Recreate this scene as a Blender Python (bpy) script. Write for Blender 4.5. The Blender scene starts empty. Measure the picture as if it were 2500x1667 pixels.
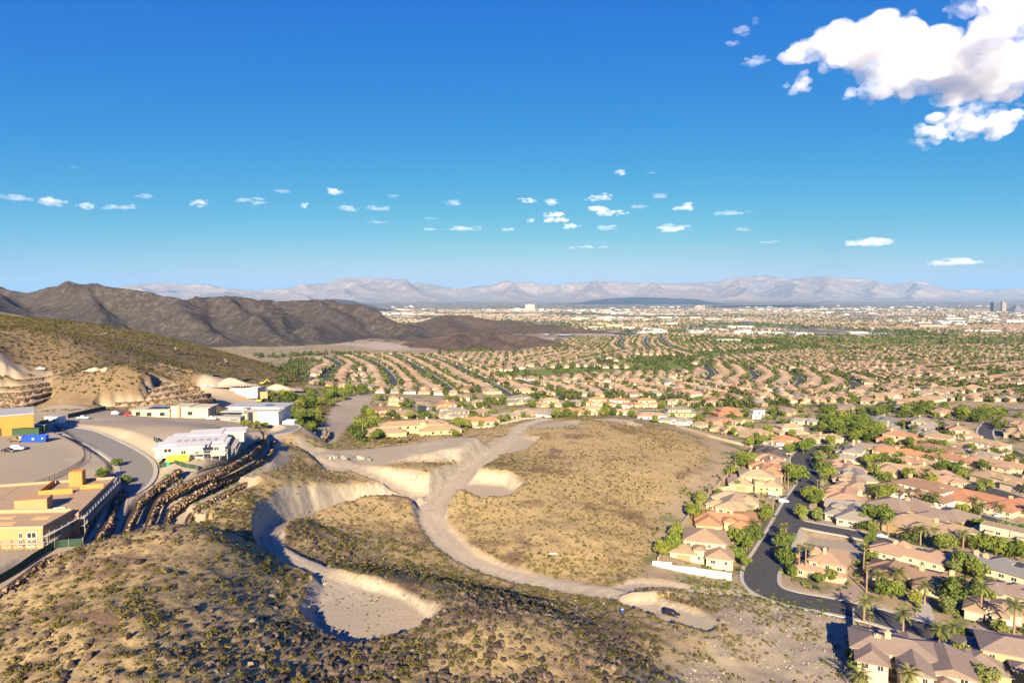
import bpy, math, random
import numpy as np
from mathutils import Vector, Matrix
R = math.radians
rng = np.random.default_rng(7)
random.seed(7)
scene = bpy.context.scene
COL = scene.collection

# ---------------------------------------------------------------- camera
CAM_Z = 100.0
FPX, CU, CV = 1667.0, 1250.0, 833.5          # focal length and centre in photo pixels (2500 x 1667)
PITCH = R(3.9)
cam = bpy.data.cameras.new("camera")
cam.lens = 24.0; cam.sensor_width = 36.0
cam.clip_start = 0.5; cam.clip_end = 200000.0
camo = bpy.data.objects.new("camera", cam); COL.objects.link(camo)
camo.location = (0, 0, CAM_Z); camo.rotation_euler = (R(90) - PITCH, 0, 0)
scene.camera = camo

# ---------------------------------------------------------------- sky, sun, exposure
SUN_EL, SUN_AZ = R(23.0), R(184.0)            # azimuth from +Y, clockwise: the sun stands behind the camera
world = bpy.data.worlds.new("World"); scene.world = world; world.use_nodes = True
sunl = bpy.data.lights.new("sun", 'SUN'); sunl.energy = 5.0; sunl.angle = R(0.53); sunl.color = (1.0, 0.85, 0.63)
suno = bpy.data.objects.new("sun", sunl); COL.objects.link(suno)
sdir = Vector((math.sin(SUN_AZ) * math.cos(SUN_EL), math.cos(SUN_AZ) * math.cos(SUN_EL), math.sin(SUN_EL)))
suno.location = sdir * 500; suno.rotation_euler = (-sdir).to_track_quat('-Z', 'Y').to_euler()
scene.view_settings.view_transform = 'Standard'; scene.view_settings.look = 'None'
scene.view_settings.gamma = 1.0; scene.view_settings.use_curve_mapping = False
scene.view_settings.exposure = 1.55
scene.render.engine = 'CYCLES'
cy = scene.cycles
cy.max_bounces = 6; cy.diffuse_bounces = 2; cy.glossy_bounces = 2; cy.transmission_bounces = 2
cy.volume_bounces = 5; cy.transparent_max_bounces = 6
cy.use_denoising = True
cy.use_adaptive_sampling = True; cy.adaptive_threshold = 0.02
cy.caustics_reflective = False; cy.caustics_refractive = False

class NT:
    """small helper to write node trees"""
    def __init__(s, tree): s.t = tree; s.n = tree.nodes; s.l = tree.links
    def node(s, typ, **kw):
        n = s.n.new(typ)
        for k, v in kw.items(): setattr(n, k, v)
        return n
    def put(s, sock, v):
        if hasattr(v, 'is_linked') or hasattr(v, 'links'): s.l.new(v, sock)
        elif isinstance(v, (tuple, list)) and len(v) == 3 and sock.type == 'RGBA': sock.default_value = (*v, 1)
        else: sock.default_value = v
    def math(s, op, a, b=0.0, c=0.0, clamp=False):
        n = s.node('ShaderNodeMath', operation=op, use_clamp=clamp)
        s.put(n.inputs[0], a); s.put(n.inputs[1], b); s.put(n.inputs[2], c); return n.outputs[0]
    def mix(s, f, a, b, blend='MIX'):
        n = s.node('ShaderNodeMix', data_type='RGBA', blend_type=blend)
        s.put(n.inputs[0], f); s.put(n.inputs[6], a); s.put(n.inputs[7], b); return n.outputs[2]
    def noise(s, vec, scale, detail=3.0, rough=0.55, dist=0.0, out=0):
        n = s.node('ShaderNodeTexNoise'); s.put(n.inputs['Vector'], vec)
        n.inputs['Scale'].default_value = scale; n.inputs['Detail'].default_value = detail
        n.inputs['Roughness'].default_value = rough; n.inputs['Distortion'].default_value = dist
        return n.outputs[out]
    def voro(s, vec, scale, feature='F1', out=0, rnd=1.0):
        n = s.node('ShaderNodeTexVoronoi', feature=feature); s.put(n.inputs['Vector'], vec)
        n.inputs['Scale'].default_value = scale; n.inputs['Randomness'].default_value = rnd
        return n.outputs[out]
    def ramp(s, f, stops, interp='LINEAR'):
        n = s.node('ShaderNodeValToRGB'); s.put(n.inputs[0], f); e = n.color_ramp.elements; n.color_ramp.interpolation = interp
        while len(e) < len(stops): e.new(0.5)
        for i, (p, c) in enumerate(stops):
            e[i].position = p; e[i].color = (*c, 1) if not isinstance(c, (int, float)) else (c, c, c, 1)
        return n.outputs[0]
    def mapr(s, f, a, b, c=0.0, d=1.0, smooth=False):
        n = s.node('ShaderNodeMapRange'); n.clamp = True
        if smooth: n.interpolation_type = 'SMOOTHSTEP'
        s.put(n.inputs[0], f); n.inputs[1].default_value = a; n.inputs[2].default_value = b
        n.inputs[3].default_value = c; n.inputs[4].default_value = d; return n.outputs[0]

# the air's colour: (gain, power) for red, green and blue of the physical sky
SKY_GRADE = ((0.74, 2.6), (0.52, 1.08), (0.51, 0.12))
def build_world():
    w = NT(world.node_tree); w.n.clear()
    sky = w.node('ShaderNodeTexSky', sky_type='NISHITA')
    sky.sun_disc = False; sky.sun_elevation = SUN_EL; sky.sun_rotation = SUN_AZ
    sky.altitude = 900; sky.air_density = 1.0; sky.dust_density = 0.6; sky.ozone_density = 2.5
    sep = w.node('ShaderNodeSeparateColor'); w.l.new(sky.outputs[0], sep.inputs[0])
    comb = w.node('ShaderNodeCombineColor')
    for i, (g, p) in enumerate(SKY_GRADE):
        x = w.math('MINIMUM', w.math('MULTIPLY', sep.outputs[i], 0.1), 1.1)
        w.put(comb.inputs[i], w.math('MULTIPLY', w.math('POWER', x, p), g * 5.0))
    bg = w.node('ShaderNodeBackground'); bg.inputs[1].default_value = 0.1
    w.l.new(comb.outputs[0], bg.inputs[0])
    out = w.node('ShaderNodeOutputWorld'); w.l.new(bg.outputs[0], out.inputs[0])
build_world()

ORD = ['first', 'second', 'third', 'fourth', 'fifth', 'sixth', 'seventh', 'eighth', 'ninth', 'tenth', 'eleventh', 'twelfth', 'thirteenth', 'fourteenth', 'fifteenth', 'sixteenth', 'seventeenth', 'eighteenth', 'nineteenth', 'twentieth', 'twenty-first', 'twenty-second', 'twenty-third', 'twenty-fourth', 'twenty-fifth', 'twenty-sixth', 'twenty-seventh', 'twenty-eighth']
# ================================================================ helpers: noise, projection, terrain
def _hash(ix, iy, seed):
    h = (ix.astype(np.int64) * 374761393 + iy.astype(np.int64) * 668265263 + seed * 1442695041) & 0xFFFFFFFF
    h = ((h ^ (h >> 13)) * 1274126177) & 0xFFFFFFFF
    return ((h ^ (h >> 16)) & 0xFFFF) / 65535.0
def vnoise(x, y, seed=0):
    ix, iy = np.floor(x), np.floor(y); fx, fy = x - ix, y - iy
    fx = fx * fx * (3 - 2 * fx); fy = fy * fy * (3 - 2 * fy)
    a, b = _hash(ix, iy, seed), _hash(ix + 1, iy, seed); c, d = _hash(ix, iy + 1, seed), _hash(ix + 1, iy + 1, seed)
    return (a * (1 - fx) + b * fx) * (1 - fy) + (c * (1 - fx) + d * fx) * fy
def fbm(x, y, octv=4, seed=0, gain=0.5):
    x = np.asarray(x, float); y = np.asarray(y, float)
    s = np.zeros_like(x); a = 1.0; t = 0.0
    for o in range(octv):
        s += a * vnoise(x * 2 ** o + 17.3 * o, y * 2 ** o - 9.1 * o, seed + o); t += a; a *= gain
    return s / t
def ridged(x, y, octv=4, seed=0):
    s = 0; a = 1.0; t = 0
    for o in range(octv):
        s = s + a * (1 - np.abs(2 * vnoise(x * 2 ** o + 5.7 * o, y * 2 ** o + 3.3 * o, seed + o) - 1)); t += a; a *= 0.5
    return s / t
def sstep(a, b, x):
    t = np.clip((x - a) / (b - a), 0, 1); return t * t * (3 - 2 * t)

cP, sP = math.cos(PITCH), math.sin(PITCH)
def ray(u, v):
    a, b = (u - CU) / FPX, (CV - v) / FPX
    return np.array([a, cP + b * sP, -sP + b * cP])
def at_z(u, v, z):
    d = ray(u, v); t = (z - CAM_Z) / d[2]; return d[0] * t, d[1] * t
def proj(x, y, z):
    zz = z - CAM_Z; f = y * cP - zz * sP; up = y * sP + zz * cP
    return CU + FPX * x / f, CV - FPX * up / f

# ---- the lie of the land before anything was dug: points read off the hillside (pixel, pixel, height)
CTRL = [
 # flat neighbourhood
 (1700,1400,0),(1850,1430,0),(2000,1400,0),(2300,1350,0),(2500,1300,0),(2500,1640,1),(2200,1650,1),(2050,1520,1),(1900,1200,-1),
 (2100,1150,-2),(2400,1150,-2),(1950,1080,-4),(2200,1050,-5),(2480,1040,-5),(1800,1050,-5),(1600,1010,-6),(1450,985,-7),(1250,990,-6),
 (1050,1010,-3),(2200,980,-8),(1800,980,-8),(2480,980,-8),(1250,950,-10),(1000,950,-9),(850,945,-8),(1500,940,-12),(1900,930,-13),(2400,930,-13),
 # foot of the round hill
 (1835,1088,-1),(1740,1200,0),(1660,1280,1),(1605,1365,2),(1560,1405,3),
 (1480,1028,14),(1400,1060,15),(1400,1150,13),(1400,1300,9),(1600,1150,8),(1680,1095,5),(1300,1220,12),(1250,1330,9),(1480,1380,5),(1600,1280,4),(1150,1250,11),
 (1650,1060,5),(1300,1045,13),(1150,1072,11),(1000,1082,12),(900,1092,12),
 # road side and the bank behind
 (1190,1120,11),(1250,1075,12),(1100,1160,17),(950,1140,19),(830,1150,20),(780,1090,20),(700,1150,27.5),(740,1172,27.5),(690,1182,30),(640,1192,30.5),(640,1232,29.8),(625,1265,31),(640,1110,31),(720,1080,21),
 (950,1225,15),(850,1255,16),(760,1275,17),(1000,1350,11),(900,1310,14),(1100,1380,8),(1180,1400,7),(1060,1290,8),(950,1370,11.5),
 # near ridge and its far slope
 (1200,1492,36),(1060,1500,30.5),(1000,1548,28.8),(880,1566,28.6),(770,1550,28.3),(700,1412,28),(1050,1640,35),(700,1500,32),(640,1440,33),(800,1600,31),(600,1500,37.5),(500,1285,44),(400,1315,45),(300,1352,44),(300,1500,46),(450,1420,43),(480,1560,40),(0,1645,44),(300,1640,44),(700,1640,34.5),(0,1500,39),(560,1290,38),(600,1322,33),(640,1360,30),
 (1300,1640,32),(1300,1530,32),(1420,1530,25),(1480,1560,21),(1600,1640,14),(1500,1492,10),(1560,1513,9.2),(1640,1541,8.6),(1720,1563,7.4),(1560,1548,13),(1640,1585,11),(1740,1590,7),(1560,1449,6.6),(1620,1447,6),(1680,1454,4.2),(1750,1640,7),(1900,1650,3),(1500,1470,5),(1350,1435,5.5),(1250,1412,6),
 (640,1330,27),(710,1355,26.5),(800,1383,28),(870,1402,28.8),(960,1423,28.6),(1050,1440,27.3),(1100,1440,26),(820,1340,20),
 # building pads on the left
 (0,1330,38),(150,1330,38),(100,1260,39),(200,1300,37),(240,1330,35),(0,1200,41),(100,1110,42),(200,1060,42),(20,1070,43),(200,1150,39),(300,1120,38),(320,1180,37),(480,1110,42),(560,1080,40),(420,1090,42),(600,1060,38),
 (330,1260,35),(420,1230,34),(520,1190,35),(600,1140,33.5),(660,1100,29.5),(400,1290,32),(480,1250,30.5),
 (0,1010,37),(150,1010,37),(300,1015,36),(450,1030,35),(560,1020,30),(640,1040,29),(700,1040,24),(760,1040,17),(820,1000,6),(860,970,2),
 (50,985,38),(200,1000,37),(330,990,34),(520,985,26),(620,965,13),(680,950,6),(550,930,20),(480,960,25),
 (50,912,50),(200,905,52),(320,900,54),(420,893,41.5),(440,935,41),(500,915,38),
 (0,800,76),(120,815,72),(250,812,66),(380,830,56),(500,855,40),(620,880,20),(700,905,4),(745,920,-5),(0,860,64),(250,860,58),
]
_cp = np.array([(*at_z(u, v, z), z) for u, v, z in CTRL])
_cp = np.vstack([_cp, [(-60,30,46),(0,20,42),(60,25,36),(150,60,20),(200,100,3),(-150,60,46),(-260,150,44),(-360,220,45),(-500,420,55),(-700,620,85),(-900,900,110),
                       (600,500,-6),(800,700,-8),(300,150,1),(500,300,0),(900,1100,-16),(400,1100,-17),(0,1100,-17),(-250,1050,-14),(-420,1100,-5)]])
SC = 100.0
def _tpsk(r2): return 0.5 * r2 * np.log(r2 + 1e-9)
_n = len(_cp); _X = _cp[:, :2] / SC
_K = _tpsk(((_X[:, None] - _X[None]) ** 2).sum(-1)) + np.eye(_n) * 0.012
_A = np.zeros((_n + 3, _n + 3)); _A[:_n, :_n] = _K; _A[:_n, _n] = 1; _A[:_n, _n + 1:] = _X; _A[_n, :_n] = 1; _A[_n + 1:, :_n] = _X.T
_w = np.linalg.solve(_A, np.concatenate([_cp[:, 2], [0, 0, 0]]))
def tps(x, y):
    p = np.stack([x, y], -1).reshape(-1, 2) / SC; out = np.empty(len(p))
    for i in range(0, len(p), 20000):
        q = p[i:i + 20000]; r2 = ((q[:, None] - _X[None]) ** 2).sum(-1)
        out[i:i + 20000] = _tpsk(r2) @ _w[:_n] + _w[_n] + q @ _w[_n + 1:]
    return out.reshape(np.shape(x))
BASE = np.array([(0,0),(500,-3),(800,-9),(1100,-17),(1500,-26),(2500,-48),(5000,-88),(10000,-118),(20000,-130),(60000,-135)])
def base_z(x, y):
    return np.interp(np.hypot(x * 0.5, y), BASE[:, 0], BASE[:, 1])

# ---- polyline tools
def smooth_line(pts, n=10):
    p = np.array(pts, float); out = []
    for i in range(len(p) - 1):
        p0, p1, p2, p3 = p[max(i - 1, 0)], p[i], p[i + 1], p[min(i + 2, len(p) - 1)]
        for k in range(n):
            t = k / n
            out.append(0.5 * ((2 * p1) + (-p0 + p2) * t + (2 * p0 - 5 * p1 + 4 * p2 - p3) * t * t + (-p0 + 3 * p1 - 3 * p2 + p3) * t ** 3))
    out.append(p[-1]); return np.array(out)
def line_uvz(pts, n=10):
    """pixel + height control points -> smooth world polyline (x, y, z)"""
    return smooth_line([(*at_z(u, v, z), z) for u, v, z in pts], n)
def dist_line(X, Y, L, lim):
    """distance to polyline L and its height at the nearest point"""
    D = np.full(X.shape, 1e9); Z = np.zeros(X.shape)
    bb = (X > L[:, 0].min() - lim) & (X < L[:, 0].max() + lim) & (Y > L[:, 1].min() - lim) & (Y < L[:, 1].max() + lim)
    x, y = X[bb], Y[bb]; d = np.full(x.shape, 1e9); z = np.zeros(x.shape)
    for a, b in zip(L[:-1], L[1:]):
        ab = b[:2] - a[:2]; t = np.clip(((x - a[0]) * ab[0] + (y - a[1]) * ab[1]) / (ab @ ab + 1e-9), 0, 1)
        dd = np.hypot(x - a[0] - t * ab[0], y - a[1] - t * ab[1]); m = dd < d
        d[m] = dd[m]; z[m] = (a[2] + t * (b[2] - a[2]))[m]
    D[bb] = d; Z[bb] = z; return D, Z
def poly_sd(X, Y, P):
    """signed distance to polygon P (negative inside)"""
    P = np.asarray(P)[:, :2]; d = np.full(X.shape, 1e9); ins = np.zeros(X.shape, bool)
    for a, b in zip(P, np.roll(P, -1, 0)):
        ab = b - a; t = np.clip(((X - a[0]) * ab[0] + (Y - a[1]) * ab[1]) / (ab @ ab + 1e-9), 0, 1)
        d = np.minimum(d, np.hypot(X - a[0] - t * ab[0], Y - a[1] - t * ab[1]))
        c = (a[1] > Y) != (b[1] > Y)
        with np.errstate(divide='ignore', invalid='ignore'):
            xi = (b[0] - a[0]) * (Y - a[1]) / (b[1] - a[1]) + a[0]
        ins ^= c & (X < xi)
    return np.where(ins, -d, d)

# ---- earthworks: dirt roads and pads, each (polyline or polygon, half width, bank slope)
ROAD_MAIN = line_uvz([(1330,1022,12.5),(1275,1040,12),(1252,1070,11.5),(1190,1120,10.5),(1110,1185,9.5),(1058,1240,8.5),(1062,1290,7.5),(1130,1358,6.5),(1240,1403,5.6),(1370,1432,5),(1500,1452,4.6),(1580,1485,4.6)])
ROAD_LOOP = line_uvz([(1040,1240,8.5),(960,1232,9),(860,1242,11.5),(745,1262,17),(675,1290,22.5),(662,1330,26),(720,1368,26.6),(800,1408,26.5),(880,1462,26)])
ROAD_RAMP = line_uvz([(1010,1215,9),(940,1180,14),(850,1135,19.5),(800,1110,20)])
ROAD_TRACK = line_uvz([(1500,1448,4.4),(1570,1430,2.4),(1660,1437,1.3),(1740,1447,.9),(1840,1452,0.3)])
def poly_uv(pts, z): return np.array([(*at_z(u, v, z), z) for u, v in pts])
PAD_LOOP = smooth_line(np.vstack([poly_uv([(800,1405),(880,1434),(970,1460),(1035,1495),(1035,1535),(960,1572),(860,1588),(805,1562),(772,1520),(782,1460)], 26), ])[list(range(10)) + [0]], 4)[:-1]
PAD_BIG = poly_uv([(735,1098),(900,1090),(1000,1080),(1100,1062),(1170,1062),(1130,1085),(1000,1110),(900,1140),(840,1150),(800,1150),(770,1120)], 20)
PAD_BIG[:, 2] = 20; PAD_BIG_FAR = poly_uv([(960,1085),(1070,1068),(1140,1062),(1080,1082),(990,1098)], 17)
PAD_SUV = poly_uv([(1500,1465),(1560,1466),(1640,1480),(1720,1500),(1752,1535),(1720,1552),(1640,1535),(1560,1505)], 5)
PAD_NICHE = poly_uv([(1130,1190),(1165,1180),(1230,1185),(1262,1200),(1235,1222),(1180,1228),(1130,1215)], 9.5)
PAD_TOP = poly_uv([(1300,1038),(1360,1028),(1410,1030),(1416,1040),(1370,1045),(1310,1048)], 13)
PAD_TOP2 = poly_uv([(1440,1024),(1500,1021),(1540,1026),(1540,1033),(1480,1033),(1440,1030)], 12)
PAD_TURN = poly_uv([(1190,1080),(1250,1062),(1310,1075),(1290,1095),(1230,1110),(1195,1100)], 11.3)
EARTH = [('line', ROAD_LOOP, 3.4, 2.3), ('poly', PAD_LOOP, 26, 1.1), ('poly', PAD_BIG, 19, 1.2), ('poly', PAD_NICHE, 9.5, 1.3), ('poly', PAD_TOP, 13, 1.0), ('poly', PAD_TOP2, 12.5, .8), ('poly', PAD_TURN, 11.3, 1.1),
         ('poly', PAD_SUV, 5, 2.0), ('line', ROAD_TRACK, 3.0, 0.9), ('line', ROAD_RAMP, 4.5, 1.0), ('line', ROAD_MAIN, 5.2, 1.6)]
BERMS = [(line_uvz([(1470,1474,7.5),(1520,1490,8.6),(1570,1509,9),(1640,1536,8.8),(1705,1556,8.2),(1745,1560,7),(1765,1540,6)]), .95), (line_uvz([(1522,1449,6.2),(1560,1443,7),(1610,1441,6.8),(1660,1447,5.4),(1700,1458,4),(1740,1480,4.5),(1765,1515,5.5)]), 1.0)]
# boulder retaining walls: (top edge as pixel + height, wall height, front on the left (+1) or right (-1) of the line, bench in front, bench behind)
WALLS = {
 'V0': ([(306,1192,37.5),(283,1224,37.5),(266,1277,37.5),(234,1320,37.5),(223,1356,37)], 3.2, 1, 4, 3),
 'V1': ([(442,1144,41),(400,1174,39.5),(349,1216,37.5),(332,1248,36),(315,1282,35),(300,1330,34.5),(290,1362,34.5)], 1.8, 1, 7, 5),
 'W1': ([(640,1050,33.5),(647,1070,34),(612,1105,36.5),(550,1140,38.5),(464,1174,38.5),(400,1208,36.5),(378,1241,34.5),(366,1273,33),(358,1310,32)], 2.0, 1, 9, 5),
 'W2': ([(668,1075,30.3),(655,1110,31.5),(591,1147,33.8),(506,1185,35),(432,1233,33),(412,1258,31.3),(408,1290,30)], 1.8, 1, 7, 5),
 'W3': ([(604,1176,31),(493,1233,31.5),(468,1256,29.8),(459,1282,28.8),(465,1300,28.5)], 1.5, 1, 4, 5),
 'NW': ([(-80,1492,36.8),(0,1447,37),(64,1402,37.2),(106,1370,37.5),(150,1352,37.5),(205,1344,37.5),(226,1356,37.2)], 4.0, -1, 3, 4),
 'K1': ([(705,1070,25),(735,1052,25),(742,1042,25)], 2.6, -1, 3, 3), 'K2': ([(735,1080,22),(765,1060,22.4),(768,1048,22.6)], 2.4, -1, 3, 3), 'K3': ([(775,1085,19.6),(800,1062,19.6),(800,1045,19.8)], 2.2, -1, 3, 3),
}
for _k, _r in enumerate([[(364,941,42.3),(399,933,43.3),(447,930,43),(476,938,41)], [(354,957,40),(399,946,41),(452,940,40.7),(489,945,38.8)], [(346,970,37.6),(399,961,38.6),(457,951,38.5),(499,955,36.5)], [(279,983,36.2),(346,979,36),(425,970,36.4),(492,962,35.2),(514,960,33.8)], [(239,994,34.3),(346,991,34),(452,981,34),(505,973,33),(524,971,31.8)]]):
    WALLS['C%d' % _k] = (_r, 2.3, -1, 2.5, 2.5)
for _k, (_a, _b, _z) in enumerate([(929,919,47.5), (945,932,45.2), (960,945,42.9), (976,957,40.6), (992,970,38.5)]):
    WALLS['B%d' % _k] = ([(-190, _a + 22, _z - 1.2), (0, _a, _z), (55, _a - 3, _z + .2), (124, _b, _z + .2)], 2.3, -1, 2.5, 2.5)
for _k, _r in enumerate([[(380,904,40.5),(425,901,40.5),(473,903,39.5)], [(412,910,38),(460,909,37.6),(503,912,36.6)], [(447,919,35.2),(490,918,34.8),(523,919,34)], [(468,927,32.6),(510,925,32.2),(542,925,31.4)]]):
    WALLS['D%d' % _k] = (_r, 2.0, -1, 2, 2)
WALLS = {k: (line_uvz(w[0], 8), *w[1:]) for k, w in WALLS.items()}
def side_line(X, Y, L, lim, sgn):
    '''distance, signed side and height; only between the line's ends'''
    D = np.full(X.shape, 1e9); Z = np.zeros(X.shape); S = np.zeros(X.shape); E = np.zeros(X.shape, bool)
    bb = (X > L[:, 0].min() - lim) & (X < L[:, 0].max() + lim) & (Y > L[:, 1].min() - lim) & (Y < L[:, 1].max() + lim)
    x, y = X[bb], Y[bb]; d = np.full(x.shape, 1e9); z = np.zeros(x.shape); sd = np.zeros(x.shape); en = np.zeros(x.shape, bool)
    for i, (a, b) in enumerate(zip(L[:-1], L[1:])):
        ab = b[:2] - a[:2]; t = ((x - a[0]) * ab[0] + (y - a[1]) * ab[1]) / (ab @ ab + 1e-9); e = ((t < -.01) & (i == 0)) | ((t > 1.01) & (i == len(L) - 2)); t = np.clip(t, 0, 1)
        dd = np.hypot(x - a[0] - t * ab[0], y - a[1] - t * ab[1]); m = dd < d; cr = np.sign(ab[0] * (y - a[1]) - ab[1] * (x - a[0])) * sgn
        d[m] = dd[m]; z[m] = (a[2] + t * (b[2] - a[2]))[m]; sd[m] = cr[m]; en[m] = e[m]
    D[bb] = d; Z[bb] = z; S[bb] = sd; E[bb] = en; return D, S, Z, E
def uvpoly(pts): return np.array([(*at_z(u, v, z), z) for u, v, z in pts])
RUBBLE = uvpoly([(1700,1425,1),(1830,1460,.5),(1960,1492,.6),(2075,1515,.8),(2080,1667,1),(2080,1760,1),(1620,1760,14),(1690,1620,8),(1775,1560,5),(1770,1500,3)])
LEFTPADS = [uvpoly([(-80,1478,37.5),(0,1435,37.5),(64,1390,37.8),(150,1340,38),(215,1335,38),(250,1290,38),(290,1195,38),(240,1180,38.5),(0,1262,39),(-200,1330,39)]),
            uvpoly([(-220,1040,43),(0,1000,39),(150,990,37.5),(330,1000,36),(560,1005,31),(690,1020,29),(700,1055,29),(660,1070,30),(640,1060,34),(610,1100,37),(545,1140,39.5),(470,1165,41),(440,1140,41.5),(390,1150,40),(300,1175,38),(215,1165,40),(0,1215,41),(-200,1260,41)]),
            uvpoly([(470,985,26),(480,955,27),(540,930,27),(640,935,15),(730,945,4),(720,970,5),(650,985,14),(560,995,25)]),
            uvpoly([(820,985,4),(870,958,2),(905,962,1),(885,1000,3),(850,1045,8),(805,1085,17),(745,1088,20),(770,1055,17),(800,1020,9)]),
            uvpoly([(1950,1300,-.2),(2100,1325,-.2),(2090,1352,-.1),(1930,1352,0)]),
            uvpoly([(-200,935,51),(0,918,50),(130,908,50),(310,896,54),(310,892,54.5),(150,901,52),(0,908,51.3),(-200,924,52)])]
# asphalt streets (pixel line, height, half width)
def street(pts, z=None): return line_uvz([(p[0], p[1], p[2] if len(p) > 2 else z) for p in pts])
ST_MAIN = street([(2330,1130,-2.5),(2200,1105,-3),(2075,1092,-3),(1990,1094,-2.6),(1955,1120,-2),(1968,1150,-1.5),(1975,1180,-1),(1948,1225,-.6),(1915,1290,-.3),(1885,1345,0),(1858,1395,0),(1865,1432,0),(1925,1458,.1),(2030,1478,.3),(2130,1500,.4),(2230,1530,.5),(2300,1548,.5)])
ST_SIDE = street([(1925,1272,-.4),(2000,1287,-.4),(2110,1308,-.3),(2200,1335,-.3),(2310,1362,-.2),(2420,1390,-.2),(2540,1425,-.2)])
ST_FAR = street([(2420,1030,-5),(2405,1055,-4.5),(2425,1085,-4),(2500,1115,-3.5),(2600,1150,-3)])
ST_CUL = street([(2320,1182,-2),(2370,1187,-2),(2420,1198,-2),(2480,1218,-1.8)])
ST_LOW = street([(2330,1245,-1),(2420,1268,-1),(2520,1300,-1)])
ST_BACK = street([(1030,990,-5),(1035,1005,-4.5),(1070,1022,-4.5),(1130,1032,-4),(1200,1020,-5),(1300,1008,-6),(1420,1000,-6.5),(1530,1004,-6),(1640,1003,-6)])
ST_LEFT = street([(120,1045,40.5),(190,1055,40),(260,1085,39),(318,1120,38),(335,1150,37.3),(318,1185,36.6),(270,1215,36)])
ST_MOD = street([(655,1060,29.5),(700,1052,29),(715,1042,29),(690,1034,29)])
STREETS = [('main', ST_MAIN, 5.6), ('side', ST_SIDE, 4.6), ('far', ST_FAR, 4.5), ('cul', ST_CUL, 6.5), ('low', ST_LOW, 4.5), ('back', ST_BACK, 4.2), ('left', ST_LEFT, 5.2), ('mod', ST_MOD, 3.2)]
T1 = lambda pts, z: line_uvz([(u, v, z) for u, v in pts])
TRACT = [ # streets of the tract houses farther out
 [(788,944,-9),(800,915,-12),(828,890,-15),(800,872,-18)],
 [(962,950,-9),(958,925,-11),(935,898,-14),(905,880,-17),(870,868,-20)],
 [(1105,955,-9.5),(1065,925,-12),(1020,897,-15),(980,875,-19),(950,865,-21)],
 [(1245,965,-10),(1190,930,-12),(1130,900,-15),(1080,880,-18),(1040,868,-20)],
 [(1400,975,-9),(1330,950,-11),(1260,925,-13)],
 [(1530,980,-9),(1490,962,-10),(1450,945,-12),(1300,930,-13)],
 [(1700,985,-8.5),(1640,965,-10),(1560,948,-12),(1500,938,-13)],
 [(1830,975,-9),(1760,955,-11),(1700,940,-12),(1640,930,-14)],
 [(1718,930,-13.5),(1738,912,-15),(1725,895,-17),(1730,883,-18)],
 [(1820,935,-13),(1845,920,-14),(1830,903,-16),(1815,895,-17)],
 [(1935,950,-12),(1955,930,-13),(1940,915,-15),(1915,905,-16)],
 [(2045,965,-11),(2085,945,-12),(2075,930,-13.5),(2035,918,-15)],
 [(2500,945,-12.5),(2380,965,-11),(2250,975,-10),(2130,985,-9),(1960,990,-9)],
 [(2500,905,-16),(2380,925,-14),(2250,938,-13),(2120,945,-12.5)],
 [(2500,1000,-7),(2400,1000,-7.5),(2280,1003,-8)],
 [(2500,880,-18.5),(2380,893,-17),(2260,903,-16),(2150,910,-15.5)],
 [(1320,895,-16),(1400,880,-18),(1480,862,-21),(1530,850,-23)],
 [(1250,880,-18),(1330,865,-21),(1420,850,-24)],
 [(1470,890,-17),(1490,870,-20),(1560,866,-21)],
 [(1525,848,-24),(1510,838,-26),(1520,822,-30)],
 [(1590,850,-24),(1575,835,-27),(1580,822,-30)],
 [(1740,875,-19),(1680,858,-22),(1640,845,-25),(1615,825,-29),(1615,815,-32)],
]
TRACT = [line_uvz(t, 8) for t in TRACT]

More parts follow.
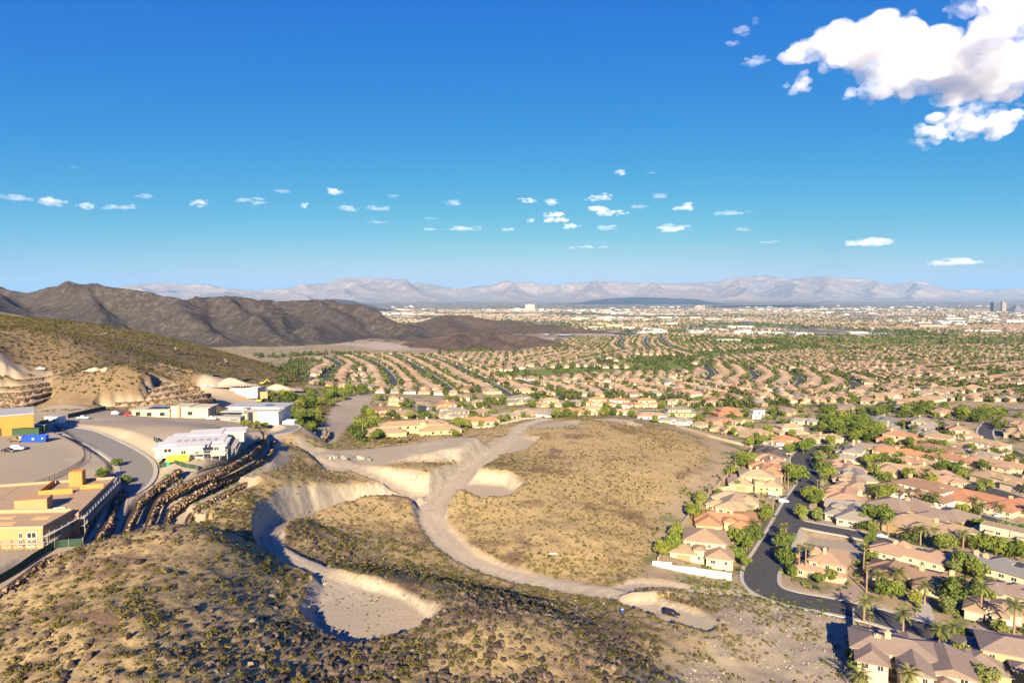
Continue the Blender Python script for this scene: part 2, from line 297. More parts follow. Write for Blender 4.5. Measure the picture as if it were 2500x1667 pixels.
# ---- fan-shaped ground grid: fine near, coarse far
NC, NR1, NR2 = 560, 470, 130
TAN = np.linspace(-1.12, 1.12, NC)
Y0, Y1, Y2 = 42.0, 1150.0, 60000.0
ROWS = np.concatenate([np.geomspace(Y0, Y1, NR1), np.geomspace(Y1, Y2, NR2 + 1)[1:]])
GY, GT = np.meshgrid(ROWS, TAN, indexing='ij'); GX = GT * GY
def land(X, Y, parts=False):
    """height of the ground and its zones (cut bank, graded dirt, yard)"""
    near = Y < 1500
    Z = base_z(X, Y)
    zn = tps(X[near], Y[near])
    xn, yn = X[near], Y[near]
    tz = zn.copy()
    zn = zn + (fbm(xn / 28, yn / 28, 4, 3) - 0.5) * 2.2 * sstep(20, 60, np.hypot(xn, yn)) * np.where(zn > 3, 1, 0.15)
    w = sstep(1000, 1300, yn)
    zb = base_z(xn, yn)
    z0 = zn * (1 - w) + zb * w
    cut = np.zeros(z0.shape); dirt = np.zeros(z0.shape); pave = np.zeros(z0.shape)
    z = z0.copy()
    jit = (fbm(xn / 5, yn / 5, 3, 11) - 0.5)
    for kind, g, a, s in EARTH:
        if kind == 'line':
            d, zr = dist_line(xn, yn, g, 60); e = d - a
        else:
            e = poly_sd(xn, yn, g); zr = np.full(xn.shape, float(a))
        e = e + jit * 1.4; k = np.maximum(e, 0) * s + 0.05
        z1 = np.clip(z, zr - k * 0.55, zr + k)
        ch = np.abs(z1 - z)
        cut = np.maximum(cut, np.where(e > -0.3, np.clip(ch / 0.7, 0, 1), 0)); dirt = np.where(e < 0.8, np.maximum(dirt, 1 - np.clip(e / 0.8, 0, 1)), dirt * np.where((ch > .3) & (e > 0), 0.3, 1))
        z = z1
    for g, sl in BERMS:
        d, zl = dist_line(xn, yn, g, 14); zb_ = zl - np.maximum(d + jit * .8 - .4, 0) * sl; up = zb_ > z; z = np.where((d < 13) & up, zb_, z); cut = np.where((d < 13) & up, np.maximum(cut, .55), cut); dirt = np.where((d < 13) & up, dirt * .3, dirt)
    for P in LEFTPADS:
        e = poly_sd(xn, yn, P) + jit * 2; k = 1 - sstep(0, 3, e); dirt = np.maximum(dirt, k * .96); z = z * (1 - k) + tz * k
    for nm, (g, h, sg, bf, bk) in WALLS.items():
        d, sd, zl, en = side_line(xn, yn, g, 14, sg); okm = ~en
        f = okm & (sd > 0) & (d < bf + 3); z = np.where(f, np.minimum(z, zl - h + np.maximum(d - bf, 0) * 1.0), z); dirt = np.where(f & (d < bf), np.maximum(dirt, .9), dirt)
        bkm = okm & (sd <= 0) & (d < bk + 2); k = np.where(bkm, 1 - sstep(bk, bk + 2, d), 0); z = z * (1 - k) + (zl - .1) * k; dirt = np.maximum(dirt, k * .9); cut = np.where(k + f > .5, 0, cut)
    d_street = np.full(xn.shape, 99.0)
    for nm, g, hw in STREETS:
        d, zr = dist_line(xn, yn, g, 40); d_street = np.minimum(d_street, d - hw); e = d - hw - 2.2
        k = np.maximum(e, 0) * 0.8
        z = np.where(d < 30, np.clip(z, zr - 0.22 - k, zr - 0.22 + k), z); pave = np.maximum(pave, (e < -0.5) * 1.0)
    for g in TRACT:
        d, zr = dist_line(xn, yn, g, 25); k = np.maximum(d - 7, 0) * 0.5
        z = np.where(d < 22, np.clip(z, zr - 0.25 - k, zr - 0.25 + k), z)
    e = poly_sd(xn, yn, RUBBLE) + jit * 14; k = 1 - sstep(-6, 10, e); n_ = fbm(xn / 9, yn / 9, 4, 41); cut = np.maximum(cut, k * sstep(.46, .70, n_) * .6 * (1 - pave)); dirt = np.maximum(dirt, k * .75 * (1 - cut)); z = z + k * (n_ - .5) * 1.6 * (1 - pave) * (d_street > 6)
    rough = (fbm(xn / 3.1, yn / 3.1, 3, 21) - 0.5) * (1 - dirt) * (1 - pave)
    wild = sstep(1.5, 5, z0) * (yn < 900)
    z = z + rough * (0.9 * wild + 0.9 * cut)
    rut = np.zeros(xn.shape)
    for g, hw_ in ((ROAD_MAIN, 5), (ROAD_LOOP, 4), (ROAD_RAMP, 4), (ROAD_TRACK, 3)):
        d, _ = dist_line(xn, yn, g, 12); d = d + (fbm(xn / 18, yn / 18, 2, 55) - .5) * 2.5; rut = np.maximum(rut, np.exp(-((d - 1.0) / .55) ** 2) * (d < hw_)); rut = np.maximum(rut, .6 * np.exp(-((d - 2.9) / .5) ** 2) * (d < hw_))
    z = z - .10 * rut
    Z[near] = z
    if not parts: return Z
    C = np.zeros(X.shape); Dt = np.zeros(X.shape); W = np.zeros(X.shape); Zn = Z.copy()
    C[near] = cut; Dt[near] = dirt; W[near] = wild; Rt = np.zeros(X.shape); Rt[near] = rut; return Z, C, Dt, W, Rt
GZ, GCUT, GDIRT, GWILD, GRUT = land(GX, GY, True)
_m = (GY > 1300) & (GY < 2600)
GCUT[_m] = np.maximum(GCUT[_m], 1 - sstep(-20, 25, poly_sd(GX[_m], GY[_m], poly_uv([(850,838), (905,828), (960,832), (1010,846), (1000,858), (930,858), (870,848)], -30)) + (fbm(GX[_m] / 60, GY[_m] / 60, 3, 4) - .5) * 90))
_lr1 = math.log(Y1 / Y0) / (NR1 - 1); _lr2 = math.log(Y2 / Y1) / NR2
def zt(x, y):
    """terrain height (bilinear look-up in the grid)"""
    x = np.asarray(x, float); y = np.maximum(np.asarray(y, float), Y0)
    r = np.where(y < Y1, np.log(y / Y0) / _lr1, NR1 - 1 + np.log(y / Y1) / _lr2)
    r = np.clip(r, 0, NR1 + NR2 - 1.001); c = np.clip((x / y - TAN[0]) / (TAN[1] - TAN[0]), 0, NC - 1.001)
    i = r.astype(int); j = c.astype(int); fr = r - i; fc = c - j
    return (GZ[i, j] * (1 - fc) + GZ[i, j + 1] * fc) * (1 - fr) + (GZ[i + 1, j] * (1 - fc) + GZ[i + 1, j + 1] * fc) * fr
def zt1(x, y): return float(zt(np.array([x]), np.array([y]))[0])
_TS = np.geomspace(44, 50000, 2600)
def hit(u, v, lift=0.0):
    """where the line of sight through a photo pixel meets the ground"""
    d = ray(u, v); ts = _TS / d[1]
    x, y, z = d[0] * ts, d[1] * ts, CAM_Z + d[2] * ts
    g = z - zt(x, y) - lift; k = np.argmax(g < 0)
    if k == 0: k = len(ts) - 1
    a = g[k - 1] / (g[k - 1] - g[k] + 1e-9); t = ts[k - 1] + a * (ts[k] - ts[k - 1])
    X, Y = float(d[0] * t), float(d[1] * t); return X, Y, zt1(X, Y)
def zone(A, x, y):
    y = np.maximum(np.asarray(y, float), Y0); x = np.asarray(x, float)
    r = np.clip(np.where(y < Y1, np.log(y / Y0) / _lr1, NR1 - 1 + np.log(y / Y1) / _lr2), 0, NR1 + NR2 - 2).astype(int)
    c = np.clip((x / y - TAN[0]) / (TAN[1] - TAN[0]), 0, NC - 2).astype(int); return A[r, c]

# ---------------------------------------------------------------- mesh + object helpers
def mesh_np(name, V, F, smooth=False):
    """V (n,3); F (m,3) or (m,4) or list of such arrays"""
    me = bpy.data.meshes.new(name); V = np.asarray(V, np.float32)
    Fs = [np.asarray(f, np.int32) for f in (F if isinstance(F, list) else [F]) if len(f)]
    me.vertices.add(len(V)); me.vertices.foreach_set('co', V.ravel())
    loops = np.concatenate([f.ravel() for f in Fs]); tot = np.concatenate([np.full(len(f), f.shape[1]) for f in Fs]).astype(np.int32)
    st = np.concatenate([[0], np.cumsum(tot)[:-1]]).astype(np.int32)
    me.loops.add(len(loops)); me.loops.foreach_set('vertex_index', loops)
    me.polygons.add(len(tot)); me.polygons.foreach_set('loop_start', st); me.polygons.foreach_set('loop_total', tot)
    me.polygons.foreach_set('use_smooth', np.full(len(tot), smooth)); me.update(calc_edges=True); return me
def vattr(me, name, arr):
    a = me.attributes.new(name, 'FLOAT', 'POINT'); a.data.foreach_set('value', np.asarray(arr, np.float32).ravel())
def link(name, me, mat=None, parent=None, loc=None, rz=0.0, label=None, cat=None, group=None, kind=None):
    o = bpy.data.objects.new(name, me); COL.objects.link(o)
    if mat is not None and me is not None:
        ms = mat if isinstance(mat, (list, tuple)) else [mat]
        if len(me.materials) == 0:
            for m in ms: me.materials.append(m)
    if parent is not None: o.parent = parent
    if loc is not None: o.location = loc
    if rz: o.rotation_euler = (0, 0, rz)
    if label: o['label'] = label
    if cat: o['category'] = cat
    if group: o['group'] = group
    if kind: o['kind'] = kind
    return o
def thing(name, label, cat, loc=(0, 0, 0), rz=0.0, group=None):
    return link(name, None, None, None, loc, rz, label, cat, group)
def grid_faces(nr, nc):
    i = np.arange(nr - 1)[:, None] * nc + np.arange(nc - 1)[None]; return np.stack([i, i + 1, i + nc + 1, i + nc], -1).reshape(-1, 4)
class MB:
    """collects simple solids into one mesh"""
    def __init__(s): s.v = []; s.f = {3: [], 4: []}; s.n = 0
    def add(s, V, F):
        V = np.asarray(V, float).reshape(-1, 3)
        for f in F: s.f.setdefault(len(f), []).append([i + s.n for i in f])
        s.v.append(V); s.n += len(V); return s
    def box(s, x0, x1, y0, y1, z0, z1):
        V = [(x, y, z) for z in (z0, z1) for x, y in ((x0, y0), (x1, y0), (x1, y1), (x0, y1))]
        return s.add(V, [(0, 3, 2, 1), (4, 5, 6, 7), (0, 1, 5, 4), (1, 2, 6, 5), (2, 3, 7, 6), (3, 0, 4, 7)])
    def obox(s, c, ax, ay, az):
        """oriented box: centre and three half-axis vectors"""
        c, ax, ay, az = map(np.asarray, (c, ax, ay, az))
        V = [c + sx * ax + sy * ay + sz * az for sz in (-1, 1) for sx, sy in ((-1, -1), (1, -1), (1, 1), (-1, 1))]
        return s.add(V, [(0, 3, 2, 1), (4, 5, 6, 7), (0, 1, 5, 4), (1, 2, 6, 5), (2, 3, 7, 6), (3, 0, 4, 7)])
    def bar(s, a, b, w=0.05):
        a, b = np.array(a, float), np.array(b, float); d = b - a; L = np.linalg.norm(d); d = d / (L + 1e-9)
        h = np.array([0, 0, 1.0]) if abs(d[2]) < .9 else np.array([1.0, 0, 0]); p = np.cross(d, h); p /= np.linalg.norm(p); q = np.cross(d, p)
        return s.obox((a + b) / 2, d * L / 2, p * w, q * w)
    def prism(s, poly, z0, z1):
        n = len(poly); V = [(x, y, z0) for x, y in poly] + [(x, y, z1) for x, y in poly]
        s.add(V, [tuple(range(n - 1, -1, -1)), tuple(range(n, 2 * n))] + [(i, (i + 1) % n, n + (i + 1) % n, n + i) for i in range(n)]); return s
    def tube(s, pts, rad, k=6):
        pts = np.asarray(pts, float); n = len(pts); rad = np.broadcast_to(rad, n); V = []
        for i in range(n):
            d = pts[min(i + 1, n - 1)] - pts[max(i - 1, 0)]; d = d / (np.linalg.norm(d) + 1e-9)
            h = np.array([0, 0, 1.0]) if abs(d[2]) < .9 else np.array([1.0, 0, 0]); p = np.cross(d, h); p /= np.linalg.norm(p) + 1e-9; q = np.cross(d, p)
            for j in range(k):
                a = 2 * math.pi * j / k; V.append(pts[i] + rad[i] * (math.cos(a) * p + math.sin(a) * q))
        F = [(i * k + j, i * k + (j + 1) % k, (i + 1) * k + (j + 1) % k, (i + 1) * k + j) for i in range(n - 1) for j in range(k)]
        return s.add(V, F + [tuple(range(k - 1, -1, -1)), tuple(range((n - 1) * k, n * k))])
    def mesh(s, name, smooth=False):
        V = np.concatenate(s.v) if s.v else np.zeros((0, 3))
        return mesh_np(name, V, [np.array(f) for f in s.f.values() if f], smooth)

# ================================================================ materials
MATS = {}
def new_mat(name, rough=0.9, spec=0.2):
    m = bpy.data.materials.new(name); m.use_nodes = True; t = NT(m.node_tree); t.n.clear()
    b = t.node('ShaderNodeBsdfPrincipled'); b.inputs['Roughness'].default_value = rough; b.inputs['Specular IOR Level'].default_value = spec
    o = t.node('ShaderNodeOutputMaterial'); t.l.new(b.outputs[0], o.inputs[0]); MATS[name] = m
    return m, t, b
def obj_co(t): return t.node('ShaderNodeTexCoord').outputs['Object']
def wpos(t): return t.node('ShaderNodeNewGeometry').outputs['Position']
def bump(t, b, h, strength=0.5, dist=0.1):
    n = t.node('ShaderNodeBump'); n.inputs['Strength'].default_value = strength; n.inputs['Distance'].default_value = dist
    t.put(n.inputs['Height'], h); t.l.new(n.outputs[0], b.inputs['Normal'])
def plain(name, col, rough=0.85, var=0.12, scale=0.6, spec=0.2, metal=0.0, bmp=0.0):
    """one colour with patchy variation"""
    if name in MATS: return MATS[name]
    m, t, b = new_mat(name, rough, spec); p = wpos(t); f = t.noise(p, scale, 4.0, 0.6)
    lo = tuple(c * (1 - var) for c in col); hi = tuple(min(c * (1 + var), .95) for c in col)
    t.put(b.inputs['Base Color'], t.mix(f, lo, hi)); b.inputs['Metallic'].default_value = metal
    if bmp: bump(t, b, t.noise(p, scale * 12, 3.0), 0.4, bmp)
    return m
def attr(t, name): 
    n = t.node('ShaderNodeAttribute'); n.attribute_name = name; return n.outputs['Fac']

def ground_mat():
    m, t, b = new_mat('desert_ground', 0.95, 0.1); p = wpos(t)
    cut, dirt, wild, town, lawn = (attr(t, k) for k in ('cut', 'dirt', 'wild', 'town', 'lawn')); rut = attr(t, 'rut'); olive = attr(t, 'olive')
    big = t.noise(p, 0.018, 4, 0.6); mid = t.noise(p, 0.16, 5, 0.65); fine = t.noise(p, 1.3, 4, 0.7); grit = t.noise(p, 4.0, 3, 0.7)
    # scrub: tan earth, dry grass, dark varnished stones
    scrub = t.mix(mid, (0.36, 0.255, 0.112), (0.27, 0.185, 0.082))
    scrub = t.mix(t.mapr(fine, .42, .62), scrub, (0.40, 0.295, 0.14))
    scrub = t.mix(t.mapr(t.noise(p, 0.05, 5, .7), .52, .62), scrub, (0.17, 0.11, 0.065))
    st = t.voro(p, 0.9); scrub = t.mix(t.math('MULTIPLY', t.mapr(st, .28, .16), t.mapr(grit, .42, .55)), scrub, (0.06, 0.042, 0.034))
    scrub = t.mix(t.math('MULTIPLY', olive, t.mapr(mid, .2, .5, .55, 1)), scrub, t.mix(fine, (0.16, 0.11, 0.058), (0.25, 0.175, 0.095)))
    # cut banks: pale caliche with streaks and grey rock
    pale = t.mix(mid, (0.44, 0.375, 0.265), (0.37, 0.30, 0.21)); pale = t.mix(t.mapr(fine, .45, .7), pale, (0.34, 0.28, 0.20))
    pale = t.mix(t.math('MULTIPLY', t.mapr(t.noise(p, 0.09, 5, .7), .55, .66), t.mapr(grit, .4, .6)), pale, (0.24, 0.215, 0.185))
    sm = t.node('ShaderNodeMapping'); sm.inputs['Scale'].default_value = (1, 1, .12); t.l.new(p, sm.inputs[0]); streak = t.noise(sm.outputs[0], .75, 4, .7)
    pale = t.mix(t.mapr(streak, .46, .66, 0, .75), pale, (0.27, 0.215, 0.145)); pale = t.mix(t.mapr(streak, .44, .30, 0, .6), pale, (0.50, 0.43, 0.31))
    # graded dirt
    dr = t.mix(mid, (0.370, 0.290, 0.189), (0.420, 0.336, 0.227)); dr = t.mix(t.mapr(fine, .4, .75), dr, (0.302, 0.235, 0.151)); dr = t.mix(t.mapr(big, .42, .62), dr, (0.319, 0.260, 0.181)); dr = t.mix(t.mapr(t.noise(p, .035, 6, .7), .55, .7), dr, (0.437, 0.361, 0.252)); dr = t.mix(t.mapr(grit, .62, .75, 0, .6), dr, (0.168, 0.139, 0.101))
    dr = t.mix(t.math('MULTIPLY', rut, t.mapr(mid, .25, .6)), dr, (0.462, 0.378, 0.265))
    # yards: raked gravel
    yard = t.mix(mid, (0.38, 0.285, 0.17), (0.28, 0.205, 0.12)); yard = t.mix(t.mapr(t.noise(p, .07, 4, .6), .50, .62), yard, (0.11, 0.12, 0.04)); yard = t.mix(t.mapr(fine, .55, .7, 0, .7), yard, (0.20, 0.14, 0.09))
    # far town: tan, roof and tree flecks where single houses can no longer be told apart
    q = t.node('ShaderNodeMapping'); q.inputs['Scale'].default_value = (1, 0.35, 1); t.l.new(p, q.inputs[0])
    vc = t.node('ShaderNodeTexVoronoi'); vc.inputs['Scale'].default_value = 0.03; t.l.new(q.outputs[0], vc.inputs['Vector'])
    sep = t.node('ShaderNodeSeparateColor'); t.l.new(vc.outputs['Color'], sep.inputs[0])
    tw = t.ramp(sep.outputs[0], [(0, (0.055, 0.062, 0.035)), (.36, (0.085, 0.085, 0.048)), (.40, (0.30, 0.235, 0.17)), (.62, (0.36, 0.28, 0.20)), (.66, (0.26, 0.165, 0.115)), (.86, (0.42, 0.37, 0.30)), (.97, (0.62, 0.58, 0.52))], 'CONSTANT')
    blk = t.noise(p, 0.0016, 4, .65); tw = t.mix(t.mapr(blk, .50, .62), tw, t.mix(mid, (0.085, 0.09, 0.05), (0.12, 0.115, 0.07)))
    tw = t.mix(t.mapr(t.noise(p, 0.0011, 5, .7), .58, .66), tw, (0.40, 0.33, 0.25))
    gr = t.mix(mid, (0.11, 0.155, 0.03), (0.16, 0.185, 0.045)); gr = t.mix(t.mapr(t.noise(p, .012, 4, .6), .52, .62), gr, (0.27, 0.22, 0.10))
    c = t.mix(wild, yard, scrub); c = t.mix(town, c, tw); c = t.mix(lawn, c, gr); c = t.mix(dirt, c, dr); c = t.mix(cut, c, pale)
    t.put(b.inputs['Base Color'], c)
    bump(t, b, t.math('ADD', t.math('MULTIPLY', fine, .7), t.math('MULTIPLY', grit, .3)), 0.55, 0.45)
    return m
GROUND = ground_mat()

def asphalt_mat():
    m, t, b = new_mat('asphalt', 0.9, 0.25); p = wpos(t); f = t.noise(p, .25, 5, .7); g = t.noise(p, 6, 2, .6)
    c = t.mix(f, (0.046, 0.044, 0.043), (0.074, 0.069, 0.064)); c = t.mix(t.mapr(t.noise(p, .7, 3, .5, 1.5), .62, .66), c, (0.10, 0.092, 0.08)); vv = t.voro(p, .11, 'DISTANCE_TO_EDGE'); c = t.mix(t.mapr(vv, .012, .004, 0, .7), c, (0.03, 0.028, 0.027)); t.put(b.inputs['Base Color'], c); bump(t, b, g, .3, .03); return m
ASPHALT = asphalt_mat()
def asphalt_old():
    m, t, b = new_mat('sunbleached_asphalt', 0.9, 0.2); p = wpos(t); f = t.noise(p, .3, 5, .7)
    t.put(b.inputs['Base Color'], t.mix(f, (0.17, 0.155, 0.13), (0.22, 0.20, 0.165))); bump(t, b, t.noise(p, 5, 2), .3, .03); return m
OLDASPH = asphalt_old()
CONC = plain('concrete', (0.36, 0.32, 0.26), 0.85, 0.15, 0.5)

# ================================================================ the ground sheet
GOLF = [line_uvz([(1290,912,-15),(1420,905,-15.5),(1600,903,-15.5),(1640,890,-17),(1600,878,-19)], 6), line_uvz([(1560,895,-16.5),(1580,875,-19.5),(1680,872,-20)], 6),
        line_uvz([(1760,862,-22),(1850,852,-24),(1980,845,-25)], 6), line_uvz([(1680,815,-32),(1800,822,-30),(1900,835,-27)], 6), line_uvz([(2080,850,-24),(2200,856,-23)], 6)]
def lawn_mask(X, Y):
    L = np.zeros(X.shape); m = (Y > 600) & (Y < 4000)
    for g, hw in zip(GOLF, (48, 55, 60, 90, 30)):
        d, _ = dist_line(X[m], Y[m], g, 300); d = d + (fbm(X[m] / 60, Y[m] / 60, 3, 5) - .5) * 60
        L[m] = np.maximum(L[m], 1 - sstep(hw - 8, hw + 8, d))
    return L
GLAWN = lawn_mask(GX, GY)
me = mesh_np('ground', np.stack([GX, GY, GZ], -1).reshape(-1, 3), grid_faces(NR1 + NR2, NC), True)
town = sstep(1300, 2600, np.hypot(GX * .4, GY))
for k, a in (('cut', GCUT), ('dirt', GDIRT), ('wild', GWILD), ('town', town), ('lawn', GLAWN), ('rut', GRUT), ('olive', sstep(-70, -130, GX) * sstep(325, 375, GY + .1 * GX + (fbm(GX / 30, GY / 30, 3, 6) - .5) * 60))): vattr(me, k, a)
link('ground', me, GROUND, kind='structure')

# ================================================================ streets
def ribbon(L, offs, z_lift, keep_z=True):
    """strip along polyline L between lateral offsets (list), heights = line height + lift list"""
    T = np.gradient(L[:, :2], axis=0); T /= np.linalg.norm(T, axis=1)[:, None] + 1e-9; N = np.stack([T[:, 1], -T[:, 0]], 1)
    V = np.stack([np.column_stack([L[:, 0] + N[:, 0] * o, L[:, 1] + N[:, 1] * o, L[:, 2] + z]) for o, z in zip(offs, z_lift)], 1)
    return V.reshape(-1, 3), grid_faces(len(L), len(offs))
def clear_of(V, F, own):
    c = V[F].mean(1); k = np.ones(len(F), bool)
    for nm, g, hw in STREETS:
        if nm != own: k &= dist_line(c[:, 0], c[:, 1], g, 20)[0] > hw
    return F[k]
STREET_NAMES = {'main': 'street', 'side': 'street', 'far': 'street', 'cul': 'street', 'low': 'street', 'back': 'street', 'left': 'street', 'mod': 'driveway'}
for nm, L, hw in STREETS:
    dz = 0.006 * [s[0] for s in STREETS].index(nm)
    V, F = ribbon(L, np.linspace(-hw, hw, 5), np.array([-.03, 0, .02, 0, -.03]) + dz)
    o = link(STREET_NAMES[nm], mesh_np('street', V, F, True), OLDASPH if nm in ('left', 'mod') else ASPHALT, kind='structure')
    for s in (-1, 1):
        offs = [s * (hw - .02), s * (hw - .02), s * (hw + .3), s * (hw + 1.35), s * (hw + 1.4)]; zz = np.array([-.2, .13, .14, .17, -.3]) + dz
        if s < 0: offs, zz = offs[::-1], zz[::-1]
        V, F = ribbon(L, offs, zz); F = clear_of(V, F, nm); link('pavement', mesh_np('pavement', V, F), CONC, kind='structure')
for L in TRACT:
    L2 = L.copy(); L2[:, 2] = np.maximum(zt(L[:, 0], L[:, 1]), L[:, 2] - .3) + 0.25
    V, F = ribbon(L2, [-4.2, 0, 4.2], [0, .03, 0]); link('street', mesh_np('street', V, F), ASPHALT, kind='structure')
    for s in (-1, 1):
        V, F = ribbon(L2, [s * 4.2, s * 6.0] if s > 0 else [-6.0, -4.2], [.06, .06]); link('pavement', mesh_np('pavement', V, F), CONC, kind='structure')

# ================================================================ mountains
def rock_mat(name, c1, c2, c3, s=1.0, bs=.9):
    m, t, b = new_mat(name, 0.95, 0.1); p = wpos(t)
    a = t.noise(p, 0.006 * s, 6, .65); f = t.noise(p, .05 * s, 5, .7); g = t.noise(p, .22 * s, 4, .75)
    c = t.mix(t.mapr(a, .35, .65), c1, c2); c = t.mix(t.mapr(f, .48, .62), c, c3); c = t.mix(t.mapr(g, .5, .72), c, tuple(x * .45 for x in c1))
    t.put(b.inputs['Base Color'], c); bump(t, b, t.math('ADD', f, g), bs, 6.0 / s); return m
DARKROCK = rock_mat('cloud_shade_varnished_rock', (0.058, 0.045, 0.037), (0.08, 0.066, 0.057), (0.125, 0.105, 0.085))  # dark desert varnish, with the cloud shadow over the mountain painted in
BROWNROCK = rock_mat('brown_rock', (0.085, 0.06, 0.045), (0.11, 0.08, 0.06), (0.14, 0.105, 0.078))
FARROCK = rock_mat('pale_limestone', (0.31, 0.235, 0.19), (0.21, 0.18, 0.165), (0.37, 0.285, 0.23), 0.04, .55)
FARSHADE = rock_mat('cloud_shade_far_rock', (0.06, 0.07, 0.085), (0.07, 0.08, 0.10), (0.09, 0.095, 0.10), 0.1)  # dark blue tone paints the cloud shadow lying on the valley

def ridge_mesh(name, ridges, x0, x1, y0, y1, nx, ny, slope, amp, nscale, mat, seed, foot=-40, concave=1.0, octv=5):
    """a range built up from ridge lines: [(pixel u, pixel v, distance y), ...] per ridge"""
    X, Y = np.meshgrid(np.linspace(x0, x1, nx), np.linspace(y0, y1, ny)); H = np.full(X.shape, -1e9)
    wx = (fbm(X / nscale, Y / nscale, 4, seed + 40) - .5) * nscale * .7; wy = (fbm(X / nscale, Y / nscale, 4, seed + 50) - .5) * nscale * .7
    for rg in ridges:
        P = []
        for u, v, y in rg:
            d = ray(u, v); t = y / d[1]; P.append((d[0] * t, y, CAM_Z + d[2] * t))
        L = smooth_line(P, 6); dd, zz = dist_line(X + wx, Y + wy, L, 1e6)
        base = base_z(X, Y); h = np.maximum(zz - base, 1); q = dd / (h / slope); H = np.maximum(H, base + h * np.exp(-np.power(q, concave) * 1.25) * 1.0 - h * .03 * q)
    B = base_z(X, Y); hh = np.clip(H - B, 0, None)
    n = (ridged(X / nscale, Y / nscale, octv, seed) - .6) * amp * np.clip(hh / (0.35 * amp * 3), 0, 1)
    Z = H + n * 1.0; Z = np.where(hh < 2, np.minimum(Z, B - 1), Z)
    ed = np.minimum(np.minimum(X - x0, x1 - X) / (x1 - x0), np.minimum(Y - y0, y1 - Y) / (y1 - y0)); Z = np.where(ed < .02, B - 10, Z)
    me = mesh_np(name, np.stack([X, Y, Z], -1).reshape(-1, 3), grid_faces(ny, nx), True)
    return link(name, me, mat, kind='structure')
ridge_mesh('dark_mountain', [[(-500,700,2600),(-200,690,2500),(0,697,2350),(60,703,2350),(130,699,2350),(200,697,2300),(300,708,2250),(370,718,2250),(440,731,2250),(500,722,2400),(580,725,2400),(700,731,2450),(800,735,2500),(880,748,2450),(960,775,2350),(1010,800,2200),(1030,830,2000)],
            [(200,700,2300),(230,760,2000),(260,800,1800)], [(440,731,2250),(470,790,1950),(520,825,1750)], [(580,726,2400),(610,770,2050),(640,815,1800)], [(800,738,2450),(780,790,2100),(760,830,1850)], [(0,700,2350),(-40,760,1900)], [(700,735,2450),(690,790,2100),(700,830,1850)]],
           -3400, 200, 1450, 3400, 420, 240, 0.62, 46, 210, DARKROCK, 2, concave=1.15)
ridge_mesh('brown_hill', [[(1010,835,1800),(1060,822,1750),(1130,812,1750),(1200,813,1750),(1280,818,1750),(1350,830,1700)], [(1130,812,1750),(1110,840,1600)], [(1200,813,1750),(1230,840,1600)]], -420, 220, 1350, 2150, 180, 150, 0.40, 9, 90, BROWNROCK, 9, concave=1.3)
ridge_mesh('brown_hill', [[(1000,800,2800),(1050,777,2800),(1100,769,2800),(1160,775,2800),(1230,783,2800),(1330,792,2800),(1450,806,2700),(1530,815,2600)], [(1100,770,2800),(1090,800,2500)]], -800, 620, 2150, 3600, 200, 150, 0.36, 16, 150, BROWNROCK, 14, concave=1.3)
FR = [[(100,705,26000),(240,697,26000),(330,692,26000),(420,690,26000),(520,700,26000),(640,702,26000),(720,700,26000),(800,692,27000),(850,680,28000),(900,675,28000),(970,672,28000),(1010,680,28000),(1070,692,28000),(1150,699,28000),(1240,694,28000),(1330,699,28000),(1430,690,28000),(1500,692,28000),(1600,688,28000),(1680,692,29000),(1760,682,31000),(1810,675,31000),(1880,678,31000),(1950,676,31000),(1990,672,31000),(2050,678,31000),(2110,684,31000),(2180,692,31000),(2240,690,31000),(2330,700,31000),(2420,702,31000),(2500,706,31000),(2650,704,31000),(2900,700,31000)],
      [(850,682,28000),(880,715,23500)], [(970,674,28000),(1000,712,24000)], [(1240,696,28000),(1260,722,23500)], [(1430,692,28000),(1400,722,23500)], [(1600,690,28000),(1580,722,23500)], [(1810,677,31000),(1790,718,25000)], [(1950,678,31000),(1930,722,25000)], [(1990,674,31000),(2030,718,25500)], [(2110,686,31000),(2140,718,25500)], [(2240,692,31000),(2270,722,25500)], [(520,702,26000),(500,724,22000)], [(330,694,26000),(350,722,22000)], [(700,702,26000),(730,724,22000)]]
ridge_mesh('far_mountains', FR, -26000, 34000, 19500, 36000, 620, 190, 0.42, 420, 2600, FARROCK, 21, concave=0.95)
ridge_mesh('cloud_shade_hill', [[(770,738,9000),(800,730,9000),(850,733,9000),(890,742,9000)]], -3200, -1400, 8400, 9600, 90, 60, .35, 20, 200, FARSHADE, 31)  # low dark hills added to stand in for the valley's cloud-shadow bands
ridge_mesh('cloud_shade_hill', [[(1450,732,17000),(1500,728,17000),(1560,725,17000),(1620,727,17000),(1700,730,17000)]], 1200, 5800, 15800, 18200, 140, 70, .30, 30, 400, FARSHADE, 33)

# ================================================================ clouds: bodies of white vapour above the haze
def cloud_mat(name, dens, g, het=0.0):
    m = bpy.data.materials.new(name); m.use_nodes = True; t = NT(m.node_tree); t.n.clear(); v = t.node('ShaderNodeVolumePrincipled')
    v.inputs['Color'].default_value = (0.995, 0.995, 0.995, 1); v.inputs['Density'].default_value = dens; v.inputs['Anisotropy'].default_value = g
    if het:
        n = t.noise(wpos(t), het, 5.0, .62); t.put(v.inputs['Density'], t.math('MULTIPLY', t.mapr(n, .36, .62), dens))
    o = t.node('ShaderNodeOutputMaterial'); t.l.new(v.outputs[0], o.inputs['Volume']); return m
VAPOUR = cloud_mat('cloud_vapour', 0.0060, -0.24, .0045); WISP = cloud_mat('wispy_vapour', 0.0014, -0.24); PUFF = cloud_mat('small_cloud_vapour', 0.0026, -0.24)
def noise3(P, s, seed): return .5 * (fbm(P[:, 0] / s + P[:, 2] / s * .7, P[:, 1] / s - P[:, 2] / s * .6, 4, seed) + fbm(P[:, 1] / s + 31 + P[:, 0] / s * .5, P[:, 2] / s * 1.1, 4, seed + 9))
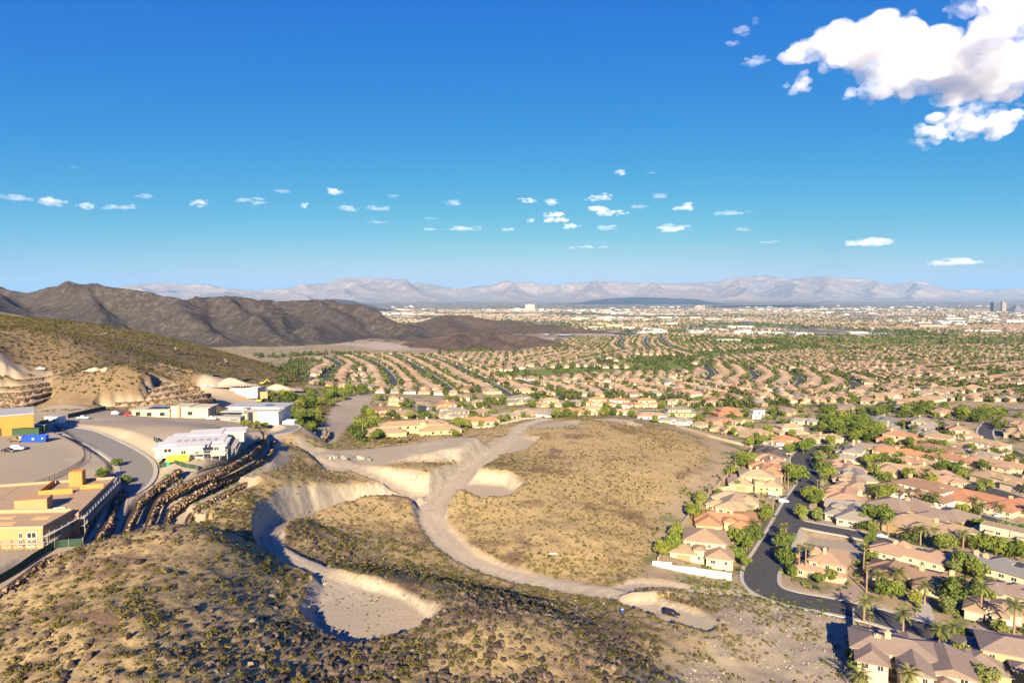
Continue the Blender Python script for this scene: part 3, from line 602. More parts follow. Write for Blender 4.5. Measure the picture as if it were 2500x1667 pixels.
_ico = None
def ico():
    global _ico
    if _ico is None:
        import bmesh
        b = bmesh.new(); bmesh.ops.create_icosphere(b, subdivisions=2, radius=1); _ico = (np.array([v.co[:] for v in b.verts]), np.array([[v.index for v in f.verts] for f in b.faces])); b.free()
    return _ico
def cloud(ells, alt, label, mat, seed, n_per=26, wispy=False, thr=.5):
    r = np.random.default_rng(seed); V0, F0 = ico(); Vs, Fs, n = [], [], 0; O = None; vox = None
    for u, v, ru, rv in ells:
        d = ray(u, v); d = d / np.linalg.norm(d); D = (alt - CAM_Z) / max(d[2], .03); C = d * D + [0, 0, CAM_Z]; k = D / FPX
        if O is None: O = C.copy(); vox = rv * k * .095 if not wispy else rv * k * .16
        right = np.array([d[1], -d[0], 0]); right /= np.linalg.norm(right); fw = np.array([d[0], d[1], 0]); fw /= np.linalg.norm(fw)
        A = np.clip(r.normal(0, .48, (n_per * 14, 3)), -1, 1); A = A[(A ** 2).sum(1) < 1]; A = A[fbm((u + A[:, 0] * ru) / (55 if not wispy else 22), (v - A[:, 1] * rv) / (40 if not wispy else 7), 3, seed) > thr - .06][:n_per]
        for a in A:
            s = rv * k * r.uniform(.14, .42) * (1.15 - .5 * abs(a[0])); c = C + right * a[0] * ru * k + fw * a[2] * rv * k * 1.2 + np.array([0, 0, 1]) * a[1] * rv * k * .95
            sc = np.array([s * (4.2 if wispy else (2.1 if rv < 16 else 1.3)), s * 1.2, s * (.5 if wispy else .8)]); L = V0 * sc; W = L[:, :1] * right + L[:, 1:2] * fw + L[:, 2:] * np.array([0, 0, 1]) + c - O
            Vs.append(W); Fs.append(F0 + n); n += len(W)
    if not Vs: return
    me = mesh_np('cloud', np.concatenate(Vs), np.concatenate(Fs)); o = bpy.data.objects.new('cloud', me); COL.objects.link(o); md = o.modifiers.new('r', 'REMESH'); md.mode = 'VOXEL'; md.voxel_size = vox
    dg = bpy.context.evaluated_depsgraph_get(); m2 = bpy.data.meshes.new_from_object(o.evaluated_get(dg)); bpy.data.objects.remove(o)
    E = np.empty(len(m2.edges) * 2, np.int32); m2.edges.foreach_get('vertices', E); E = E.reshape(-1, 2); lab = np.arange(len(m2.vertices))
    for _ in range(400):      # keep the largest connected body
        old = lab.copy(); mn = np.minimum(lab[E[:, 0]], lab[E[:, 1]]); np.minimum.at(lab, E[:, 0], mn); np.minimum.at(lab, E[:, 1], mn); lab = lab[lab]
        if (old == lab).all(): break
    bc = np.bincount(lab); parts = [k for k in np.argsort(-bc) if bc[k] >= max(.10 * bc.max(), 40)]
    A = np.empty(len(m2.vertices) * 3, np.float32); m2.vertices.foreach_get('co', A); A = A.reshape(-1, 3); fv = [list(f.vertices) for f in m2.polygons]
    for j, k in enumerate(parts[:8]):     # each connected body is a cloud of its own
        keep = lab == k; new = np.cumsum(keep) - 1; Fq = [[new[i] for i in f] for f in fv if keep[f[0]]]
        cloud_body(mesh_np('cloud', A[keep], [np.array([f for f in Fq if len(f) == q]) for q in (3, 4)]), O, vox, seed, mat, label if j == 0 else f'{SMALLER[j - 1]} fragment beside the {label}')
SMALLER = ['largest', 'second', 'third', 'fourth', 'fifth', 'sixth', 'seventh']
def cloud_body(m2, O, vox, seed, mat, label):
    nv = len(m2.vertices); co = np.empty(nv * 3, np.float32); m2.vertices.foreach_get('co', co); co = co.reshape(-1, 3); no = np.empty(nv * 3, np.float32); m2.vertices.foreach_get('normal', no); no = no.reshape(-1, 3)
    s = vox * 5; q = co + O.astype(np.float32); dsp = (noise3(q, s, seed) - .5) * vox * 5.5 + (noise3(q, s * .35, seed + 3) - .5) * vox * 3.4
    co += no * dsp[:, None]; m2.vertices.foreach_set('co', co.ravel()); m2.materials.clear(); m2.materials.append(mat); m2.update(); m2.name = 'cloud'
    return link('cloud', m2, None, None, tuple(O), 0, label, 'cloud', 'fair-weather clouds')
cloud([(2100,115,120,55),(2230,150,150,62),(2400,150,140,78),(2040,62,62,36),(1958,128,46,24),(2280,200,190,34),(2450,180,110,52),(2140,212,90,18),(2160,80,80,40),(2010,120,60,30)], 2500, 'largest billowing white cloud at the upper right', VAPOUR, 3, 90, False, .42)
cloud([(2440,45,110,52),(2360,18,60,26),(2500,20,80,50)], 2700, 'white cloud cut off by the top right corner', VAPOUR, 5, 40, False, .44)
cloud([(2330,268,80,26),(2310,315,78,32),(2440,305,66,34),(2400,262,90,18)], 2400, 'white cloud below the largest cloud at the right edge', VAPOUR, 7, 40, False, .44)
cloud([(2235,356,42,16)], 2300, 'thin small cloud under the right-hand cloud', WISP, 9, 26, False, .4)
NM = [((1810,75,28,12), 'small puff upper left of the largest cloud'), ((1785,106,22,9), 'small flat puff left of the largest cloud'), ((1845,148,30,15), 'ragged puff between the flat puff and the round one'), ((1952,205,30,25), 'round puff just below left of the largest cloud'), ((1853,48,16,9), 'faint wisp above the small upper puff')]
for i, (e, l) in enumerate(NM): cloud([e], 2600, l, PUFF if i < 4 else WISP, 20 + i, 26, False, .4)
SM = [(128,490,27,11,0), (210,503,20,7,0), (295,505,52,8,1), (40,482,36,8,1), (352,478,18,6,1), (490,497,26,9,0), (615,490,34,9,1), (690,467,20,6,1), (815,468,26,9,0), (850,508,26,8,1), (925,508,36,8,1), (755,503,20,7,0), (960,478,14,5,1), (1105,495,26,7,1), (1290,490,44,7,0), (1345,493,22,8,0), (1465,482,46,10,0), (1430,520,110,13,0), (1345,537,70,9,0), (1480,555,36,8,1), (1400,553,34,8,0), (1130,558,52,9,1), (1050,560,22,5,1), (1515,421,18,8,0), (1610,478,18,7,1), (1690,505,64,10,0), (1790,518,44,8,1), (1640,558,48,11,1), (1810,560,32,5,1), (2120,592,62,11,1), (2330,640,66,9,1), (1430,603,72,5,1), (920,542,32,5,1), (1240,560,26,6,1), (1560,505,30,6,1), (1875,590,30,4,1), (1045,533,26,4,1), (180,408,10,3,1), (1590,422,12,4,1)]
for i, (u, v, a, b_, wsp) in enumerate(SM): cloud([(u, v, a, b_)] if a < 60 else [(u - a * .45, v + b_ * .3, a * .55, b_ * .8), (u + a * .1, v - b_ * .2, a * .5, b_), (u + a * .6, v, a * .4, b_ * .7)], 2750 + (i % 5) * 90, f'{"faint" if i >= 28 else "small"} low cloud, {ORD[i % 28]} above the mountains', WISP if wsp else PUFF, 60 + i, 40, bool(wsp), .42)

# ================================================================ plants and stones that nobody could count
def scatter(bases, P, S, rz, tone, name, mat, label=None, cat=None, tilt=None, parent=None, smooth=False, extra=None):
    """merge copies of small base meshes (V, F) at points P into one mesh; per-copy tone goes to an attribute"""
    Vs, Fs, At, n = [], {}, [], 0; idx = rng.integers(0, len(bases), len(P))
    for b, (V, F) in enumerate(bases):
        m = idx == b; k = m.sum()
        if not k: continue
        c, s = np.cos(rz[m])[:, None], np.sin(rz[m])[:, None]; sc = S[m]
        x, y, z = V[None, :, 0] * sc[:, None, 0], V[None, :, 1] * sc[:, None, 1], V[None, :, 2] * sc[:, None, 2]
        X = np.stack([x * c - y * s, x * s + y * c, z], -1) + P[m][:, None]
        Vs.append(X.reshape(-1, 3)); At.append(np.repeat(tone[m], len(V)))
        F = np.asarray(F); Fs.setdefault(F.shape[1], []).append((F[None] + (n + np.arange(k) * len(V))[:, None, None]).reshape(-1, F.shape[1])); n += k * len(V)
    me = mesh_np(name, np.concatenate(Vs), [np.concatenate(f) for f in Fs.values()], smooth); vattr(me, 'tone', np.concatenate(At))
    return link(name, me, mat, parent, label=label, cat=cat, kind='stuff')

def leaf_cloud(n, shape, size, seed, up=0.3):
    """n leaf quads; shape(rng, n) gives their centres and outward directions"""
    r = np.random.default_rng(seed); C, D = shape(r, n)
    D = D + r.normal(0, .55, (n, 3)) + [0, 0, up]; D /= np.linalg.norm(D, axis=1)[:, None]
    A = np.cross(D, r.normal(0, 1, (n, 3))); A /= np.linalg.norm(A, axis=1)[:, None] + 1e-9; B = np.cross(D, A)
    s = size * r.uniform(.6, 1.4, (n, 1))
    V = np.stack([C - A * s * .5 - B * s, C + A * s * .5 - B * s * .3, C + A * s * .4 + B * s, C - A * s * .6 + B * s * .4], 1).reshape(-1, 3)
    return V, np.arange(4 * n).reshape(n, 4)
def dome(r, n):
    D = r.normal(0, 1, (n, 3)); D[:, 2] = np.abs(D[:, 2]) * .9; D /= np.linalg.norm(D, axis=1)[:, None]
    q = r.uniform(.45, 1.0, (n, 1)) ** .6; C = D * q * [1, 1, .95]; C[:, :2] *= (0.75 + .25 * C[:, 2:]) ; return C + [0, 0, .06], D
def bushes(n, size, k=5, seed=0): return [leaf_cloud(n, dome, size, seed + i, .5) for i in range(k)]
def stone(seed):
    r = np.random.default_rng(seed); t = (1 + 5 ** .5) / 2
    V = np.array([(-1, t, 0), (1, t, 0), (-1, -t, 0), (1, -t, 0), (0, -1, t), (0, 1, t), (0, -1, -t), (0, 1, -t), (t, 0, -1), (t, 0, 1), (-t, 0, -1), (-t, 0, 1)]) / 1.9
    V = V * r.uniform(.72, 1.15, (12, 1)) * r.uniform(.7, 1.2, 3)
    F = [(0, 11, 5), (0, 5, 1), (0, 1, 7), (0, 7, 10), (0, 10, 11), (1, 5, 9), (5, 11, 4), (11, 10, 2), (10, 7, 6), (7, 1, 8), (3, 9, 4), (3, 4, 2), (3, 2, 6), (3, 6, 8), (3, 8, 9), (4, 9, 5), (2, 4, 11), (6, 2, 10), (8, 6, 7), (9, 8, 1)]
    return V, np.array(F)
STONES = [stone(i) for i in range(9)]
def tone_mat(name, stops, rough=.9, nscale=2.0, transl=False):
    m, t, b = new_mat(name, rough, .15); p = wpos(t); a = attr(t, 'tone'); f = t.noise(p, nscale, 3, .6)
    c = t.ramp(a, stops); c = t.mix(t.mapr(f, .3, .75), t.mix(.38, c, (0.01, 0.01, 0.005)), c); t.put(b.inputs['Base Color'], c); return m
SCRUB = tone_mat('scrub_leaves', [(0, (0.052, 0.046, 0.016)), (.35, (0.095, 0.082, 0.022)), (.7, (0.15, 0.125, 0.032)), (1, (0.20, 0.155, 0.05))])
DRYGRASS = tone_mat('dry_grass', [(0, (0.22, 0.15, 0.06)), (.6, (0.34, 0.25, 0.11)), (1, (0.17, 0.15, 0.045))])
BOULDER = tone_mat('varnished_stone', [(0, (0.035, 0.026, 0.022)), (.5, (0.075, 0.052, 0.04)), (.88, (0.15, 0.105, 0.075)), (1, (0.26, 0.20, 0.14))], .9, 3.0)
WALLROCK = tone_mat('quarried_rock', [(0, (0.06, 0.04, 0.028)), (.35, (0.17, 0.105, 0.06)), (.75, (0.32, 0.205, 0.115)), (1, (0.50, 0.38, 0.25))], .9, 1.5)
GREYROCK = tone_mat('grey_rock', [(0, (0.13, 0.12, 0.11)), (.6, (0.26, 0.24, 0.215)), (1, (0.42, 0.37, 0.30))], .9, 2.0)
PALEROCK = tone_mat('pale_rubble', [(0, (0.17, 0.14, 0.105)), (.6, (0.30, 0.245, 0.175)), (1, (0.48, 0.41, 0.31))], .9, 2.0)

def wild_points(n, x0, x1, y0, y1, thresh=.5, cl=None, cutok=False, power=1.0):
    """random points on untouched hillside"""
    y = y0 + (y1 - y0) * rng.random(n) ** power; x = x0 + (x1 - x0) * rng.random(n); m = np.abs(x / y) < 1.1
    w = zone(GWILD, x, y); c = zone(GCUT, x, y); d = zone(GDIRT, x, y)
    m &= (w > thresh) & (d < .25)
    if not cutok: m &= c < .35
    if cl is not None: m &= fbm(x / cl, y / cl, 3, 77) > .30 + .35 * rng.random(n)
    for nm, g, hw in STREETS:
        dd, _ = dist_line(x, y, g, 30); m &= dd > hw + 3
    for Pg in KEEPOUT: m &= poly_sd(x, y, Pg) > 0
    x, y = x[m], y[m]; return np.column_stack([x, y, zt(x, y)])
KEEPOUT = [poly_uv([(-60,1440),(0,1425),(215,1345),(260,1230),(330,1180),(300,1130),(200,1080),(0,1150),(-200,1200)], 39), poly_uv([(-200,1040),(560,980),(690,1010),(690,1060),(640,1075),(400,1190),(350,1120),(200,1050),(-50,1160),(-200,1170)], 40),
           poly_uv([(470,960),(640,930),(720,950),(740,990),(560,990),(470,990)], 20)]
def S3(n, lo, hi, zlo=.8, zhi=1.1):
    s = rng.uniform(lo, hi, n) ; return np.column_stack([s * rng.uniform(.85, 1.2, n), s * rng.uniform(.85, 1.2, n), s * rng.uniform(zlo, zhi, n)])
def bush_layer(P, lo, hi, bases, label, tlo=0.0, thi=1.0):
    n = len(P); d = fbm(P[:, 0] / 40, P[:, 1] / 40, 3, 91)
    return scatter(bases, P, S3(n, lo, hi, .75, 1.05), rng.random(n) * 6.28, np.clip(tlo + (thi - tlo) * (0.6 * rng.random(n) + .8 * (d - .25)), 0, 1), 'scrub', SCRUB, label, 'scrub')
# near ridge: creosote and burrobush
bush_layer(wild_points(15000, -200, 130, 45, 240, .5, 9), .35, 1.15, bushes(46, .20, 6, 1), 'olive creosote scrub on the near ridge below the drone', .05, .9)
bush_layer(wild_points(24000, -200, 130, 45, 240, .5, None), .2, .5, bushes(13, .28, 5, 30), 'small dry scrub between the stones of the near ridge')
# round hill, island and slopes in the middle distance
bush_layer(wild_points(30000, -140, 230, 200, 560, .35, 45), .35, .8, bushes(15, .36, 6, 50), 'dry olive scrub covering the round hill in the middle', .25, 1.1)
P = wild_points(26000, -140, 230, 180, 560, .3, 25)
scatter(bushes(9, .42, 5, 70), P, S3(len(P), .25, .55), rng.random(len(P)) * 6.28, rng.random(len(P)), 'dry_grass', DRYGRASS, 'straw coloured dry grass tufts on the round hill', 'grass')
# hillside rising on the far left
P = wild_points(60000, -760, -60, 400, 1000, .3, None)
bush_layer(P, .6, 1.3, bushes(6, .6, 5, 90), 'dense dark scrub on the slope below the dark mountain', .2, .85)
# weeds on graded ground
P = wild_points(9000, -160, 240, 100, 480, -1, None, True); m = (zone(GDIRT, P[:, 0], P[:, 1]) < .9) & (rng.random(len(P)) < .12); P = P[m]
bush_layer(P, .2, .5, bushes(14, .3, 4, 110), 'weeds scattered along banks and dirt tracks', .3, .8)
# loose stones
def stones(P, lo, hi, name, mat, label, pw=2.0):
    n = len(P); s = lo + (hi - lo) * rng.random(n) ** pw; P = P.copy(); P[:, 2] += s * .15
    S = np.column_stack([s * rng.uniform(.8, 1.3, n), s * rng.uniform(.8, 1.3, n), s * rng.uniform(.6, 1.0, n)])
    return scatter(STONES, P, S, rng.random(n) * 6.28, rng.random(n), name, mat, label, 'stones')
stones(wild_points(34000, -190, 120, 45, 215, .5, 22), .13, .9, 'loose_stones', BOULDER, 'dark varnished stones strewn over the near ridge', 2.6)
stones(wild_points(9000, -140, 200, 200, 480, .5, 30), .2, .8, 'loose_stones', BOULDER, 'dark stones scattered over the round hill', 2.2)
def bank_points(n, thresh=.4):
    y = rng.uniform(110, 470, n); x = rng.uniform(-150, 190, n); m = zone(GCUT, x, y) > thresh; x, y = x[m], y[m]; return np.column_stack([x, y, zt(x, y)])
stones(bank_points(16000), .1, .5, 'rubble', PALEROCK, 'pale rubble on the freshly cut road banks', 2.5)

n_ = 6000; y = rng.uniform(140, 240, n_); x = rng.uniform(10, 110, n_); m = poly_sd(x, y, RUBBLE) < 0; x, y = x[m], y[m]
stones(np.column_stack([x, y, zt(x, y)]), .08, .4, 'rubble', PALEROCK, 'grey and pale rubble on the rough ground right of the dirt road', 3.0)
n_ = 4500; y = rng.uniform(140, 240, n_); x = rng.uniform(10, 115, n_); m = (poly_sd(x, y, RUBBLE) < 3) & (fbm(x / 14, y / 14, 3, 8) > .40 + .15 * rng.random(n_)); x, y = x[m], y[m]
bush_layer(np.column_stack([x, y, zt(x, y)]), .3, .8, bushes(20, .3, 5, 140), 'yellow-green weeds on the rough ground by the street bend', .5, 1.0)
n_ = 900; y = rng.uniform(125, 185, n_); x = rng.uniform(-75, -10, n_); m = (poly_sd(x, y, PAD_LOOP) < -1) & (fbm(x / 8, y / 8, 3, 18) > .46 + .2 * rng.random(n_)); x, y = x[m], y[m]
bush_layer(np.column_stack([x, y, zt(x, y)]), .15, .45, bushes(14, .34, 4, 160), 'green weeds on the floor of the scooped pad', .5, 1.0)
n_ = 5000; y = rng.uniform(125, 480, n_); x = rng.uniform(-120, 90, n_); m = (zone(GDIRT, x, y) > .6); x, y = x[m], y[m]; stones(np.column_stack([x, y, zt(x, y)]), .06, .3, 'rubble', PALEROCK, 'small stones lying on the graded dirt roads and pads', 3.0)
# ================================================================ trees
def crown_mesh(name, n, seed, lobes=9, flat=.8, leaf=.16):
    r = np.random.default_rng(seed); LC = r.normal(0, 1, (lobes, 3)); LC /= np.linalg.norm(LC, axis=1)[:, None]; LC = LC * r.uniform(.35, .68, (lobes, 1)) * [1, 1, flat]; LR = r.uniform(.28, .52, lobes)
    def shp(rr, k):
        i = rr.integers(0, lobes, k); D = rr.normal(0, 1, (k, 3)); D /= np.linalg.norm(D, axis=1)[:, None]
        q = rr.uniform(.35, 1.0, (k, 1)) ** .4; return LC[i] + D * LR[i][:, None] * q * [1, 1, .85], D
    V, F = leaf_cloud(n, shp, leaf, seed + 3, .35); V[:, 2] -= V[:, 2].min(); me = mesh_np(name, V, F)
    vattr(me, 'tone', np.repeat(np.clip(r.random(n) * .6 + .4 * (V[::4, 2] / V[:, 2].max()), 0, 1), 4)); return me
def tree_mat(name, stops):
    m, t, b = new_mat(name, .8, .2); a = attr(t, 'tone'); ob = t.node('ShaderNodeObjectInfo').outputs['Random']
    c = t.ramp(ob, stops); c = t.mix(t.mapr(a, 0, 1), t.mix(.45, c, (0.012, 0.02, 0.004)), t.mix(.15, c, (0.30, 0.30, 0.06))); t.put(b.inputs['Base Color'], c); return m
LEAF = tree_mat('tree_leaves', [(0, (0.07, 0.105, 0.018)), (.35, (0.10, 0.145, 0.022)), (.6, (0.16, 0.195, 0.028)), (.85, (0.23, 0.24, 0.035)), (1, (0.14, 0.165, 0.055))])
PALMLEAF = tree_mat('palm_fronds', [(0, (0.12, 0.14, 0.04)), (.6, (0.17, 0.18, 0.05)), (1, (0.23, 0.22, 0.075))])
BARK = plain('bark', (0.16, 0.11, 0.07), .95, .3, 2.0)
PALMBARK = plain('palm_bark', (0.26, 0.17, 0.10), .95, .3, 3.0)
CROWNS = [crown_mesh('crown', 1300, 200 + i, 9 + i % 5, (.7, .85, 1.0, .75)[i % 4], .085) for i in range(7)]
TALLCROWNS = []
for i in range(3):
    me_ = crown_mesh('crown', 800, 300 + i, 10, 1.0, .09); co = np.empty(len(me_.vertices) * 3, np.float32); me_.vertices.foreach_get('co', co); co = co.reshape(-1, 3); h = co[:, 2] / co[:, 2].max()
    co[:, :2] *= (1.15 - .95 * h)[:, None]; co[:, 2] *= 1.9; me_.vertices.foreach_set('co', co.ravel()); me_.update(); TALLCROWNS.append(me_)
def trunk_mesh(seed):
    r = np.random.default_rng(seed); b = MB(); b.tube([(0, 0, -.4), (.02, 0, .4), (.05, .02, .8), (.03, .05, 1.25)], [.10, .085, .07, .04], 6)
    for k in range(4):
        a = r.uniform(0, 6.28); b.tube([(.04, .02, .6 + .1 * k), (math.cos(a) * .3, math.sin(a) * .3, .95 + .1 * k), (math.cos(a) * .55, math.sin(a) * .55, 1.25 + .12 * k)], [.05, .035, .015], 5)
    return b.mesh('trunk', True)
TRUNKS = [trunk_mesh(i) for i in range(3)]
def palm_crown(seed, n=30, L=3.1, droop=1.0):
    r = np.random.default_rng(seed); V, F, T = [], [], []
    for k in range(n):
        a = k * 2.399 + r.normal(0, .15); e = R(70) - (k / n) * R(95) * droop + r.normal(0, .08); l = L * r.uniform(.85, 1.1); N = 9
        pts = []; p = np.zeros(3); d = e
        for i in range(N + 1):
            pts.append(p.copy()); p = p + l / N * np.array([math.cos(d) * math.cos(a), math.cos(d) * math.sin(a), math.sin(d)]); d -= R(9.5) * (0.5 + i / N)
        side = np.array([-math.sin(a), math.cos(a), 0]); tn = r.random()
        for i in range(1, N):
            q = pts[i]; t = (pts[i + 1] - pts[i]) * 1.1; w = .62 * math.sin(math.pi * (i + .6) / (N + .8)) ** .6
            for s in (-1, 1):
                for h in (0, .5):
                    b0 = q + t * h; b = len(V); tip = b0 + side * s * w + t * .9 + np.array([0, 0, -.16 * w + .05 * r.normal()]); V += [b0, b0 + t * .42, tip]; F.append((b, b + 1, b + 2)); T += [tn] * 3
    me = mesh_np('crown', np.array(V), np.array(F)); vattr(me, 'tone', T); return me
def fan_crown(seed, n=26):
    r = np.random.default_rng(seed); V, F, T = [], [], []
    for k in range(n):
        a = k * 2.399; e = R(75) - (k / n) * R(135) + r.normal(0, .1); d = np.array([math.cos(e) * math.cos(a), math.cos(e) * math.sin(a), math.sin(e)]); c = d * r.uniform(.75, 1.0)
        s = np.array([-math.sin(a), math.cos(a), 0]); up = np.cross(s, d); tn = r.random() * (.25 if k > n * .8 else 1); m = 9
        for j in range(m):
            an = (j - (m - 1) / 2) * R(24); q = c + .72 * (math.cos(an) * d + math.sin(an) * s) - up * .05 * abs(j - 4) + [0, 0, -.08]
            w = np.cross(q - c, up); w = w / (np.linalg.norm(w) + 1e-9) * .085; b = len(V); V += [c - w * .4, c + w * .4, (c + q) / 2 + w, q]; F.append((b, b + 1, b + 2, b + 3)); T += [tn] * 4
    V = np.array(V); me = mesh_np('crown', V, np.array(F)); vattr(me, 'tone', T); return me
DATES = [palm_crown(i) for i in range(3)]; FANS = [fan_crown(i + 9) for i in range(3)]
def palm_trunk(r0, r1, seed, bulge=0.0):
    r = np.random.default_rng(seed); b = MB(); n = 12; P = [(.03 * math.sin(i * .5 + seed), .02 * i / n, -.04 + 1.04 * i / n) for i in range(n + 1)]
    b.tube(P, [(r0 + (r1 - r0) * i / n) * (1.12 if i % 2 else .95) + (bulge if i == n else 0) for i in range(n + 1)], 7); return b.mesh('trunk', True)
DTRUNK = [palm_trunk(.34, .27, i, .12) for i in range(2)]; FTRUNK = [palm_trunk(.30, .2, i + 5, .05) for i in range(2)]
NTREE = 0
def tree(x, y, z, h, label, group=None, kind='tree', wide=1.0, cat=None):
    """h = full height"""
    global NTREE; NTREE += 1; i = NTREE; rz = (i * 2.399) % 6.28
    if kind == 'tree':
        t = thing('tree', label, cat or 'tree', (x, y, z), rz, group); w = h * .60 * wide
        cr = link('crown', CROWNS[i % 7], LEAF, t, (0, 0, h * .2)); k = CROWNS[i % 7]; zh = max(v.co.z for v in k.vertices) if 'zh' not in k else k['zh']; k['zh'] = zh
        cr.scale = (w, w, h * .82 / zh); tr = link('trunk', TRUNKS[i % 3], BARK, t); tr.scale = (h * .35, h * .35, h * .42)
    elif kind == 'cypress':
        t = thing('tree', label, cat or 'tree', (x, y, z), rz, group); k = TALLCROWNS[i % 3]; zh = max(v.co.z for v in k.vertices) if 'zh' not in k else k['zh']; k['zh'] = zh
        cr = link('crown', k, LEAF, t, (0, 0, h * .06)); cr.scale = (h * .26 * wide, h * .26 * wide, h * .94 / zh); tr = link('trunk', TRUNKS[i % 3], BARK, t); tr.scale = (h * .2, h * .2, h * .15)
    elif kind == 'date':
        t = thing('palm_tree', label, cat or 'palm', (x, y, z), rz, group); th = h - 2.0; tr = link('trunk', DTRUNK[i % 2], PALMBARK, t); tr.scale = (1, 1, th)
        cr = link('crown', DATES[i % 3], PALMLEAF, t, (0, .02, th)); cr.scale = (1.12 * wide, 1.12 * wide, 1.12 * wide)
    else:
        t = thing('palm_tree', label, cat or 'palm', (x, y, z), rz, group); th = h - 1.0; tr = link('trunk', FTRUNK[i % 2], PALMBARK, t); tr.scale = (1, 1, th)
        cr = link('crown', FANS[i % 3], PALMLEAF, t, (0, .02, th)); cr.scale = (1.1 * wide, 1.1 * wide, 1.1 * wide)
    return t

# ================================================================ houses
def roof_mat(name, c, var=.25):
    m, t, b = new_mat(name, .85, .2); p = wpos(t); ru, rv = attr(t, 'ru'), attr(t, 'rv'); ob = t.node('ShaderNodeObjectInfo').outputs['Random']
    rib = t.math('ABSOLUTE', t.math('SINE', t.math('MULTIPLY', ru, math.pi / .42))); row = t.math('FRACT', t.math('DIVIDE', rv, .38))
    n = t.noise(p, .5, 4, .65); g = t.noise(p, 2.6, 3, .7)
    col = t.mix(n, tuple(x * (1 - var) for x in c), tuple(x * (1 + var) for x in c)); col = t.mix(t.mapr(g, .5, .75, 0, .35), col, tuple(x * .5 for x in c))
    col = t.mix(t.mapr(rib, 0, .45, .5, 0), col, tuple(x * .38 for x in c)); col = t.mix(t.mapr(row, .86, 1, 0, .45), col, tuple(x * .35 for x in c))
    col = t.mix(t.mapr(ob, 0, 1, 0, .22), col, (0.30, 0.22, 0.16)); t.put(b.inputs['Base Color'], col); bump(t, b, t.math('ADD', rib, row), .5, .06); return m
ROOFC = {'tan': (0.35, 0.245, 0.14), 'sand': (0.41, 0.30, 0.175), 'pink': (0.37, 0.235, 0.145), 'orange': (0.46, 0.22, 0.10), 'terracotta': (0.38, 0.18, 0.095), 'brown': (0.25, 0.145, 0.085), 'umber': (0.25, 0.185, 0.14),
         'grey': (0.27, 0.235, 0.19), 'slate': (0.19, 0.18, 0.165), 'dark': (0.085, 0.07, 0.06)}
WALLC = {'cream': (0.516, 0.421, 0.275), 'tan': (0.378, 0.284, 0.181), 'peach': (0.499, 0.344, 0.206), 'white': (0.671, 0.619, 0.533), 'beige': (0.430, 0.361, 0.267), 'yellow': (0.533, 0.396, 0.189), 'salmon': (0.473, 0.206, 0.138), 'brick': (0.310, 0.138, 0.077), 'olive': (0.310, 0.284, 0.155), 'grey': (0.327, 0.301, 0.267)}
ROOFM = {k: roof_mat('roof_tiles_' + k, c) for k, c in ROOFC.items()}
WALLM = {k: plain('stucco_' + k, c, .9, .10, .35) for k, c in WALLC.items()}
def glass_mat():
    m, t, b = new_mat('window_glass', .12, .6); t.put(b.inputs['Base Color'], t.mix(t.noise(wpos(t), .6, 2), (0.012, 0.015, 0.02), (0.04, 0.045, 0.05))); return m
GLASS = glass_mat(); TRIM = plain('painted_trim', (0.66, 0.58, 0.45), .6, .06); GARAGE = plain('garage_door', (0.33, 0.21, 0.11), .6, .08, .8); DOORM = plain('wood_door', (0.10, 0.055, 0.03), .5, .2, 1.0)
PALEGAR = plain('pale_garage_door', (0.55, 0.47, 0.36), .6, .06, .8)
IRON = plain('dark_iron', (0.02, 0.02, 0.022), .5, .2)
class RoofB:
    def __init__(s): s.V = []; s.U = []; s.f = {3: [], 4: []}
    def face(s, pts, slope=True):
        p = np.array(pts, float); e = p[1] - p[0]; e /= np.linalg.norm(e) + 1e-9; n = np.cross(p[1] - p[0], p[2] - p[0]); n /= np.linalg.norm(n) + 1e-9; w = np.cross(n, e)
        b = len(s.V)
        for q in p: s.V.append(q); s.U.append(((q - p[0]) @ e + 40, (q - p[0]) @ w + 40) if slope else (.21, .1))
        s.f[len(p)].append(tuple(range(b, b + len(p))))
    def hip(s, x0, x1, y0, y1, z, pitch=.36, over=.65, gable=None):
        a0, a1, b0, b1 = x0 - over, x1 + over, y0 - over, y1 + over; z = z - over * pitch + .12; w, d = a1 - a0, b1 - b0; t = .26
        if w >= d:
            h = d / 2 * pitch; r = d / 2 if gable != 'x' else 0.01; A, B, C, D = (a0, b0, z), (a1, b0, z), (a1, b1, z), (a0, b1, z); r = min(r, w / 2 - .02)
            P, Q = (a0 + r, (b0 + b1) / 2, z + h), (a1 - r, (b0 + b1) / 2, z + h); s.face([A, B, Q, P]); s.face([B, C, Q]); s.face([C, D, P, Q]); s.face([D, A, P])
        else:
            h = w / 2 * pitch; r = w / 2 if gable != 'y' else 0.01; A, B, C, D = (a0, b0, z), (a1, b0, z), (a1, b1, z), (a0, b1, z)
            P, Q = ((a0 + a1) / 2, b0 + r, z + h), ((a0 + a1) / 2, b1 - r, z + h); s.face([A, B, P]); s.face([B, C, Q, P]); s.face([C, D, Q]); s.face([D, A, P, Q])
        for p, q in ((A, B), (B, C), (C, D), (D, A)): s.face([(p[0], p[1], z - t), (q[0], q[1], z - t), q, p], False)
        s.face([(a0, b0, z - t), (a0, b1, z - t), (a1, b1, z - t), (a1, b0, z - t)], False); return z + h
    def cone(s, cx, cy, r, z, h, n=8):
        P = [(cx + r * math.cos(2 * math.pi * (i + .5) / n), cy + r * math.sin(2 * math.pi * (i + .5) / n), z) for i in range(n)]
        for i in range(n): s.face([P[i], P[(i + 1) % n], (cx, cy, z + h)])
    def mesh(s, name):
        me = mesh_np(name, np.array(s.V), [np.array(f) for f in s.f.values() if f]); U = np.array(s.U); vattr(me, 'ru', U[:, 0]); vattr(me, 'rv', U[:, 1]); return me
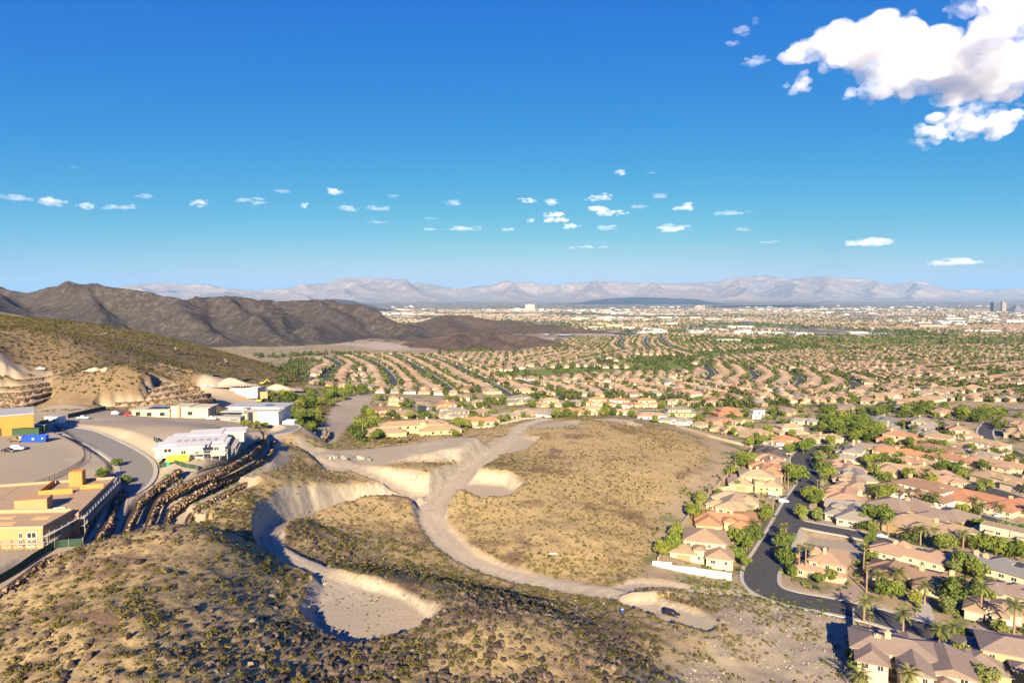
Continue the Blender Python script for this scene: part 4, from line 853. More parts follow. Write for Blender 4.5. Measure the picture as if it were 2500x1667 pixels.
def win_meshes():
    f, p = MB(), MB(); w, h, t = .75, .75, .12
    for a in ((-w, w, -h, -h + t), (-w, w, h - t, h), (-w, -w + t, -h + t, h - t), (w - t, w, -h + t, h - t), (-.04, .04, -h + t, h - t)): f.box(a[0], a[1], -.09, .05, a[2], a[3])
    f.box(-w - .1, w + .1, -.16, .02, -h - .1, -h); p.box(-w + t, w - t, -.04, .03, -h + t, h - t); return f.mesh('window'), p.mesh('pane')
WINF, WINP = win_meshes()
def panel_mesh(w, h, rows):
    b = MB(); b.box(-w / 2, w / 2, -.06, .06, 0, h)
    for i in range(rows): b.box(-w / 2 + .1, w / 2 - .1, -.10, -.055, h * (i + .12) / rows, h * (i + .88) / rows)
    return b.mesh('garage_door')
GAR2, GAR1, DOORMESH = panel_mesh(4.9, 2.3, 4), panel_mesh(2.7, 2.3, 4), panel_mesh(1.3, 2.5, 2)
def chimney_mesh(h):
    b = MB(); b.box(-.7, .7, -.5, .5, 0, h); b.box(-.85, .85, -.65, .65, h, h + .22); b.box(-.3, .3, -.25, .25, h + .22, h + .5); return b.mesh('chimney')
CHIM = chimney_mesh(2.6)
def wings_for(W, D, st, seed, style=0):
    r = np.random.default_rng(seed); j = lambda a=.06: r.uniform(-a, a); h1, h2 = 3.3, 6.4
    if st == 2:
        w = [(0 + j(), .10 + j(.04), .66 + j(), .58 + j(), h2), (-.27 + j(.03), -.17 + j(.05), .42 + j(.04), .60 + j(), h1), (.28 + j(.03), -.10 + j(.05), .40 + j(.04), .72 + j(), h1 + .02), (j(.05), .27, .92, .40 + j(.03), h1 - .04)]
        if r.random() < .5: w.append((.18 + j(), .24 + j(.03), .34, .44, h2 - .3))
        if r.random() < .6: w.append((j(.1), -.30, .16, .22, 4.9))
    else:
        w = [(j(.03), .05 + j(.03), .94, .48 + j(.05), 3.5), (-.28 + j(.03), -.14 + j(.05), .38 + j(.04), .68 + j(.05), 3.3), (.27 + j(.03), .13 + j(.05), .40 + j(.05), .70 + j(.04), 3.36), (.20 + j(.04), -.25 + j(.03), .30, .42, 3.25)]
        if r.random() < .7: w.append((-.02 + j(), -.22 + j(.03), .18, .28, 4.5))
        if r.random() < .4: w.append((-.2 + j(), .3, .3, .36, 3.42))
    return [((cx - ww / 2) * W, (cx + ww / 2) * W, (cy - dd / 2) * D, (cy + dd / 2) * D, h) for cx, cy, ww, dd, h in w]
def build_house(name, label, loc, rz, W, D, st, roof, wall, seed, chim=1, detail=2, group=None, gable=0, turret=False, garage=True, wings=None, flat=False, gmat=None):
    """house > wall, roof (> chimney), window (> pane), garage_door, door"""
    t = thing(name, label, 'house', loc, rz, group); wg = wings or wings_for(W, D, st, seed); r = np.random.default_rng(seed + 5)
    b = MB(); rb = RoofB(); tops = []
    for i, (x0, x1, y0, y1, h) in enumerate(wg):
        b.box(x0, x1, y0, y1, -2.5, h)
        if flat: b.box(x0 - .02, x1 + .02, y0 - .02, y1 + .02, h, h + .55); rb.face([(x0 + .3, y0 + .3, h + .56), (x1 - .3, y0 + .3, h + .56), (x1 - .3, y1 - .3, h + .56), (x0 + .3, y1 - .3, h + .56)]); tops.append(h + .5)
        else: tops.append(rb.hip(x0, x1, y0, y1, h, .34 + .01 * (i % 3), .65, gable='y' if gable and i in (1, 3) else None))
    if turret:
        cx, cy, n = W * .12, -D * .12, 8; hh = wg[0][4] + 1.6; P = [(cx + 2.4 * math.cos(2 * math.pi * (i + .5) / n), cy + 2.4 * math.sin(2 * math.pi * (i + .5) / n)) for i in range(n)]; b.prism(P, 0, hh); rb.cone(cx, cy, 3.1, hh - .05, 1.5)
    link('wall', b.mesh('wall'), WALLM[wall], t); ro = link('roof', rb.mesh('roof'), ROOFM[roof], t)
    for k in range(chim):
        x0, x1, y0, y1, h = wg[min(k * 2, len(wg) - 1)]; c = link('chimney', CHIM, WALLM[wall], ro, (x0 + (x1 - x0) * r.uniform(.2, .8), (y0 + y1) / 2 + r.uniform(-1, 1), tops[min(k * 2, len(wg) - 1)] - 1.5))
    if detail == 0: return t
    cx, sx = math.cos(rz), math.sin(rz)
    def faces_cam(px, py, nx, ny):
        wx, wy = loc[0] + px * cx - py * sx, loc[1] + px * sx + py * cx; return (nx * cx - ny * sx) * (-wx) + (nx * sx + ny * cx) * (-wy) > 8
    def inside(px, py, z, skip): return any(k != skip and x0 < px < x1 and y0 < py < y1 and h > z - .8 for k, (x0, x1, y0, y1, h) in enumerate(wg))
    gdone = not garage
    for i, (x0, x1, y0, y1, h) in enumerate(wg):
        for nx, ny in ((0, -1), (-1, 0), (1, 0), (0, 1)):
            L = (x1 - x0) if nx == 0 else (y1 - y0); a = math.atan2(nx, -ny)
            mid = ((x0 + x1) / 2 if nx == 0 else (x1 if nx > 0 else x0), (y0 + y1) / 2 if ny == 0 else (y1 if ny > 0 else y0))
            if not faces_cam(*mid, nx, ny): continue
            for lv in range(2 if h > 5.5 else 1):
                n = max(1, int(L / (3.4 if detail == 2 else 5.0)))
                for k in range(n):
                    s = (k + .5) / n; px = x0 + (x1 - x0) * s if nx == 0 else mid[0]; py = y0 + (y1 - y0) * s if ny == 0 else mid[1]; z = 1.65 + 3.05 * lv
                    if inside(px + nx * .4, py + ny * .4, z, i) or inside(px + nx * 1.2, py + ny * 1.2, z, i): continue
                    if not gdone and lv == 0 and i in (1, 2, 3) and L > 6.5 and n >= 2 and k == 0 and ny == -1:
                        link('garage_door', GAR2, gmat or (GARAGE if seed % 2 else PALEGAR), t, (x0 + L * .5, py + ny * .05, 0.0), a); gdone = True; break
                    if r.random() < .12: continue
                    wo = link('window', WINF, TRIM, t, (px + nx * .02, py + ny * .02, z), a); sc = r.choice([.8, 1.0, 1.25]); wo.scale = (sc, 1, 1)
                    if detail == 2: link('pane', WINP, GLASS, wo)
                    else: wo.data = WINP2
    return t
_b = MB(); _b.box(-.7, .7, -.06, .05, -.7, .7); WINP2 = _b.mesh('window'); WINP2.materials.append(GLASS)
FOOT = []      # footprints of everything built, so that plants keep clear
def street_dir(x, y, lines):
    best = (1e9, 0, 0, 0)
    for L in lines:
        d = np.hypot(L[:, 0] - x, L[:, 1] - y); k = int(d.argmin())
        if d[k] < best[0]:
            T = L[min(k + 1, len(L) - 1)] - L[max(k - 1, 0)]; best = (d[k], math.atan2(T[1], T[0]), L[k][0], L[k][1])
    return best
# (u, v of the house's middle on the ground, width, depth, storeys, roof, wall, chimneys, extra)
ROW_W = [(1712,1350,20,23,2,'tan','cream',0,{'rz':-17}), (1775,1285,25,20,1,'orange','peach',1,{'rz':-14}), (1792,1240,25,20,1,'sand','peach',0,{}), (1842,1188,24,20,2,'sand','yellow',1,{'rz':-15}), (1868,1157,26,16,1,'orange','peach',1,{}), (1880,1136,26,16,1,'pink','cream',1,{}),
         (1880,1116,24,17,1,'dark','grey',0,{}), (1890,1099,18,14,1,'sand','white',2,{'flat':1}), (1912,1086,24,16,1,'orange','white',0,{}), (1925,1062,22,18,2,'sand','cream',1,{}), (1842,1066,22,15,1,'tan','tan',0,{}), (1782,1056,24,16,1,'sand','yellow',0,{'rz':-25}),
         (1708,1043,11,9,1,'tan','beige',0,{'garage':False}), (1650,1034,24,14,1,'grey','white',1,{'rz':-22})]
ROW_E = [(2075,1262,28,18,1,'grey','beige',0,{'gable':1}), (2060,1220,24,18,1,'pink','peach',0,{}), (2085,1192,26,17,1,'tan','beige',0,{}), (2088,1172,26,16,1,'grey','cream',0,{}), (2062,1149,24,17,1,'pink','tan',1,{}), (2076,1120,26,17,2,'grey','cream',2,{}), (2120,1100,28,16,1,'umber','tan',2,{}),
         (2200,1115,26,15,1,'orange','cream',1,{}), (2240,1140,22,14,1,'pink','tan',1,{}), (2205,1157,30,19,1,'tan','tan',2,{}), (2272,1168,24,14,1,'pink','beige',0,{}), (2245,1213,34,22,2,'brown','white',2,{'gable':1}), (2312,1185,16,14,1,'pink','tan',0,{}),
         (2250,1258,36,22,1,'umber','tan',1,{}), (2268,1302,32,20,1,'tan','tan',1,{}), (2420,1237,36,22,1,'terracotta','cream',1,{}), (2458,1183,28,18,1,'tan','beige',1,{}), (2430,1142,30,16,1,'pink','cream',2,{}), (2328,1131,26,15,1,'terracotta','cream',1,{}), (2298,1106,26,15,1,'brown','tan',0,{}),
         (2288,1086,22,15,2,'tan','cream',0,{'gable':1}), (2398,1102,30,17,2,'tan','white',2,{}), (2388,1118,20,14,1,'grey','beige',1,{'gable':1})]
ROW_N = [(2345,1066,22,18,2,'pink','beige',2,{}), (2265,1065,24,15,1,'grey','tan',1,{}), (2192,1082,24,17,2,'terracotta','tan',1,{}), (2172,1054,26,14,1,'grey','tan',2,{}), (2160,1034,28,16,1,'slate','beige',1,{'gable':1}), (2252,1045,26,17,2,'grey','tan',1,{}), (2002,1077,28,15,1,'tan','cream',1,{}), (1962,1034,22,13,1,'grey','beige',0,{}),
         (2060,1014,26,14,1,'tan','cream',1,{}), (2062,1000,28,14,1,'umber','cream',1,{}), (2205,1005,26,14,1,'grey','tan',0,{}), (2485,1066,26,17,1,'tan','tan',1,{}), (2490,1048,26,16,1,'pink','tan',0,{}), (1752,1034,24,14,1,'pink','salmon',0,{'flat':1}), (1773,1016,22,16,2,'terracotta','brick',0,{}),
         (1853,1020,14,12,2,'grey','white',0,{'flat':1}), (1808,1038,18,12,1,'sand','tan',0,{'flat':1}), (1922,1010,20,13,1,'umber','tan',0,{}), (2120,985,24,13,1,'pink','cream',0,{}), (2300,1012,22,13,1,'pink','cream',0,{})]
ROW_S = [(2008,1392,22,17,2,'pink','tan',1,{'turret':1}), (2235,1425,28,17,1,'brown','cream',2,{'gable':1}), (2222,1368,24,15,1,'pink','cream',1,{'turret':1}), (2435,1402,27,17,1,'slate','cream',2,{}), (2432,1326,17,13,2,'tan','cream',0,{'flat':1}), (2500,1340,14,12,2,'tan','beige',0,{'flat':1}), (2478,1468,18,13,1,'umber','cream',1,{}), (2415,1506,12,12,1,'tan','beige',0,{}), (2510,1512,14,12,1,'tan','cream',0,{}),
         (2222,1645,30,29,2,'umber','cream',2,{'rz':-24,'gable':1,'wings':[(-14,6,-4,7,6.4),(-3.5,3.5,-12,8,6.1),(-13,-6,-10,9.5,5.9),(3,13,-8,5,5.6),(9,18,-3,14,3.5),(-12,2,6,15,3.7),(-2,9,4,12,4.4),(4,8.5,-12,-6,4.2)]}), (2470,1640,24,20,2,'umber','olive',0,{'rz':-26})]
ROW_B = [(1005,1058,56,17,2,'tan','yellow',1,{'rz':14,'turret':1}), (938,1016,22,16,2,'brown','peach',1,{}), (985,1018,24,15,1,'tan','cream',1,{}), (968,985,26,14,2,'sand','yellow',0,{}), (1088,1001,24,16,2,'orange','white',2,{}), (1112,1016,22,16,2,'grey','beige',1,{}), (1172,1010,18,13,1,'tan','beige',0,{}), (1172,991,26,14,1,'sand','cream',1,{}),
         (1168,1036,28,14,1,'orange','cream',0,{}), (1225,1025,24,15,1,'grey','tan',0,{}), (1278,1016,26,15,1,'sand','cream',0,{}), (1268,985,30,14,2,'slate','cream',0,{}), (1340,992,22,15,2,'sand','cream',0,{}), (1338,1016,20,13,1,'grey','white',0,{}), (1395,989,22,14,1,'grey','tan',1,{}), (1390,1014,22,14,1,'orange','peach',1,{}), (1437,1012,20,14,2,'sand','cream',0,{}),
         (1458,989,20,14,2,'orange','cream',1,{}), (1512,992,22,15,2,'terracotta','white',1,{}), (1522,1012,22,14,1,'sand','cream',1,{}), (1577,992,24,14,2,'orange','cream',1,{}), (1590,1022,24,12,1,'pink','white',0,{}), (1658,1014,30,16,2,'slate','yellow',2,{}), (1650,985,18,12,1,'pink','cream',0,{}), (1700,990,20,12,1,'tan','cream',0,{}), (1735,988,20,12,1,'pink','cream',0,{}), (1215,975,20,13,1,'grey','cream',0,{}), (1130,975,20,12,1,'tan','cream',0,{})]
ROOFW = {'tan': 'tan', 'sand': 'sandy', 'pink': 'pinkish', 'orange': 'orange', 'terracotta': 'red terracotta', 'brown': 'brown mottled', 'umber': 'dark brown', 'grey': 'grey', 'slate': 'slate grey', 'dark': 'black half-laid'}
NSEED = 100
HNAME = []
def place_row(rows, lines, phrase, detail, group, short='', grow=1.1):
    global NSEED
    for i, (u, v, W, D, st, rf, wl, ch, ex) in enumerate(rows):
        NSEED += 1; x, y, z = hit(u, v); W, D = W * grow, D * grow; d, ang, sx, sy = street_dir(x, y, lines)
        rz = R(ex['rz']) if 'rz' in ex else math.atan2(sy - y, sx - x) + math.pi / 2
        if 'rz' not in ex:   # face the street squarely
            a = ang; c = [a, a + math.pi]; tx, ty = sx - x, sy - y
            rz = max(c, key=lambda q: math.sin(q) * tx - math.cos(q) * ty)
        z = float(np.mean([zt1(x + a, y + b) for a in (-6, 6) for b in (-6, 6)])) + .12
        lab = f"{'two' if st == 2 else 'single'}-storey house, {'flat ' if ex.get('flat') else ''}{ROOFW[rf]} roof, {wl} walls, {ORD[i]} {phrase}"
        build_house('house', lab, (x, y, z), rz, W, D, st, rf, wl, NSEED, ch, detail, group, ex.get('gable', 0), bool(ex.get('turret')), ex.get('garage', True), ex.get('wings'), bool(ex.get('flat')))
        FOOT.append((x, y, rz, W, D)); HNAME.append(f'{ROOFW[rf]}-roofed house, {ORD[i]} {short}')
place_row(ROW_W, [ST_MAIN], 'up the hill-side row from the white wall', 2, 'large houses between the round hill and the curving street', 'in the hill-side row')
place_row(ROW_S, [ST_MAIN, ST_SIDE], 'counting from the street bend, lower right', 2, 'large houses in the lower right', 'at the lower right', 1.05)
place_row(ROW_E, [ST_MAIN, ST_CUL, ST_LOW, ST_SIDE], 'up the blocks right of the curving street', 2, 'large houses right of the curving street', 'right of the curving street')
place_row(ROW_N, [ST_FAR, ST_MAIN], 'among the houses by the dark grove', 1, 'large houses beyond the curving street', 'by the dark grove')
place_row(ROW_B, [ST_BACK], 'from the yellow mansion behind the dirt hill', 1, 'large houses behind the round hill', 'behind the dirt hill')

# ---------------------------------------------------------------- tract houses
def tract_proto(seed):
    r = np.random.default_rng(seed); wg = [(-6.6, 6.6, -6, 8.5, 3.0), (-6.2, -.4, -9, -5, 2.9), (1.2, 6.2, 6.5, 10, 2.85)]
    if seed % 2: wg[1] = (.4, 6.2, -9, -5, 2.9)
    b = MB(); rb = RoofB()
    for i, (x0, x1, y0, y1, h) in enumerate(wg): b.box(x0, x1, y0, y1, -3, h); rb.hip(x0, x1, y0, y1, h, .37, .5, gable='y' if i and seed % 3 else None)
    if seed % 3 == 0: rb.hip(-3.2, 3.2, -7.5, 7, 3.9, .4, .3, gable='y'); b.box(-3.1, 3.1, -7.3, 6.8, 3, 3.85)
    g = wg[1]; return b.mesh('wall'), rb.mesh('roof'), ((g[0] + g[1]) / 2, g[2] - .06)
TP = [tract_proto(i) for i in range(5)]
def tract_spots():
    out = []
    for si, L in enumerate(TRACT):
        seg = np.hypot(*np.diff(L[:, :2], axis=0).T); s = np.concatenate([[0], np.cumsum(seg)])
        for side in (-1, 1):
            q = 6.0; hn = 0
            while q < s[-1] + 4:
                x = np.interp(q, s, L[:, 0]); y = np.interp(q, s, L[:, 1]); k = min(int(np.searchsorted(s, q)), len(L) - 1); T = L[k] - L[max(k - 1, 0)]; a = math.atan2(T[1], T[0])
                nx, ny = math.sin(a) * side, -math.cos(a) * side; hx, hy = x + nx * 18.5, y + ny * 18.5
                out.append((hx, hy, a if side < 0 else a + math.pi, si, side)); q += 15.2
    return out
def foot_free(x, y, r=9): return all((x - f[0]) ** 2 + (y - f[1]) ** 2 > (r + .42 * max(f[3], f[4])) ** 2 for f in FOOT)
CAND = tract_spots()
# more rows where the map has no drawn street: regular blocks out to two kilometres
for gx in np.arange(-300, 2300, 15.5):
    for row, gy in enumerate(np.arange(600, 2300, 27.0)):
        wob = 40 * math.sin(gx / 260 + gy / 300) + (row // 2) * 11
        CAND.append((gx + (row % 2) * 5, gy + wob, math.pi if row % 2 else 0.0, -1, 0))
hills = [(at_z(1180, 840, -10), 240), ]
used = []; cell = {}
ok_house = []
lawn_at = lambda x, y: zone(GLAWN, x, y)
for x, y, a, si, sd_ in CAND:
    if abs(x / y) > .95 or y > 2300: continue
    u, v = proj(x, y, base_z(x, y)); v = float(v); u = float(u)
    if u < 640 or (u < 760 and v > 900) or zone(GWILD, x, y) > .3 or lawn_at(x, y) > .3: continue
    if 1000 < u < 1400 and v < 866 - max(0, u - 1260) * .28 and v < 862: continue
    if v > 965 and 820 < u < 1720: continue
    if v > 985 or (v > 955 and u < 900): continue
    if v < 866 and u < 1100: continue
    if any(np.min(np.hypot(L[:, 0] - x, L[:, 1] - y)) < 12.5 for L in TRACT): continue
    if not foot_free(x, y): continue
    k = (int(x // 13), int(y // 13)); near = [p for i in (-1, 0, 1) for j in (-1, 0, 1) for p in cell.get((k[0] + i, k[1] + j), [])]
    if any((p[0] - x) ** 2 + (p[1] - y) ** 2 < 13.2 ** 2 for p in near): continue
    cell.setdefault(k, []).append((x, y)); ok_house.append((x, y, a, si, sd_))
ok_house.sort(key=lambda p: p[0] ** 2 + p[1] ** 2)
TROOF = ['pink', 'tan', 'sand', 'brown', 'pink', 'grey', 'tan']; TWALL = ['cream', 'beige', 'peach', 'tan', 'white']
TMESH = {}
NIND = 210
SNAME = [f'the {w} dark tract street from left' for w in ('first', 'second', 'third', 'fourth', 'fifth', 'sixth', 'seventh', 'eighth')] + [f'the {w} S-bend street from left' for w in ('first', 'second', 'third', 'fourth')] + ['the lowest long street', 'the middle long street', 'the short right-edge street', 'the upper long street']
SCOUNT = {}
for i, (x, y, a, si, sd_) in enumerate(ok_house[:NIND]):
    p = i % 5; rf = TROOF[(i * 5 + i // 7) % 7]; wl = TWALL[(i * 3) % 5]; z = zt1(x, y) + .1
    rw = ROOFW[rf].replace(' mottled', ''); side = 'left of the golf course' if proj(x, y, z)[0] < 1350 else 'right of the golf course'
    t = thing('tract_house', f"tract house with {rw} tiled roof and {wl} walls, rows {side}", 'house', (x, y, z), a, f'{rw} roofed {wl} tract houses {side}')
    if 0 <= si < len(SNAME):
        kk = (si, sd_); SCOUNT[kk] = SCOUNT.get(kk, 0) + 1; t['label'] = f"{rw}-roofed tract house, {ORD[min(SCOUNT[kk], 28) - 1]} from near end {'left' if sd_ < 0 else 'right'} of {SNAME[si]}"
    for nm, me_, key, mt in (('wall', TP[p][0], ('w', p, wl), WALLM[wl]), ('roof', TP[p][1], ('r', p, rf), ROOFM[rf])):
        if key not in TMESH: c = me_.copy(); c.materials.append(mt); TMESH[key] = c
        link(nm, TMESH[key], None, t)
    link('garage_door', GAR2, PALEGAR, t, (TP[p][2][0], TP[p][2][1], 0)); FOOT.append((x, y, a, 13, 17))
# the rest of the rows, too many and too small to pick out
TONEROOF = tone_mat('far_roofs', [(0, (0.38, 0.24, 0.145)), (.3, (0.33, 0.235, 0.15)), (.55, (0.43, 0.30, 0.19)), (.8, (0.30, 0.19, 0.12)), (1, (0.27, 0.225, 0.175))], .85, .3)
TONEWALL = tone_mat('far_walls', [(0, (0.50, 0.40, 0.28)), (.6, (0.60, 0.50, 0.37)), (1, (0.74, 0.67, 0.55))], .9, .3)
def simple_parts():
    rb = RoofB(); rb.hip(-6.4, 6.4, -8, 8, 2.9, .38, .5); rb.hip(-6, -.5, -10.5, -6, 2.8, .38, .4, gable='y'); V = np.array(rb.V)
    F = [np.array(f) for f in rb.f.values() if f]; b = MB(); b.box(-6.3, 6.3, -7.9, 7.9, -4, 2.9); b.box(-5.9, -.6, -10.3, -6, -4, 2.8); return (V, F), (np.concatenate(b.v), [np.array(b.f[4])])
(_rv, _rf), (_wv, _wf) = simple_parts()
def tri(F): return np.concatenate([np.array([(q[0], q[1], q[2]), (q[0], q[2], q[3])]) if len(q) == 4 else np.array([q]) for f in F for q in f])
far = np.array(ok_house[NIND:])[:, :3]
def far_houses(far, name, label, sc=1.0):
    P = np.column_stack([far[:, 0], far[:, 1], zt(far[:, 0], far[:, 1]) + .2]); n = len(P); S = np.column_stack([rng.uniform(.85, 1.1, n), rng.uniform(.8, 1.1, n), rng.uniform(.9, 1.2, n)]) * sc; to = rng.random(n)
    st = rng.bit_generator.state
    scatter([(_rv, tri(_rf))], P, S, far[:, 2], to, name + '_roofs', TONEROOF, label + ', their tiled roofs', 'houses')
    scatter([(_wv, tri(_wf))], P, S, far[:, 2], rng.random(n), name + '_walls', TONEWALL, label + ', their pale walls', 'houses')
far_houses(far, 'distant_tract_house', 'distant rows of tract houses down the valley')
# the town beyond: houses and big pale sheds out to ten kilometres
n = 26000; y = 2200 * (11000 / 2200) ** rng.random(n); x = rng.uniform(-.35, .95, n) * y; b_ = fbm(x / 700, y / 700, 4, 61); m = (b_ > .42) & (lawn_at(x, y) < .3); uu, vv = proj(x, y, base_z(x, y)); m &= ~((uu < 1030) & (y < 3300)) & ~((uu < 1560) & (y < 3100)) ; x, y = x[m], y[m]
far_houses(np.column_stack([x, y, rng.choice([0, math.pi / 2], len(x)) + rng.normal(0, .1, len(x))]), 'valley_house', 'countless houses spread over the far valley', 1.15)
n = 1500; y = 2600 * (14000 / 2600) ** rng.random(n); x = rng.uniform(-.35, .95, n) * y; m = (fbm(x / 900, y / 900, 3, 66) > .55) & ~((proj(x, y, base_z(x, y))[0] < 1560) & (y < 3300)); x, y = x[m], y[m]; _b = MB(); _b.box(-1, 1, -1, 1, -.5, 1); _b.box(-.8, -.3, -.5, .3, 1, 1.12)
SHED = tone_mat('shed_walls', [(0, (0.55, 0.48, 0.38)), (.5, (0.70, 0.66, 0.58)), (1, (0.80, 0.78, 0.74))], .8, .1)
scatter([(np.concatenate(_b.v), np.array(_b.f[4]))], np.column_stack([x, y, zt(x, y)]), np.column_stack([rng.uniform(18, 60, len(x)), rng.uniform(15, 40, len(x)), rng.uniform(5, 11, len(x))]), rng.choice([0, 1.57], len(x)), rng.random(len(x)), 'valley_sheds', SHED, 'pale commercial sheds scattered across the far valley', 'sheds')

# ================================================================ boulder retaining walls
WALL_LABEL = {'V0': 'shaded boulder wall just right of the timber-framed building', 'V1': 'boulder wall starting at the corner below the yellow bin', 'W1': 'long curved boulder wall directly below the white house pad', 'W2': 'second long boulder terrace wall below the white house', 'W3': 'lowest short boulder terrace wall above the brown slope', 'NW': 'big-boulder wall at the lower left below the screened fence',
              'K1': 'boulder wall hugging the round driveway edge', 'K2': 'middle small boulder wall below the round driveway', 'K3': 'farthest-right small boulder wall below the green trees'}
for k in range(5): WALL_LABEL['C%d' % k] = f'{ORD[k]} boulder terrace from the top of the rounded stepped knoll'; WALL_LABEL['B%d' % k] = f'{ORD[k]} boulder terrace from the top at the left edge'
for k in range(4): WALL_LABEL['D%d' % k] = f'{ORD[k]} small boulder terrace from the top below the scrub slope'
for nm, (L, h, sg, bf, bk) in WALLS.items():
    seg = np.hypot(*np.diff(L[:, :2], axis=0).T); s = np.concatenate([[0], np.cumsum(seg)]); far_ = nm[0] in 'BCD'; rr = .5 if far_ else (.65 if nm == 'NW' else .5)
    t = thing('retaining_wall', WALL_LABEL[nm], 'wall', tuple(L[len(L) // 2]), 0, 'boulder retaining walls of the building terraces'); o0 = L[len(L) // 2]
    T = np.gradient(L[:, :2], axis=0); T /= np.linalg.norm(T, axis=1)[:, None]; N = np.stack([-T[:, 1], T[:, 0]], 1) * sg
    V = np.concatenate([np.stack([np.column_stack([L[:, :2] - N * 1.2, L[:, 2] - .05]), np.column_stack([L[:, :2] + N * .05, L[:, 2] - .02]), np.column_stack([L[:, :2] + N * (.25 * h), L[:, 2] - h - .8])], 1).reshape(-1, 3)]) - o0
    link('core', mesh_np('core', V, grid_faces(len(L), 3)), MATS['quarried_rock'], t)
    P, S = [], []
    rows = int(h / (rr * 1.05)) + 1
    for r_ in range(rows):
        q = (r_ % 2) * rr * .6
        while q < s[-1]:
            x, y, z = (np.interp(q, s, L[:, c]) for c in range(3)); nx, ny = np.interp(q, s, N[:, 0]), np.interp(q, s, N[:, 1]); f = (r_ + .35) / rows; off = .25 * h * f + random.uniform(-.22, .3)
            P.append((x + nx * off, y + ny * off, z - h * f + random.uniform(-.25, .15))); S.append(rr * random.uniform(.62, 1.15)); q += rr * random.uniform(.95, 1.5)
    P = np.array(P) - o0; S = np.array(S); n = len(P)
    scatter(STONES, P, np.column_stack([S * rng.uniform(.8, 1.25, n), S * rng.uniform(.8, 1.25, n), S * rng.uniform(.75, 1.05, n)]), rng.random(n) * 6.28, rng.random(n), 'boulders', WALLROCK, parent=t)

# ================================================================ helpers for built things
def px_box(u0, v0, u1, v1): a, b = hit(u0, v0), hit(u1, v1); return a, b
def part(t, name, mb, mat, loc=None, rz=0.0): return link(name, mb.mesh(name), mat, t, loc, rz)
PLY = plain('bare_plywood', (0.44, 0.235, 0.105), .8, .14, .8); PLY2 = plain('weathered_plywood', (0.36, 0.245, 0.14), .85, .2, .5); STUD = plain('timber_studs', (0.58, 0.36, 0.15), .8, .15, 2)
ORANGE = plain('orange_sheathing', (0.52, 0.22, 0.05), .8, .1, .3); STEEL = plain('galvanised_steel', (0.42, 0.42, 0.41), .45, .1, 2, .4, .6); PLANK = plain('scaffold_plank', (0.46, 0.38, 0.27), .8, .15, 2)
WHITEP = plain('white_paint', (0.66, 0.64, 0.61), .6, .04); WRAP = plain('cream_house_wrap', (0.50, 0.45, 0.33), .7, .06, .5); SCREEN = plain('green_fence_screen', (0.03, 0.055, 0.035), .8, .3, 1.0); BLUEP = plain('blue_paint', (0.01, 0.06, 0.38), .5, .1); YELLOWP = plain('yellow_paint', (0.66, 0.46, 0.03), .5, .1)
GREENP = plain('dark_green_paint', (0.03, 0.07, 0.03), .6, .15); GREYROOF = plain('grey_membrane', (0.34, 0.33, 0.315), .7, .08, .3); MIDGREY = plain('grey_stucco', (0.27, 0.25, 0.22), .9, .08); BEIGE = plain('beige_stucco', (0.55, 0.45, 0.29), .9, .08); CONCW = plain('new_concrete', (0.40, 0.385, 0.35), .85, .12, .6); SOLAR = plain('solar_panel', (0.02, 0.025, 0.045), .25, .2, 1, .5)
REDP = plain('red_paint', (0.5, 0.02, 0.02), .35, .05, 1, .5); BLACKP = plain('black_paint', (0.015, 0.015, 0.018), .35, .1, 1, .5); SILVERP = plain('silver_paint', (0.45, 0.46, 0.47), .35, .05, 1, .5); TYRE = plain('tyre', (0.018, 0.018, 0.018), .9, .1); CARWHITE = plain('car_white', (0.80, 0.80, 0.78), .35, .03, 1, .5); BRONZE = plain('bronze_paint', (0.16, 0.11, 0.06), .4, .05, 1, .5); DARKGREY = plain('dark_grey_paint', (0.07, 0.075, 0.08), .4, .05, 1, .5)

def facade_windows(t, specs):
    """(x, y, z, rotation, width scale, height scale)"""
    for x, y, z, a, sx, sz in specs: w = link('window', WINF, STUD, t, (x, y, z), a); w.scale = (sx, 1, sz); link('pane', WINP, GLASS, w)
def scaffold(name, label, a, b, z0, lifts, group=None, h=2.0, w=1.3):
    """standards, ledgers, decks and braces between two ground points"""
    a, b = np.array(a, float), np.array(b, float); L = np.linalg.norm(b - a); n = max(2, int(L / 2.6)); t = thing(name, label, 'scaffold', (a[0], a[1], z0), math.atan2(b[1] - a[1], b[0] - a[0]), group)
    st, lg, dk, br = MB(), MB(), MB(), MB(); st.bar((0, 0, -.6), (0, 0, lifts * h + 1.0), .055); sm = st.mesh('standard')
    for i in range(n + 1):
        x = L * i / n
        for y in (0, w): link('standard', sm, STEEL, t, (x, y, 0))
    for k in range(1, lifts + 1):
        for y in (0, w):
            lg.bar((0, y, k * h), (L, y, k * h), .035); lg.bar((0, y, k * h + 1.0), (L, y, k * h + 1.0), .03)
        dk.box(0, L, .05, w - .05, k * h + .03, k * h + .1)
    for i in range(0, n, 2): br.bar((L * i / n, 0, 0), (L * min(i + 1, n) / n, 0, lifts * h), .03)
    part(t, 'ledgers', lg, STEEL); part(t, 'deck', dk, PLANK); part(t, 'braces', br, STEEL); return t

